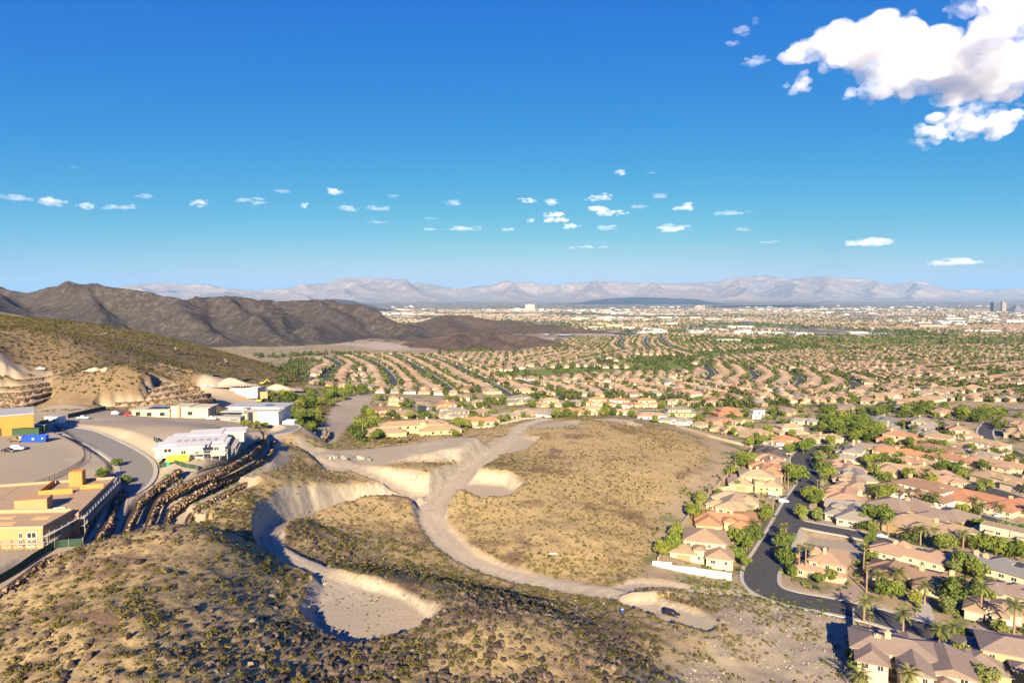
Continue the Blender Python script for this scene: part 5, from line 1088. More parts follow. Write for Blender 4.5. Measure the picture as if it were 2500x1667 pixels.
# ---- timber-framed building at the lower left (two storeys of decks seen from above)
def frame_building():
    ax, ay, az = hit(106, 1338); z = 38.1
    t = thing('timber_building', 'orange plywood building under construction at the lower left edge', 'building', (ax, ay, z), R(4))
    b = MB(); b.box(-30, 0, 0, 13, -1.5, 4.6); part(t, 'wall', b, PLY)
    b = MB(); b.box(-30.2, .2, -.2, 13.2, 4.6, 4.8); b.box(-30.2, .25, -.25, .2, 4.8, 5.5); b.box(-.2, .25, .2, 13.2, 4.8, 5.5); b.box(-30.2, -.2, 12.8, 13.2, 4.8, 5.7); ro = part(t, 'roof', b, PLY2)
    b = MB(); b.box(-14, -9, 3, 5.5, 4.81, 4.86); part(ro, 'plywood_sheet', b, STUD); b = MB(); b.box(-7, -3, 7, 9.5, 4.81, 4.86); part(ro, 'plywood_sheet', b, STUD); b = MB(); b.box(-20, -12, 8, 10, 4.81, 4.86); part(ro, 'plywood_sheet', b, STUD)
    for x in (-15, -13.6, -22, -23.4): b = MB(); b.tube([(x, 4, 4.8), (x, 4, 5.4)], .12, 8); part(ro, 'vent_pipe', b, WHITEP)
    facade_windows(t, [(-2.6, -.03, 3.2, 0, 1.6, 1.0), (-2.6, -.03, 1.2, 0, 1.6, .9), (-5.2, -.03, 3.2, 0, .6, 1.0), (-5.2, -.03, 1.2, 0, .6, .9), (-12.5, -.03, 3.3, 0, .7, .7), (-14.2, -.03, 3.3, 0, .7, .7), (-18, -.03, 3.3, 0, .7, .7)])
    # rear wing, longer and lower in the picture's middle
    bx, by = at_z(186, 1256, 42.3); A2 = R(17); t2 = thing('timber_building', 'long plywood deck building with two boxy roof huts behind it', 'building', (bx, by + .6, z), A2)
    b = MB(); b.box(-40, 0, 0, 36, -1.5, 4.0); part(t2, 'wall', b, PLY)
    b = MB(); b.box(-40.2, .2, -.2, 36.2, 4.0, 4.2); b.box(-40.2, .25, 35.8, 36.25, 4.2, 4.9); b.box(-.2, .25, -.2, 35.8, 4.2, 4.6); b.box(-40.2, -39.8, -.2, 35.8, 4.2, 4.7); ro = part(t2, 'roof', b, PLY2)
    b = MB(); b.box(-16, -8.5, 5, 9.5, 4.2, 7.6); part(ro, 'roof_hut', b, PLY); b = MB(); b.box(-10.5, -7, 30, 33.5, 4.2, 8.6); part(ro, 'roof_hut', b, ORANGE)
    b = MB(); b.box(-16, -7.4, 22, 22.3, 4.2, 5.6); b.box(-16, -15.7, 22.3, 35, 4.2, 5.6); b.box(-6.6, -.4, 26, 26.3, 4.2, 5.4); part(ro, 'parapet', b, ORANGE)
    b = MB(); [b.bar((-10.3 + .5 * k, 29.9, 4.4), (-10.3 + .5 * k, 29.9, 8.4), .06) for k in range(7)]; part(ro, 'stud_wall', b, STUD)
    b = MB(); b.box(-24, -5, 7.0, 7.3, 4.22, 4.4); part(ro, 'beam', b, WHITEP); b = MB(); [b.box(-34 + 9 * k, -33.88 + 9 * k, .4, 34, 4.2, 4.215) for k in range(4)]; part(ro, 'sheet_joint', b, DOORM)
    c, s = math.cos(R(4)), math.sin(R(4)); W = lambda x, y: (ax + x * c - y * s, ay + x * s + y * c)
    scaffold('scaffold', 'steel scaffold along the near timber building side wall', W(1.6, -1), W(1.6, 14), z - 1, 2); scaffold('scaffold', 'steel scaffold along the front of the near timber building', W(-30, -1.7), W(1, -1.7), z - .5, 1)
    c2, s2 = math.cos(A2), math.sin(A2); scaffold('scaffold', 'long steel scaffold beside the rear plywood deck', (bx + 1.8 * c2, by + 1.8 * s2), (bx + 1.8 * c2 - 37 * s2, by + 1.8 * s2 + 37 * c2), z - 1, 2)
frame_building()

# ---- plain orange box building
x, y, z = hit(84, 1058); t = thing('sheathed_building', 'plain bright orange sheathed box building at the left edge', 'building', (x - 17.5 * math.cos(R(35)), y - 17.5 * math.sin(R(35)), z), R(35))
b = MB(); b.box(-14, 17.5, 0, 22, -2, 8.2); part(t, 'wall', b, ORANGE); b = MB(); b.box(-14.2, 17.7, -.2, 22.2, 8.2, 8.4); b.box(-14.2, 17.7, -.2, .15, 8.4, 8.7); b.box(17.35, 17.7, .15, 22.2, 8.4, 8.7); part(t, 'roof', b, GREYROOF)
facade_windows(t, [(1.5, -.03, 5.4, 0, 1.2, .9)]); b = MB(); b.box(4.2, 6.6, -.06, .1, 0, 3.4); part(t, 'door', b, DOORM); b = MB(); b.box(-3, 3.2, -1.6, -.02, -1, 3.6); part(t, 'stair_box', b, ORANGE)

# ---- white-wrapped flat-roofed house on the round pad
WROOF = plain('white_roof_membrane', (0.54, 0.51, 0.45), .7, .1, .25)
def white_house():
    x, y, z = hit(478, 1106); t = thing('white_house', 'half-built white flat-roofed house with stepped roofs on the round pad', 'house', (x, y, z), R(16)); t.scale = (.86, .86, .8); wg = [(-14, 10, 4, 22, 3.5), (-7, 5, -5, 5, 3.8), (4.5, 12, -2, 14, 3.2), (-16, -7, 0, 12, 3.1), (-6, 7, 21, 34, 3.6), (6.5, 17, 26, 38, 3.3), (-1, 4, -8, -4.5, 4.4), (-13, -6.5, 21.5, 30, 3.0)]
    w, r_ = MB(), MB()
    for i, (x0, x1, y0, y1, h) in enumerate(wg): w.box(x0, x1, y0, y1, -1.5, h)
    part(t, 'wall', w, WRAP)
    for i, (x0, x1, y0, y1, h) in enumerate(wg): b = MB(); b.box(x0 - .9, x1 + .9, y0 - .9, y1 + .9, h + .01 * i, h + .5 + .01 * i); b.box(x0 - .5, x1 + .5, y0 - .5, y1 + .5, h + .5 + .01 * i, h + .56 + .01 * i); part(t, 'roof', b, WROOF)
    b = MB()
    for k in range(6): b.box(-9 + 3 * k, -7.4 + 3 * k, 6, 12, 4.12, 4.2)
    part(t, 'roof_sheet', b, GREYROOF)
    for px, py, a, s_ in ((-4, -5.03, 0, 1.4), (1.5, -8.03, 0, 1.0), (8.5, -2.03, 0, 1.5), (-11, -.03, 0, 2.2), (12.03, 2, R(90), 1.3), (12.03, 8, R(90), 1.3)): wo = link('window', WINF, WHITEP, t, (px, py, 1.9), a); wo.scale = (s_, 1, 1.2); link('pane', WINP, GLASS, wo)
    c, s = math.cos(R(16)), math.sin(R(16)); W = lambda a, b_: (x + a * c - b_ * s, y + a * s + b_ * c)
    scaffold('scaffold', 'thin scaffold on the right side of the white half-built house', W(14, -3), W(14, 14), z - .2, 1); scaffold('scaffold', 'thin scaffold in front of the white half-built house', W(-1, -10.4), W(12, -10.4), z - .2, 1)
white_house()

# ---- finished modern house with overhanging roofs
def modern_house():
    x, y, z = hit(612, 1032); t = thing('modern_house', 'modern white and grey house with layered flat overhanging roofs', 'house', (x, y, z), R(-4)); W_, G = MB(), MB()
    W_.box(-14, 15, 3, 19, -1, 7.6); W_.box(-4, 16, -1, 4, -1, 6.6); part(t, 'wall', W_, WALLM['white']); G.box(-14, -3, -6, 3.2, -1, 4.0); G.box(-4.2, -1, -1.6, 3, -1, 8); G.box(2, 4.5, -1.4, 2, -1, 7.2); G.box(-26, -14, -1, 3, -1, 3.0); part(t, 'grey_wall', G, MIDGREY)
    for a in ((-16, 17.5, 4, 21, 7.7, 8.1), (-15.5, -1.5, -3, 8, 6.2, 6.6), (-3, 18, -2.6, 7, 7.0, 7.35), (-15, -2.5, -6.8, 3, 4.0, 4.3), (-26.5, -13.5, -1.6, 3.4, 3.0, 3.3)): b = MB(); b.box(*a); part(t, 'roof', b, GREYROOF)
    b = MB(); b.box(-.9, 1.9, -1.08, -.9, 0, 6.2); part(t, 'tall_window', b, GLASS); b = MB(); b.box(4, 8.5, 9, 13, 8.1, 8.25); part(t, 'skylight', b, SOLAR); b = MB(); b.box(-13.9, -6, 2.9, 3.05, 4.6, 6.0); part(t, 'glass_rail', b, GLASS)
    for k in range(3): b = MB(); b.box(-8 + 1.3 * k, -7.2 + 1.3 * k, -6.07, -5.9, 2.3, 3.0); part(t, 'window', b, GLASS)
    b = MB(); b.box(17.5, 24, 1, 8, -1, .9); part(t, 'pool_deck', b, WALLM['white'])
modern_house()

# ---- long low building with flat roofs and solar panels
x, y, z = hit(395, 1018); t = thing('low_house', 'long low beige house with flat roofs and solar panels below the terraces', 'house', (x, y, z), R(2))
b = MB()
for a in ((-17, -9, 2, 12, -1, 3.4), (-9, 4, 0, 11, -1, 4.0), (4, 13, 3, 14, -1, 5.0), (13, 24, 2, 13, -1, 4.6)): b.box(*a)
b.tube([(6.5, 2.5, -1), (6.5, 2.5, 5.6)], 2.6, 14); part(t, 'wall', b, BEIGE)
for a in ((-18, -8.5, 1, 13, 3.4, 3.7), (-10, 5, -1, 12, 4.0, 4.35), (4.2, 14, 2, 15, 5.0, 5.3), (12.5, 25.5, 1, 14, 4.6, 4.95)): b = MB(); b.box(*a); part(t, 'roof', b, PLANK)
b = MB(); b.box(-8.5, 3, .5, 9, 4.36, 4.5); part(t, 'solar_panels', b, SOLAR)
for k in range(5): b = MB(); b.box(-15 + 7 * k, -12.4 + 7 * k, [1.9, -.1, -.1, 2.9, 1.9][k], [2.05, .05, .05, 3.05, 2.05][k], .6, 2.6); part(t, 'window', b, GLASS)
# ---- site cabin, porta-toilets, bins, containers
def site_cabin(u, v, w, d, h, rz, label, mat):
    x, y, z = hit(u, v); t = thing('site_cabin', label, 'cabin', (x, y, z), rz); b = MB(); b.box(-w / 2, w / 2, 0, d, -.3, h); part(t, 'wall', b, mat); b = MB(); b.box(-w / 2 - .2, w / 2 + .2, -.2, d + .2, h, h + .2); part(t, 'roof', b, GREYROOF)
    for k in (-.25, .2): wo = link('window', WINF, WHITEP, t, (w * k, -.02, h * .55)); wo.scale = (.8, 1, .8); link('pane', WINP, GLASS, wo)
site_cabin(126, 1033, 7.5, 4, 3, R(-8), 'small white site cabin beside the green fence', WHITEP)
def skip_bin(u, v, L, W, H, rz, label, mat, name='skip_bin'):
    x, y, z = hit(u, v); t = thing(name, label, 'bin', (x, y, z), rz); b = MB(); l, w = L / 2, W / 2
    b.add([(-l, -w, .2), (l, -w, .2), (l, w, .2), (-l, w, .2), (-l - .3, -w, H), (l + .3, -w, H), (l + .3, w, H), (-l - .3, w, H)], [(0, 3, 2, 1), (0, 1, 5, 4), (1, 2, 6, 5), (2, 3, 7, 6), (3, 0, 4, 7)]); b.box(-l + .1, l - .1, -w + .1, w - .1, .25, H * .55); part(t, 'body', b, mat)
    b = MB()
    for k in range(int(L / 1.1)): b.box(-l + .5 + 1.1 * k, -l + .65 + 1.1 * k, -w - .1, -w - .005, .25, H - .05)
    part(t, 'ribs', b, mat); b = MB(); b.box(-l - .35, l + .35, -w - .12, -w + .02, H, H + .12); b.box(-l - .35, l + .35, w - .02, w + .12, H, H + .12); part(t, 'rim', b, mat)
    return t
tb = skip_bin(86, 1078, 8.2, 2.5, 2.5, R(12), 'blue roll-off dumpster with a small white emblem on the left pad', BLUEP); b = MB(); b.tube([(-.2, -1.39, 1.4), (-.2, -1.40, 1.4)], .42, 12); b.tube([(3, -1.39, 1.5), (3, -1.40, 1.5)], .25, 10); part(tb, 'emblem', b, WHITEP)
skip_bin(436, 1126, 7.0, 2.4, 2.0, R(14), 'long yellow dumpster below the white half-built house', YELLOWP); skip_bin(402, 1098, 2.6, 3.6, 2.2, R(-10), 'short yellow dumpster at the corner of the white half-built house', YELLOWP)
def container(u, v, L, rz, label, mat, top):
    x, y, z = hit(u, v); t = thing('shipping_container', label, 'container', (x, y, z), rz); b = MB(); b.box(-L / 2, L / 2, 0, 2.5, 0, 2.6); part(t, 'body', b, mat); b = MB(); b.box(-L / 2 - .05, L / 2 + .05, -.05, 2.55, 2.6, 2.75); part(t, 'top', b, top); b = MB(); [b.box(-L / 2 + .4 + k, -L / 2 + .6 + k, -.06, -.005, .1, 2.5) for k in range(int(L - .5))]; part(t, 'ribs', b, mat)
container(62, 1062, 10, R(10), 'long dark green container behind the blue dumpster', GREENP, GREENP); container(80, 1054, 9, R(10), 'green container with white roof nearest the orange building', GREENP, WHITEP)
x, y, z = hit(412, 1136); t = thing('portable_toilet', 'teal portable toilet by the green fence corner', 'toilet', (x, y, z)); b = MB(); b.box(-.6, .6, -.6, .6, 0, 2.2); part(t, 'cabin', b, plain('teal_plastic', (0.02, 0.25, 0.2), .5)); b = MB(); b.box(-.65, .65, -.65, .65, 2.2, 2.35); part(t, 'roof', b, WHITEP)

# ---- fences
def fence(pts, label, h=1.8, mat=SCREEN, step=3.0, solid=True, z_off=0.0):
    P = smooth_line([hit(u, v) for u, v in pts], 6); P[:, 2] = zt(P[:, 0], P[:, 1]) + z_off; o = P[len(P) // 2].copy(); t = thing('fence', label, 'fence', tuple(o), 0, 'site fences'); Q = P - o
    if solid:
        V = np.stack([Q + [0, 0, .05], Q + [0, 0, h], Q + [.06, .06, h], Q + [.06, .06, .05]], 1).reshape(-1, 3); link('screen', mesh_np('screen', V, grid_faces(len(Q), 4)), mat, t)
    else:
        b = MB()
        for a, c in zip(Q[:-1], Q[1:]):
            for z in (.25, h - .15): b.bar(a + [0, 0, z], c + [0, 0, z], .03)
            n = max(1, int(np.linalg.norm(c - a) / .35))
            for k in range(n): p = a + (c - a) * k / n; b.bar(p, p + [0, 0, h], .016)
        part(t, 'bars', b, mat)
    s = np.concatenate([[0], np.cumsum(np.linalg.norm(np.diff(Q, axis=0), axis=1))]); m = None
    for k in range(int(s[-1] / step) + 1):
        p = [np.interp(k * step, s, Q[:, c]) for c in range(3)]
        if m is None: b = MB(); b.tube([(0, 0, -.4), (0, 0, h + .15)], .05, 6); m = b.mesh('post')
        link('post', m, STEEL if solid else IRON, t, p)
fence([(-20,1435),(40,1400),(95,1362),(140,1338),(200,1333)], 'dark screened fence on top of the big-boulder wall, lower left', 2.0)
fence([(203,1332),(222,1290),(252,1240),(280,1195),(290,1172)], 'dark screen fence running up beside the rear plywood deck', 1.8, plain('brown_screen', (0.05, 0.035, 0.03), .8, .3))
fence([(165,1021),(205,1012),(258,1000)], 'dark green screened fence behind the parked cars, far left pad', 2.2); fence([(85,1048),(120,1032),(160,1028)], 'green fence by the small site cabin', 2.0)
fence([(388,1142),(440,1138),(485,1150)], 'green fence at the corner of the white house pad', 1.6); fence([(375,1075),(392,1090),(402,1122),(388,1140)], 'green fence bending round the short yellow dumpster', 1.8); fence([(475,905),(520,920),(600,930),(660,938)], 'thin green fence along the foot of the scrub slope', 1.8)
fence([(130,1042),(180,1075),(205,1105),(195,1135),(130,1170),(60,1195),(0,1218)], 'black iron railing round the curved edge of the left dirt pad', 1.5, IRON, 3.0, False, .05)
fence([(632,1048),(640,1062),(628,1085),(590,1112),(530,1138),(478,1158)], 'black iron railing round the white house pad', 1.4, IRON, 3.0, False, .05)

# ================================================================ vehicles
def car_mesh(kind):
    L, W = {'suv': (4.7, 1.9), 'car': (4.6, 1.8), 'pickup': (5.6, 1.95)}[kind]; b, g = MB(), MB(); hw = W / 2
    def loft(secs, mb):   # sections along x: (x, half width low, half width high, z0, z1)
        V = [];
        for x, a, c, z0, z1 in secs: V += [(x, -a, z0), (x, a, z0), (x, a, (z0 + z1) * .5), (x, c, z1), (x, -c, z1), (x, -a, (z0 + z1) * .5)]
        n = len(secs); F = [(i * 6 + j, i * 6 + (j + 1) % 6, (i + 1) * 6 + (j + 1) % 6, (i + 1) * 6 + j) for i in range(n - 1) for j in range(6)]; mb.add(V, F + [(5, 4, 3, 2, 1, 0), tuple(range((n - 1) * 6, n * 6))])
    if kind == 'suv':
        loft([(-L / 2, hw * .9, hw * .86, .4, 1.05), (-L / 2 + .25, hw, hw * .95, .35, 1.15), (.6, hw, hw * .95, .35, 1.12), (1.0, hw, hw * .93, .35, 1.08), (L / 2 - .25, hw * .97, hw * .86, .38, .98), (L / 2, hw * .86, hw * .76, .45, .82)], b)
        loft([(-L / 2 + .1, hw * .9, hw * .78, 1.1, 1.7), (-L / 2 + .45, hw * .92, hw * .8, 1.1, 1.8), (.1, hw * .92, hw * .8, 1.1, 1.8), (.5, hw * .92, hw * .76, 1.08, 1.66), (1.15, hw * .9, hw * .85, 1.04, 1.1)], b)
        gl = [(-L / 2 + .5, .2, 1.18, 1.62)]
    elif kind == 'car':
        loft([(-L / 2, hw * .88, hw * .8, .4, .85), (-L / 2 + .3, hw, hw * .92, .3, .95), (.5, hw, hw * .93, .3, .93), (L / 2 - .3, hw * .95, hw * .82, .32, .78), (L / 2, hw * .82, hw * .7, .4, .65)], b)
        loft([(-1.7, hw * .88, hw * .8, .9, .96), (-1.0, hw * .88, hw * .7, .9, 1.38), (.1, hw * .88, hw * .7, .9, 1.42), (1.1, hw * .88, hw * .82, .88, .94)], b); gl = [(-1.2, .45, .95, 1.3)]
    else:
        loft([(-L / 2, hw * .94, hw * .92, .5, 1.1), (.3, hw, hw * .95, .45, 1.12), (1.3, hw, hw * .93, .45, 1.12), (L / 2 - .2, hw * .96, hw * .86, .45, 1.05), (L / 2, hw * .86, hw * .8, .5, .95)], b)
        loft([(-.9, hw * .92, hw * .82, 1.1, 1.75), (-.6, hw * .92, hw * .8, 1.1, 1.85), (.55, hw * .92, hw * .78, 1.1, 1.82), (1.2, hw * .9, hw * .85, 1.08, 1.14)], b); gl = [(-.75, .6, 1.2, 1.68)]
    for x0, x1, z0, z1 in gl:
        for s in (-1, 1):
            m = (x0 + x1) / 2; k = .95 if kind != 'car' else .90
            for a0, a1 in ((x0, m - .05), (m + .05, x1)): g.add([(a0, s * hw * .935, z0), (a1, s * hw * .935, z0), (a1 - .1, s * hw * .86 * k, z1), (a0 + .05, s * hw * .86 * k, z1)], [(0, 1, 2, 3) if s < 0 else (3, 2, 1, 0)])
        g.add([(x1 + .62, -hw * .78, z0 + .02), (x1 + .62, hw * .78, z0 + .02), (x1 + .12, hw * .7, z1 + .06), (x1 + .12, -hw * .7, z1 + .06)], [(0, 1, 2, 3)]); g.add([(x0 - .32, -hw * .72, z0), (x0 - .32, hw * .72, z0), (x0 - .12, hw * .68, z1), (x0 - .12, -hw * .68, z1)], [(3, 2, 1, 0)])
    bed = None
    if kind == 'pickup': bed = MB(); bed.box(-L / 2 + .12, -.95, -hw * .8, hw * .8, 1.0, 1.135)
    return b.mesh('body', True), g.mesh('glass'), (bed.mesh('bed') if bed else None), L, W
CARM = {k: car_mesh(k) for k in ('suv', 'car', 'pickup')}
_b = MB(); _b.tube([(0, -.12, 0), (0, .12, 0)], .36, 14); WHEEL = _b.mesh('wheel'); _b = MB(); _b.tube([(0, -.135, 0), (0, .135, 0)], .2, 10); RIM = _b.mesh('rim'); _b = MB(); _b.box(-.05, .05, -.2, .2, -.08, .08); LAMP = _b.mesh('headlight')
CARBODY = {}
def car(u, v, kind, rz, mat, label, group='parked cars'):
    x, y, z = hit(u, v); bm_, gm, bd, L, W = CARM[kind]; t = thing('car' if kind != 'pickup' else 'pickup_truck', label, 'car' if kind != 'pickup' else 'truck', (x, y, z + .05), R(rz), group)
    key = (kind, mat.name)
    if key not in CARBODY: c = bm_.copy(); c.materials.append(mat); CARBODY[key] = c
    link('body', CARBODY[key], None, t); link('glass', gm, GLASS, t)
    if bd: link('bed', bd, BLACKP, t)
    for sx in (-.31, .31):
        for sy in (-1, 1): w = link('wheel', WHEEL, TYRE, t, (L * sx, sy * (W / 2 - .1), .36)); link('rim', RIM, STEEL, w)
    for sy in (-1, 1): link('headlight', LAMP, WHITEP, t, (L / 2 - .04, sy * W * .33, .72))
    return t
car(1640,1503,'suv',-32,BLACKP,'black off-road SUV parked alone on the rubble pad'); car(1888,1325,'car',78,CARWHITE,'white saloon parked by the kerb below the side street'); car(1913,1226,'suv',-5,CARWHITE,'white car turning out of a driveway on the hill-side row'); car(1888,1210,'suv',-35,CARWHITE,'white SUV in the driveway of the yellow two-storey house')
car(2152,1311,'car',-18,CARWHITE,'white saloon parked on the side street kerb'); car(2368,1360,'suv',-18,CARWHITE,'white car half hidden behind the hedge, side street'); car(2443,1525,'pickup',-20,CARWHITE,'white pickup in the driveway at the lower right edge'); car(2205,1297,'car',75,DARKGREY,'dark car in the shaded driveway of the tan house'); car(2440,1262,'car',-16,SILVERP,'silver car parked on the low street, far right'); car(1922,1110,'car',-10,CARWHITE,'white car beside the black-roofed house')
car(44,1098,'suv',-4,CARWHITE,'white van-like SUV with its door open on the left dirt pad'); car(22,1103,'car',8,BLACKP,'black car beside the white SUV on the left pad'); car(38,1078,'pickup',2,BRONZE,'dark bronze pickup beside the blue dumpster'); car(54,1077,'pickup',4,SILVERP,'silver pickup hidden behind the blue dumpster end'); car(203,1023,'pickup',3,CARWHITE,'white pickup parked below the dark green fence')
car(284,1012,'suv',0,CARWHITE,'white SUV left of the black and red cars'); car(297,1014,'car',0,BLACKP,'black car between the white SUV and the red car'); car(313,1015,'car',0,REDP,'red car in front of the low beige house')
for i, (u, m, w) in enumerate([(435, DARKGREY, 'dark grey'), (447, BLACKP, 'black'), (459, CARWHITE, 'white'), (470, SILVERP, 'silver'), (480, BLACKP, 'black'), (491, DARKGREY, 'dark grey')]): car(u, 1018 - i * .9, 'car', 40, m, f'{w} car, {ORD[i]} from left in the row by the low beige house')
car(516,1024,'pickup',4,CARWHITE,'white flatbed truck beside the modern grey house'); car(663,965,'pickup',0,CARWHITE,'white pickup on the far construction site'); car(1045,1000,'car',80,CARWHITE,'white car on the dark cul-de-sac behind the yellow mansion'); car(100,903,'pickup',0,CARWHITE,'white truck on the high graded pad, upper left'); car(498,943,'car',0,CARWHITE,'white van among vehicles at the far construction site'); car(518,944,'pickup',0,SILVERP,'silver truck among vehicles at the far construction site')

# ================================================================ far construction site
x, y, z = hit(597, 968); t = thing('concrete_walls', 'grey concrete basement walls at the far construction site', 'building', (x, y, z), R(-6)); b = MB(); b.box(-12, 1, 0, 1, -1, 6.5); b.box(-12, -11, 1, 12, -1, 6.5); b.box(1.8, 11, -1, 0, -1, 7); b.box(10, 11, 0, 12, -1, 7); b.box(-11, 10, 11, 12, -1, 6.5); part(t, 'wall', b, CONCW); b = MB(); [b.bar((-10 + 2.3 * k, 5, 0), (-10 + 2.3 * k, 5, 8.5), .12) for k in range(9)]; part(t, 'formwork_props', b, STUD); b = MB(); b.box(13, 19, -1, 0, -1, 4); part(t, 'timber_form', b, PLY)
def pile(u, v, r, h, label, mat, seed):
    x, y, z = hit(u, v); n, m = 14, 28; V = []; rr = np.random.default_rng(seed)
    for i in range(n + 1):
        for j in range(m):
            a = 2 * math.pi * j / m; q = i / n * r * (1 + .18 * math.sin(3 * a + seed)); V.append((q * math.cos(a) * 1.5, q * math.sin(a), h * (math.exp(-(i / n * 1.9) ** 2)) - .5 * i / n + rr.normal(0, .12)))
    F = [(i * m + j, (i + 1) * m + j, (i + 1) * m + (j + 1) % m, i * m + (j + 1) % m) for i in range(n) for j in range(m)]; link('dirt_pile', mesh_np('dirt_pile', V, np.array(F), True), mat, None, (x, y, z - .3), 0, label, 'dirt pile', 'heaps of excavated earth')
DIRT = plain('loose_dirt', (0.40, 0.33, 0.24), .95, .2, .3, bmp=.3); DIRT2 = plain('brown_dirt', (0.24, 0.17, 0.10), .95, .2, .3)
pile(560,938,13,5.5,'large grey earth heap below the scrub slope',DIRT,1); pile(675,950,15,5.5,'broad pale earth heap right of the concrete walls',DIRT,2); pile(690,966,8,3,'small brown earth heap by the concrete walls',DIRT2,3); pile(745,970,11,2.5,'low pale earth heap beside the green trees',DIRT,4); pile(232,903,5,2,'small heap on the left of the high graded pad',DIRT,5); pile(258,902,4.5,1.7,'small heap on the right of the high graded pad',DIRT,6)
def excavator(u, v, rz, label):
    x, y, z = hit(u, v); t = thing('excavator', label, 'excavator', (x, y, z), R(rz), 'yellow excavators'); b = MB(); b.box(-1.9, 1.9, -1.5, -.8, 0, .9); b.box(-1.9, 1.9, .8, 1.5, 0, .9); part(t, 'tracks', b, TYRE); b = MB(); b.box(-2.2, 1.2, -1.3, 1.3, .95, 2.1); part(t, 'body', b, YELLOWP); b = MB(); b.box(.1, 1.5, .1, 1.3, 2.1, 3.2); part(t, 'cab', b, GLASS)
    b = MB(); b.bar((1.2, -.3, 1.8), (4.5, -.3, 4.8), .28); b.bar((4.5, -.3, 4.8), (7.2, -.3, 2.2), .22); part(t, 'boom', b, YELLOWP); b = MB(); b.box(6.7, 7.9, -.9, .3, .9, 2.1); part(t, 'bucket', b, IRON)
excavator(640,938,20,'yellow excavator on the crest of the earth heap'); excavator(632,982,30,'yellow excavator in front of the concrete walls')
for i, (u, v) in enumerate([(556,958),(575,975),(700,966)]): fence([(u, v), (u + 30, v + 3)], f'orange mesh barrier, {ORD[i]} from left at the far construction site', 1.0, plain('orange_mesh', (0.6, 0.14, 0.05), .8))

# ================================================================ rocks, walls and bits near the roads
for i in range(13):
    u = 808 + i * 7.2 + random.uniform(-1, 1) + (8 if i > 5 else 0); x, y, z = hit(u, 1121 + random.uniform(-3, 4)); s = random.uniform(.9, 1.75)
    V, F = STONES[i % 9]; me_ = mesh_np('boulder', V * s, F); vattr(me_, 'tone', np.full(len(V), random.random())); link('boulder', me_, GREYROCK, None, (x, y, z + s * .3), random.random() * 6, f'grey boulder, {ORD[i]} from left in the row on the dirt pad', 'boulder', 'grey boulders lined up on the dirt pad')
def block_wall(pts, h, label, mat, th=.2, lift=0.0):
    P = np.array([hit(u, v) for u, v in pts]); o = P[0].copy(); t = thing('garden_wall', label, 'wall', tuple(o)); b, c = MB(), MB()
    for p, q in zip(P[:-1], P[1:]):
        n = max(1, int(np.hypot(*(q - p)[:2]) / 4.5))
        for k in range(n):
            a, e = p + (q - p) * k / n - o, p + (q - p) * (k + 1) / n - o; z0 = min(zt1(*(a + o)[:2]), zt1(*(e + o)[:2])) - o[2]; d = (e - a) / 2; d[2] = 0; L = np.hypot(d[0], d[1]); nn = np.array([-d[1], d[0], 0]) / (L + 1e-9)
            b.obox(((a + e) / 2 * [1, 1, 0]) + [0, 0, z0 + h / 2 - .5], d * .998, nn * th, np.array([0, 0, h / 2 + .5])); c.obox(((a + e) / 2 * [1, 1, 0]) + [0, 0, z0 + h + .05], d * .999, nn * (th + .06), np.array([0, 0, .05]))
    part(t, 'wall', b, mat); part(t, 'coping', c, CONC)
block_wall([(1592,1378),(1640,1390),(1700,1402),(1786,1416)], 2.6, 'long white garden wall below the tan two-storey house', WALLM['white'])
block_wall([(1606,1372),(1622,1348),(1632,1335)], 1.8, 'short tan wall climbing beside the white garden wall', WALLM['tan']); block_wall([(2085,1560),(2083,1500)], 2.2, 'pale retaining wall edge above the shaded gully, lower right', WALLM['beige']); block_wall([(1742,1200),(1790,1192),(1835,1202)], 1.8, 'pinkish wall behind the gravel lot of the hill-side row', WALLM['peach'])
block_wall([(1135,1042),(1168,1046),(1200,1042),(1250,1030),(1330,1020),(1400,1012)], 1.6, 'pale wall along the back gardens at the crest', WALLM['beige'])
block_wall([(1632,1330),(1660,1290),(1700,1238),(1745,1196),(1775,1165),(1800,1140),(1822,1118),(1838,1095)], 1.7, 'tan block wall between the round hill and the gardens', WALLM['tan'])
block_wall([(1838,1092),(1790,1082),(1730,1066),(1690,1053),(1650,1042)], 1.7, 'tan block wall round the far foot of the hill', WALLM['tan'])
x, y, z = hit(1350, 1352); t = thing('signboard', 'white board lying on the round hill near the dirt road', 'board', (x, y, z + .15), .1); b = MB(); b.box(-1.4, 1.4, -.5, .5, 0, .12); part(t, 'panel', b, WHITEP)
x, y, z = hit(1519, 1494); t = thing('barrel', 'small blue barrel in the bank shadow by the dirt road', 'barrel', (x, y, z)); b = MB(); b.tube([(0, 0, 0), (0, 0, .45), (0, 0, .9)], [.42, .47, .42], 12); part(t, 'body', b, BLUEP); b = MB(); b.tube([(0, 0, .9), (0, 0, .96)], .44, 12); part(t, 'lid', b, WHITEP)
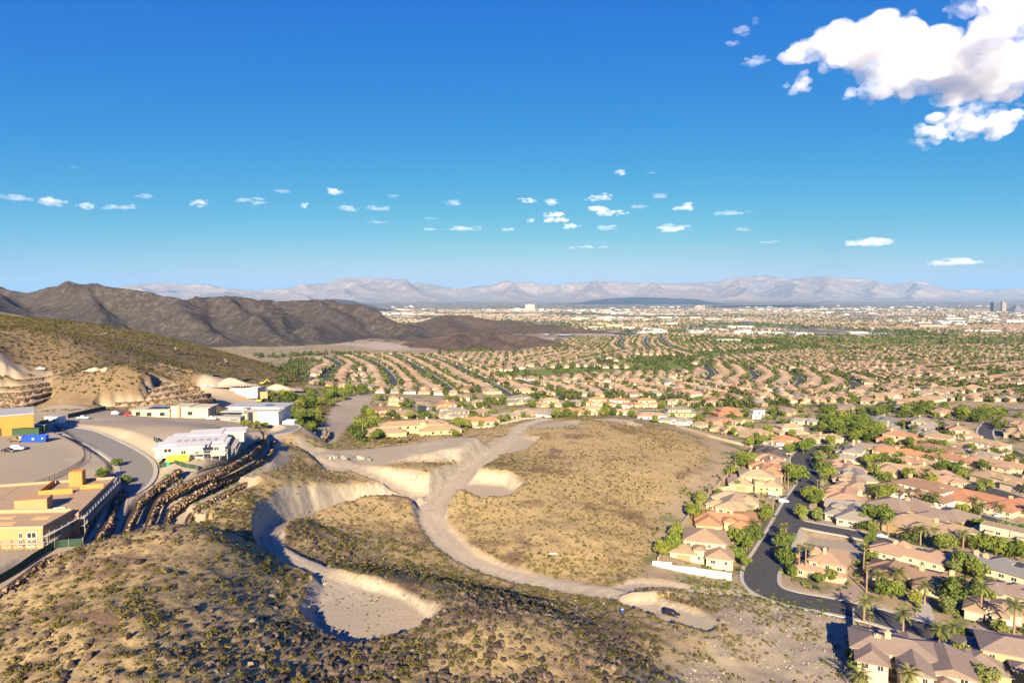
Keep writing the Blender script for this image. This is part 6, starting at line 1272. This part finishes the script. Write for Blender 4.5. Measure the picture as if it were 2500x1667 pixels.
# pools
POOLW = None
m_, t_, b_ = new_mat('pool_water', .05, .5); t_.put(b_.inputs['Base Color'], (0.01, 0.16, 0.30)); POOLW = m_
for i, (u, v, rx, ry, w) in enumerate([(1800,1150,5,3.2,'beside the terracotta house, hill-side row'), (1728,1218,4,2.6,'behind the sandy-roofed house, hill-side row'), (1832,1108,4,2.5,'next to the black-roofed house'), (1782,1170,1.6,1.6,'behind the yellow two-storey house'), (2215,1052,4,2.5,'behind the grey-roofed house by the grove')]):
    x, y, z = hit(u, v); a = np.linspace(0, 6.283, 20, endpoint=False); t = thing('swimming_pool', f'blue swimming pool {w}', 'pool', (x, y, z + .15)); bb = MB(); bb.prism([(rx * math.cos(q) * (1 + .15 * math.sin(2 * q)), ry * math.sin(q)) for q in a], -.1, .06); part(t, 'water', bb, POOLW)
    V = [((rx + e) * math.cos(q) * (1 + .15 * math.sin(2 * q)), (ry + e) * math.sin(q), zz) for e, zz in ((.02, .05), (.02, .12), (.9, .12), (.9, -.3)) for q in a]; F = [(r_ * 20 + j, r_ * 20 + (j + 1) % 20, (r_ + 1) * 20 + (j + 1) % 20, (r_ + 1) * 20 + j) for r_ in range(3) for j in range(20)]; link('pool_deck', mesh_np('pool_deck', V, np.array(F)), CONC, t)

# ================================================================ trees, palms and gardens
FARR = np.array([(f[0], f[1], f[2], f[3], f[4]) for f in FOOT])
def in_house(x, y, pad=1.0):
    dx, dy = x - FARR[:, 0], y - FARR[:, 1]; c, s = np.cos(FARR[:, 2]), np.sin(FARR[:, 2])
    return bool(np.any((np.abs(dx * c + dy * s) < FARR[:, 3] / 2 + pad) & (np.abs(-dx * s + dy * c) < FARR[:, 4] / 2 + pad)))
def on_street(x, y, pad=1.2):
    return any(np.min(np.hypot(L[:, 0] - x, L[:, 1] - y)) < hw + pad for _, L, hw in STREETS)
PLACED = []
def plant(u, v, h, kind, label, group=None, wide=1.0, z=None):
    x, y, zz = hit(u, v); PLACED.append((x, y)); return tree(x, y, zz, h, label, group, kind, wide)
for a in [
 (2109,1518,8.5,'date','date palm at the corner of the bottom right house roof'), (2204,1555,9,'date','date palm standing at the edge of the dark cul-de-sac'), (2292,1592,8.5,'date','date palm in front of the bottom right house entrance'), (2325,1575,7.5,'date','date palm half behind the cul-de-sac palm, by the kerb'), (2394,1512,12.5,'date','tall date palm left of the white pickup driveway'), (2475,1556,11.5,'date','tall date palm right of the white pickup'),
 (2217,1700,8,'date','date palm in front of the cream windows, bottom edge'), (2098,1688,6,'date','low date palm at the bottom edge beside the gully'), (2150,1440,7,'date','leftmost date palm before the mottled brown roof'), (2193,1442,8.5,'date','middle date palm before the mottled brown roof'), (2257,1475,8,'date','broad date palm nearest the kerb below the brown roof'), (2352,1452,5,'fan','brownish fan palm right of the mottled brown roof'),
 (2115,1445,10,'fan','tall fan palm with bare pale trunk beside the brown mottled roof'), (2108,1408,12,'fan','fan palm behind the bare-trunked fan palm'), (2247,1330,8.5,'date','left palm before the tan house on the side street'), (2278,1335,9,'date','right palm before the tan house on the side street'), (2351,1338,8,'date','palm between the tan house and the flat cream house'), (2168,1306,9,'date','palm at the side street bend behind the white car'),
 (1950,1403,11,'fan','left of three fan palms before the turreted pink-roofed house'), (1966,1406,12,'fan','middle of three fan palms before the turreted pink-roofed house'), (1978,1402,11,'fan','right of three fan palms before the turreted pink-roofed house'), (1908,1315,6,'fan','low fan palm on the vacant lot corner'), (1918,1316,6.5,'fan','second low fan palm on the vacant lot corner'),
 (1841,1304,6.5,'date','date palm before the orange-roofed house, hill-side row'), (1815,1285,5,'date','small date palm beside the orange roof, hill-side row'), (1795,1150,8,'fan','fan palm at the upper garden edge below the hill'), (1786,1165,7,'fan','bushy fan palm just below the upper garden edge palm'), (1765,1182,7,'fan','leaning fan palm behind the yellow two-storey house'), (1732,1208,5.5,'fan','slim fan palm at the hill foot by the sandy roof'), (1858,1228,7,'fan','left fan palm on the gravel lot of the hill-side row'), (1870,1240,7.5,'fan','right fan palm on the gravel lot of the hill-side row'), (1860,1245,5,'fan','short fan palm on the gravel lot of the hill-side row'),
 (1916,1178,9,'fan','tall palm by the kerb above the yellow two-storey house'), (2010,1200,9,'date','date palm on the right kerb of the curving street'), (1995,1216,9,'fan','bare-trunked fan palm on the right kerb of the curving street'), (2045,1100,6,'date','date palm by the far bend of the curving street'), (2065,1105,8,'date','larger date palm by the far bend of the curving street'), (2265,1170,7,'date','palm behind the white brown-roofed house'), (2240,1225,7,'fan','palm before the arch window of the white brown-roofed house'), (2215,1228,7,'fan','left palm before the white brown-roofed house'), (2138,1225,8,'date','palm by the peach house right of the curving street'), (2380,1242,6,'date','left palm before the large terracotta-roofed house'), (2440,1258,6,'date','right palm before the large terracotta-roofed house'),
 (1645,1350,7.5,'tree','big rounded tree beside the garages of the tan house'), (1650,1318,7,'tree','dark tree behind the tan two-storey house'), (1690,1268,8,'tree','bright green tree at the hill foot by the orange roof'), (1708,1238,7.5,'tree','large bright tree touching the hill shadow by the gardens'), (1752,1216,5,'tree','small dark tree at the hill foot below the pool'), (1812,1143,8,'tree','round bright tree beside the terracotta roofs'), (1780,1160,5,'tree','small tree left of the swimming pool'), (1800,1195,5,'tree','small tree below the round pool'),
 (1822,1345,8,'tree','big street-side tree right of the tan two-storey house'), (1838,1330,8,'tree','feathery tree right of the tan two-storey house near the kerb'), (1800,1372,6,'tree','low tree by the balcony of the tan house'), (1842,1312,6,'tree','small tree beside the date palm, hill-side row'), (1820,1385,4.5,'tree','small olive tree on the lawn corner by the street bend'), (1825,1258,5,'tree','rounded shrub tree by the gravel lot kerb'), (1833,1272,5,'tree','second rounded shrub tree by the gravel lot kerb'),
 (1945,1185,11,'tree','tall bright tree left of the curving street'), (1930,1165,8,'tree','tree behind the tall bright street tree'), (1962,1108,9,'tree','yellow-green tree inside the street bend'), (1980,1100,9,'tree','large yellow-green tree at the top of the street bend'), (1945,1104,7,'tree','smaller yellow-green tree inside the street bend'), (2003,1140,7,'tree','rounded tree on the right kerb above the street shadow'), (2020,1155,6,'tree','low tree below the rounded kerb tree'), (1968,1222,7,'tree','bluish tree on the right kerb by the white car'), (1985,1235,6,'tree','tree next to the bluish kerb tree'), (1955,1270,7,'tree','tree at the side street corner'), (1983,1268,4,'tree','round small tree by the paved driveway'), (1912,1345,8,'tree','dark tree hiding the pink-roofed house, street side'), (1918,1385,8,'tree','leafy tree between street and turreted house'), (1935,1410,4.5,'tree','bushy tree in the corner garden of the turreted house'), (2030,1420,4.5,'tree','rounded tree by the driveway of the turreted house'), (2000,1425,4,'tree','low tree before the turreted house porch'),
 (2130,1280,9,'tree','wide dark tree on the side street corner lot'), (2160,1290,9,'tree','yellow-green tree beside the side street palm'), (2105,1280,6,'tree','small tree before the grey gabled house'), (2118,1350,10,'cypress','tall slim tree column behind the turreted house'), (2130,1325,8,'cypress','narrow conifer on the vacant lot edge'), (2308,1352,8,'tree','round bright tree above the slate-grey roofs'), (2340,1310,6,'tree','tree between the tan house and flat cream house'), (2330,1478,9,'tree','big yellow-green tree on the lawn by the cul-de-sac'), (2315,1500,6,'tree','smaller tree below the big lawn tree'), (2180,1462,6.5,'tree','rounded tree by the kerb below the brown roof'), (2155,1458,5.5,'tree','left rounded tree by the kerb below the brown roof'), (2235,1480,5,'tree','shrubby tree below the broad date palm'), (2090,1585,4.5,'tree','dark shrub tree at the gully wall'), (2085,1620,4.5,'tree','second shrub tree at the gully wall'), (2092,1650,5,'tree','yellowish shrub tree at the gully wall'), (2345,1625,6,'tree','bright round tree between the two bottom right houses'), (2400,1690,7,'tree','leafy tree before the green-walled house'), (2350,1580,6,'tree','dark tree at the top of the bottom right driveway'), (2220,1580,4,'tree','bright shrub by the entrance of the bottom right house'), (2355,1400,8,'tree','olive tree in front of the slate-grey roofs'), (2385,1415,7,'tree','second olive tree in front of the slate-grey roofs'), (2400,1190,4.5,'tree','round clipped tree by the hidden cul-de-sac'), (2415,1195,5,'tree','wide clipped tree by the hidden cul-de-sac'), (2330,1165,8,'tree','large feathery tree left of the hidden cul-de-sac'), (2310,1160,7,'tree','tree behind the large feathery tree')]:
    plant(*a)
for i in range(9): plant(2375 + i * 14, 1344 + i * 3, 6 + (i % 3), 'tree', f'hedge tree below the flat cream house, {ORD[i]} from left', 'hedge trees below the flat cream house', .8)
NT_, NP_ = 0, 0
r7 = random.Random(5)
WHERE = [(len(ROW_W), 'a garden of the hill-side row', 2), (len(ROW_S), 'a garden at the lower right', 1), (len(ROW_E), 'a garden right of the curving street', 3), (len(ROW_N), 'a garden near the dark grove', 1), (len(ROW_B), 'a garden behind the round hill', 1)]
k = 0
SIDES = {'left of': (-1, 0), 'right of': (1, 0), 'before': (0, -1), 'behind': (0, 1)}
for cnt, phrase, per in WHERE:
    for f, hn in list(zip(FOOT, HNAME))[k:k + cnt]:
        m = 0; order = list(SIDES); r7.shuffle(order)
        for sd in order:
            if m >= per: break
            for tries in range(10):
                d = max(f[3], f[4]) * .5 + r7.uniform(1.5, 6); j = r7.uniform(-.7, .7) * d; sx, sy = SIDES[sd]; x, y = f[0] + sx * d + sy * j, f[1] + sy * d + sx * j
                if in_house(x, y, 1.2) or on_street(x, y) or any((x - p) ** 2 + (y - q) ** 2 < 9 for p, q in PLACED) or zone(GDIRT, x, y) > .5: continue
                q = r7.random(); PLACED.append((x, y)); z = zt1(x, y)
                if q < .74: tree(x, y, z, r7.uniform(4.5, 8), f'leafy tree {sd} the {hn}', f'leafy trees, {phrase}', 'tree', r7.uniform(.85, 1.15))
                elif q < .80: tree(x, y, z, r7.uniform(6, 9), f'narrow cypress {sd} the {hn}', f'cypresses, {phrase}', 'cypress', .8)
                else: tree(x, y, z, r7.uniform(6, 9), f'palm tree {sd} the {hn}', f'palms, {phrase}', 'date' if q < .9 else 'fan')
                m += 1; break
    k += cnt
def grove(pts, n, h, phrase, group, rs):
    P = np.array([hit(u, v)[:2] for u, v in pts]); lo, hi = P.min(0), P.max(0); r_ = np.random.default_rng(rs); m = 0; tries = 0
    while m < n and tries < n * 30:
        tries += 1; x, y = lo + (hi - lo) * r_.random(2)
        if poly_sd(np.array([x]), np.array([y]), P)[0] > 0 or in_house(x, y, .8) or on_street(x, y) or any((x - p) ** 2 + (y - q) ** 2 < 14 for p, q in PLACED[-120:]): continue
        PLACED.append((x, y)); tree(x, y, zt1(x, y), r_.uniform(*h), phrase, group, 'tree' if r_.random() < .88 else 'cypress', r_.uniform(.9, 1.25)); m += 1
grove([(1985,1052),(2010,1020),(2090,1022),(2130,1045),(2160,1080),(2090,1078),(2010,1066)], 30, (7, 12), 'dense dark green tree of the grove above the street bend', 'trees of the dark grove', 1)
grove([(2100,1012),(2240,990),(2420,1010),(2500,1020),(2430,1040),(2330,1030),(2250,1020),(2120,1028)], 22, (6, 10), 'green tree in the wooded strip before the tract houses', 'trees of the wooded strip', 2)
grove([(500,988),(620,990),(660,1000),(700,1015),(690,1035),(740,1055),(800,1035),(790,1000),(760,985),(700,972),(640,980)], 22, (5, 8), 'rounded green tree in the thicket beside the modern house', 'trees of the thicket by the modern house', 3)
grove([(700,975),(770,985),(800,1000),(850,975),(910,960),(1000,958),(1000,945),(850,952),(740,958)], 18, (6, 9), 'yellow-green tree along the gully above the gravel wash', 'trees above the gravel wash', 4)
grove([(845,1072),(870,1040),(905,1020),(940,1045),(920,1060),(940,1072),(880,1080)], 10, (5, 9), 'leafy tree beside the yellow mansion', 'trees beside the yellow mansion', 6)
plant(885,1066,11,'fan','lone tall fan palm left of the yellow mansion'); plant(1120,1045,7.5,'tree','bright round tree right of the yellow mansion', None, 1.3)
for i, (u, v) in enumerate([(245,1168),(255,1162),(285,1140),(305,1182)]): plant(u, v, 3.2, 'tree', f'small roadside bush tree by the left street, {ORD[i]} along', 'bush trees by the left street', 1.3)
for i, (u, v) in enumerate([(625,1046),(645,1048),(600,1043)]): plant(u, v, 4.0, 'tree', f'mounded shrub tree before the modern house, {ORD[i]} from left', 'shrub trees before the modern house', 1.5)

XTRA = []
def extra_grove(pts, n):
    P = np.array([hit(u, v)[:2] for u, v in pts]); lo, hi = P.min(0), P.max(0); m = 0; tr = 0
    while m < n and tr < n * 20:
        tr += 1; x, y = r7.uniform(lo[0], hi[0]), r7.uniform(lo[1], hi[1])
        if poly_sd(np.array([x]), np.array([y]), P)[0] < 0 and not in_house(x, y, .8) and not on_street(x, y): XTRA.append((x, y)); m += 1
extra_grove([(1985,1052),(2010,1020),(2090,1022),(2130,1045),(2160,1080),(2090,1078),(2010,1066)], 30); extra_grove([(2100,1012),(2240,990),(2420,1010),(2500,1020),(2430,1040),(2330,1030),(2250,1020),(2120,1028)], 70)
extra_grove([(500,988),(620,990),(660,1000),(700,1015),(690,1035),(740,1055),(800,1035),(790,1000),(760,985),(700,972),(640,980)], 60); extra_grove([(700,975),(770,985),(800,1000),(850,975),(910,960),(1000,958),(1000,945),(850,952),(740,958)], 60); extra_grove([(845,1072),(870,1040),(905,1020),(940,1045),(920,1060),(940,1072),(880,1080)], 14)
k = len(ROW_W) + len(ROW_S)
for i, f in enumerate(FOOT[k:k + len(ROW_E) + len(ROW_N) + len(ROW_B)]):
    for q in range(6 if i < len(ROW_E) else 7):
        a = r7.random() * 6.28; d = max(f[3], f[4]) * .5 + r7.uniform(1, 8); x, y = f[0] + d * math.cos(a), f[1] + d * math.sin(a)
        if not in_house(x, y, .8) and not on_street(x, y): XTRA.append((x, y))
XP = np.array(XTRA); XP = np.column_stack([XP, zt(XP[:, 0], XP[:, 1])]); XB = [leaf_cloud(170, lambda r, n: ((lambda D, C: (C + D * r.uniform(.3, .62, (n, 1)) + [0, 0, 1.0], D))(*(lambda D: (D / np.linalg.norm(D, axis=1)[:, None], (r.normal(0, .38, (6, 3)) * [1, 1, .7])[r.integers(0, 6, n)]))(r.normal(0, 1, (n, 3))))), .17, 450 + i, .3) for i in range(5)]
GARDENT = tone_mat('grove_leaves', [(0, (0.055, 0.08, 0.014)), (.5, (0.09, 0.125, 0.02)), (.85, (0.15, 0.17, 0.028)), (1, (0.19, 0.19, 0.035))], .85, .7)
scatter(XB, XP, S3(len(XP), 2.0, 3.6, .9, 1.25), rng.random(len(XP)) * 6.28, rng.random(len(XP)), 'garden_trees', GARDENT, 'smaller trees crowding the gardens and groves', 'trees')
# ---- garden shrubs: too many and too small to pick out
GARDEN = tone_mat('garden_leaves', [(0, (0.055, 0.08, 0.016)), (.5, (0.10, 0.13, 0.024)), (.85, (0.16, 0.175, 0.035)), (1, (0.23, 0.19, 0.05))])
P = []
for f in FOOT[:96]:
    for q in range(46):
        a = r7.random() * 6.28; d = r7.uniform(.45, .95) * max(f[3], f[4]); x, y = f[0] + d * math.cos(a), f[1] + d * math.sin(a)
        if not in_house(x, y, .6) and not on_street(x, y, .3) and zone(GDIRT, x, y) < .4: P.append((x, y, zt1(x, y)))
P = np.array(P); scatter(bushes(26, .34, 6, 400), P, S3(len(P), .5, 1.5, .7, 1.2), rng.random(len(P)) * 6.28, rng.random(len(P)), 'garden_shrubs', GARDEN, 'low green shrubs filling the gardens between the houses', 'shrubs')
# green brush along terraces and banks
P = []
for (pts, n, sp) in (([(0,1012),(90,1005),(200,1000),(330,996)], 90, 2.2), ([(520,985),(620,992),(700,1005)], 60, 3), ([(400,1170),(470,1190),(560,1160),(640,1110)], 60, 2.5), ([(440,1240),(520,1200),(600,1160)], 50, 2), ([(1680,1420),(1740,1425),(1800,1440)], 120, 4), ([(1860,1462),(1920,1480),(2000,1490)], 90, 3), ([(760,1085),(860,1078),(900,1085),(1000,1072)], 90, 2.5), ([(460,1290),(480,1270),(520,1240)], 40, 2)):
    L = smooth_line([hit(u, v) for u, v in pts], 8)
    for q in range(n): i = r7.randrange(len(L)); x, y = L[i][0] + r7.gauss(0, sp), L[i][1] + r7.gauss(0, sp); P.append((x, y, zt1(x, y)))
P = np.array(P); scatter(bushes(22, .34, 5, 430), P, S3(len(P), .35, .95, .7, 1.0), rng.random(len(P)) * 6.28, .4 + .6 * rng.random(len(P)), 'green_brush', GARDEN, 'fresh green brush along terraces, banks and kerbs', 'shrubs')
# ---- trees between the tract houses and over the valley
H = np.array(ok_house); P = []
for x, y, a, _s, _d in ok_house:
    nn = 3 if r7.random() < .5 else 2
    for q in range(nn):
        s = r7.choice((-1, 1)); px, py = x + math.cos(a) * 7.6 * s + r7.gauss(0, 1), y + math.sin(a) * 7.6 * s + r7.gauss(0, 1); d = r7.choice((10.5, -11, 12, -9.5)); px += -math.sin(a) * d; py += math.cos(a) * d; P.append((px, py, zt1(px, py)))
P = np.array(P); n = len(P)
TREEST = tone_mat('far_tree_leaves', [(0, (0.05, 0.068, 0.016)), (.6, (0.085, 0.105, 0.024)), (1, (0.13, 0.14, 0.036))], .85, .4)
def ball(r, n):
    D = r.normal(0, 1, (n, 3)); D /= np.linalg.norm(D, axis=1)[:, None]; return D * r.uniform(.5, 1, (n, 1)) ** .5 + [0, 0, 1.0], D
blobs = [leaf_cloud(34, ball, .42, 500 + i, .3) for i in range(6)]; few = [leaf_cloud(9, ball, .75, 520 + i, .3) for i in range(5)]
near_ = np.hypot(P[:, 0], P[:, 1]) < 1500; near_ &= rng.random(n) < .8
Q = P[near_]; scatter(blobs, Q, S3(len(Q), 1.6, 3.3, .9, 1.3), rng.random(len(Q)) * 6.28, rng.random(len(Q)), 'street_trees', TREEST, 'small garden trees between the tract house rows', 'trees')
Q = P[~near_]; scatter(few, Q, S3(len(Q), 1.7, 3.8, .9, 1.3), rng.random(len(Q)) * 6.28, rng.random(len(Q)), 'street_trees', TREEST, 'tiny trees between the farther house rows', 'trees')
# belts of trees: along the golf course, main roads and gully
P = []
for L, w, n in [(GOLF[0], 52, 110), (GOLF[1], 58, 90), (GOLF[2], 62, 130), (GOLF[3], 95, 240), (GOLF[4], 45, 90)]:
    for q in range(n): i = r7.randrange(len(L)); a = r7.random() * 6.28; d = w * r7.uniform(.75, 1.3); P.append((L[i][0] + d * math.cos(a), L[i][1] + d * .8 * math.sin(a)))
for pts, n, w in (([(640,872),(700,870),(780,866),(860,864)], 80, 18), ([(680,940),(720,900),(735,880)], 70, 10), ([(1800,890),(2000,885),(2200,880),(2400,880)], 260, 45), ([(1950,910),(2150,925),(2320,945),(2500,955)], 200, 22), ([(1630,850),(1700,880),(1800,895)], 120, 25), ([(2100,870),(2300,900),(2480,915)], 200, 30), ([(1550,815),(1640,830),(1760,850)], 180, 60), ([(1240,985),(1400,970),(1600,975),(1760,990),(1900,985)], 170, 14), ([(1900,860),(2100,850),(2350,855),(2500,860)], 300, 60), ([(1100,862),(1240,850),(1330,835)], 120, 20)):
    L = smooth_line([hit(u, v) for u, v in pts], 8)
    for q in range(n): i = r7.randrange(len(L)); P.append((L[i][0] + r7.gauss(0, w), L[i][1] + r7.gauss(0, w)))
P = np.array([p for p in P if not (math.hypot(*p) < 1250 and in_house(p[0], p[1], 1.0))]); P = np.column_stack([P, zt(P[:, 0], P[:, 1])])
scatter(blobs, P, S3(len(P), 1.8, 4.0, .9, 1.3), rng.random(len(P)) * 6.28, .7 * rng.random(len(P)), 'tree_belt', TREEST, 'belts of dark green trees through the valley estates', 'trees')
n = 30000; y = 1800 * (12000 / 1800) ** rng.random(n); x = rng.uniform(-.3, .95, n) * y; m = (fbm(x / 420, y / 420, 4, 71) > .36 + .2 * rng.random(n)); uu, _v = proj(x, y, base_z(x, y)); m &= ~((uu < 1100) & (y < 3300)) & ~((uu < 1560) & (y < 3000)) & ~((y < 2300) & (uu < 1650)); x, y = x[m], y[m]; n = len(x)
scatter(few, np.column_stack([x, y, zt(x, y)]), S3(n, 2.4, 5.2, .9, 1.3), rng.random(n) * 6.28, rng.random(n), 'valley_trees', TREEST, 'countless small trees dotting the far valley', 'trees')

def path(pts, w):
    L = np.array([hit(u, v) for u, v in smooth_line(pts, 8)]); st_ = np.concatenate([[0], np.hypot(*np.diff(L[:, :2], axis=0).T)]); L = L[st_ < 3 * np.median(st_) + 4]; L[:, 2] = zt(L[:, 0], L[:, 1]) + .35; V, F = ribbon(L, [-w / 2, 0, w / 2], [-.1, .05, -.1]); link('path', mesh_np('path', V, F, True), PALEDIRT, kind='structure')
PALEDIRT = plain('pale_trail_dirt', (0.40, 0.31, 0.20), .95, .2, .2)
path([(215,820),(245,818),(262,812)], 3); path([(235,822),(300,830),(360,838),(420,846),(428,856)], 2.6); path([(430,862),(490,868),(540,874),(552,884),(532,890),(600,895)], 2.6)
# ================================================================ driveways, lots and the far skyline
def driveway(u0, v0, u1, v1, w, mat=CONC):
    a, b = np.array(hit(u0, v0)), np.array(hit(u1, v1)); L = np.array([a + (b - a) * k / 6 for k in range(7)]); L[:, 2] = zt(L[:, 0], L[:, 1]) + .16; V, F = ribbon(L, [-w / 2, 0, w / 2], [0, .02, 0]); link('driveway', mesh_np('driveway', V, F), mat, kind='structure')
PAVER = plain('pavers', (0.30, 0.215, 0.16), .85, .25, .6)
for a in [(1690,1388,1800,1412,6,PAVER), (1820,1290,1868,1302,5), (1880,1212,1925,1222,6), (1905,1165,1945,1170,5), (1930,1140,1965,1144,5), (2010,1268,1990,1290,9,PAVER), (2070,1428,2080,1462,6,PAVER), (2210,1305,2190,1325,5,PAVER), (2245,1455,2260,1515,5), (2290,1610,2265,1560,8), (2400,1610,2330,1565,6), (2420,1535,2340,1545,6,PAVER), (2040,1195,1985,1205,5), (2050,1225,1975,1225,5), (2450,1265,2440,1275,5), (2030,1160,1990,1165,5), (1960,1085,1960,1100,6)]: driveway(*a)
def tower(u, v, y, w, d, h, label, mat, name='tower_block', roofs=()):
    dd = ray(u, v); x = dd[0] / dd[1] * y; z = float(base_z(x, y)); t = thing(name, label, 'tower', (x, y, z)); b = MB(); b.box(-w / 2, w / 2, 0, d, -5, h); part(t, 'wall', b, mat); b = MB(); n = int(h / 12)
    for k in range(n): b.box(-w / 2 + 1, w / 2 - 1, -.4, -.05, 6 + k * 12, 11 + k * 12)
    part(t, 'window_bands', b, GLASS); b = MB(); b.box(-w / 4, w / 4, d * .3, d * .7, h, h + h * .06); part(t, 'plant_room', b, mat)
TW = plain('tower_cream', (0.60, 0.50, 0.42), .7, .05, .01); TD = plain('tower_dark', (0.12, 0.13, 0.15), .4, .05, .01); TT = plain('tower_tan', (0.38, 0.31, 0.26), .6, .05, .01)
tower(1294,745,9000,125,40,85,'pale broad hotel tower in the far valley centre',TW); tower(1262,748,9000,70,40,38,'lower pale wing left of the broad hotel tower',TW); tower(1322,748,9000,60,40,30,'lower pale wing right of the broad hotel tower',TW); tower(1705,750,10000,110,50,55,'twin brown tower block far right of centre',TT); tower(1718,750,10050,40,50,62,'slim brown tower beside the twin block',TT); tower(1677,752,10000,40,40,45,'small dark tower left of the brown tower block',TD)
tower(2434,756,8500,85,60,118,'dark hotel slab at the far right skyline',TD); tower(2452,756,8550,52,60,120,'gold-brown hotel slab beside the dark one',TT)
dd = ray(2482, 757); y_ = 8500; x_ = dd[0] / dd[1] * y_; t = thing('pyramid_hotel', 'dark pyramid-shaped building at the far right edge', 'pyramid', (x_, y_, float(base_z(x_, y_)))); b = MB(); b.add([(-90, -90, -5), (90, -90, -5), (90, 90, -5), (-90, 90, -5), (0, 0, 100)], [(0, 1, 4), (1, 2, 4), (2, 3, 4), (3, 0, 4)]); part(t, 'faces', b, TD); b = MB(); b.box(-110, 110, 95, 130, -5, 18); part(t, 'podium', b, TD)
def big_box(u, v, w, d, h, label, mat, stripe=None):
    x, y, z = hit(u, v); t = thing('store_building', label, 'building', (x, y, z)); b = MB(); b.box(-w / 2, w / 2, 0, d, -3, h); part(t, 'wall', b, mat); b = MB(); b.box(-w / 2 - .5, w / 2 + .5, -.5, d + .5, h, h + 1); part(t, 'roof', b, GREYROOF); b = MB(); [b.box(-w / 2 + w * (k + .2) / 5, -w / 2 + w * (k + .7) / 5, -.3, -.05, 1, h * .6) for k in range(5)]; part(t, 'shopfront', b, stripe or GLASS)
big_box(1455,803,70,40,11,'cream store building left in the shopping row',WALLM['cream']); big_box(1500,800,85,40,14,'peach store building in the middle of the shopping row',WALLM['peach']); big_box(1535,804,60,30,10,'white store building right in the shopping row',WALLM['white']); big_box(1470,793,60,30,9,'store with a yellow front in the shopping row',YELLOWP); big_box(1588,812,70,25,8,'long pale clubhouse by the wide avenue',WALLM['white']); big_box(1780,836,70,40,8,'grey-roofed clubhouse among the golf trees',WALLM['beige']); big_box(1640,792,60,30,9,'pale store right of the avenue',WALLM['white']); big_box(2280,800,140,50,12,'large peach store in the far right valley',WALLM['peach']); big_box(2400,812,150,40,9,'long white store at the far right',WALLM['white']); big_box(1825,788,60,30,9,'blue-roofed shed in the valley centre right',BLUEP)

# ================================================================ air
def build_haze():
    m = bpy.data.materials.new('haze'); m.use_nodes = True; t = NT(m.node_tree); t.n.clear()
    v = t.node('ShaderNodeVolumePrincipled'); v.inputs['Color'].default_value = (0.30, 0.58, 0.88, 1); v.inputs['Density'].default_value = 2.0e-5; v.inputs['Anisotropy'].default_value = 0.0
    o = t.node('ShaderNodeOutputMaterial'); t.l.new(v.outputs[0], o.inputs['Volume'])
    b = MB().box(-75000, 75000, -3000, 62000, -160, 1250)
    link('haze', b.mesh('haze'), m, kind='stuff', label='thin blue haze in the air over the valley', cat='haze')
build_haze()
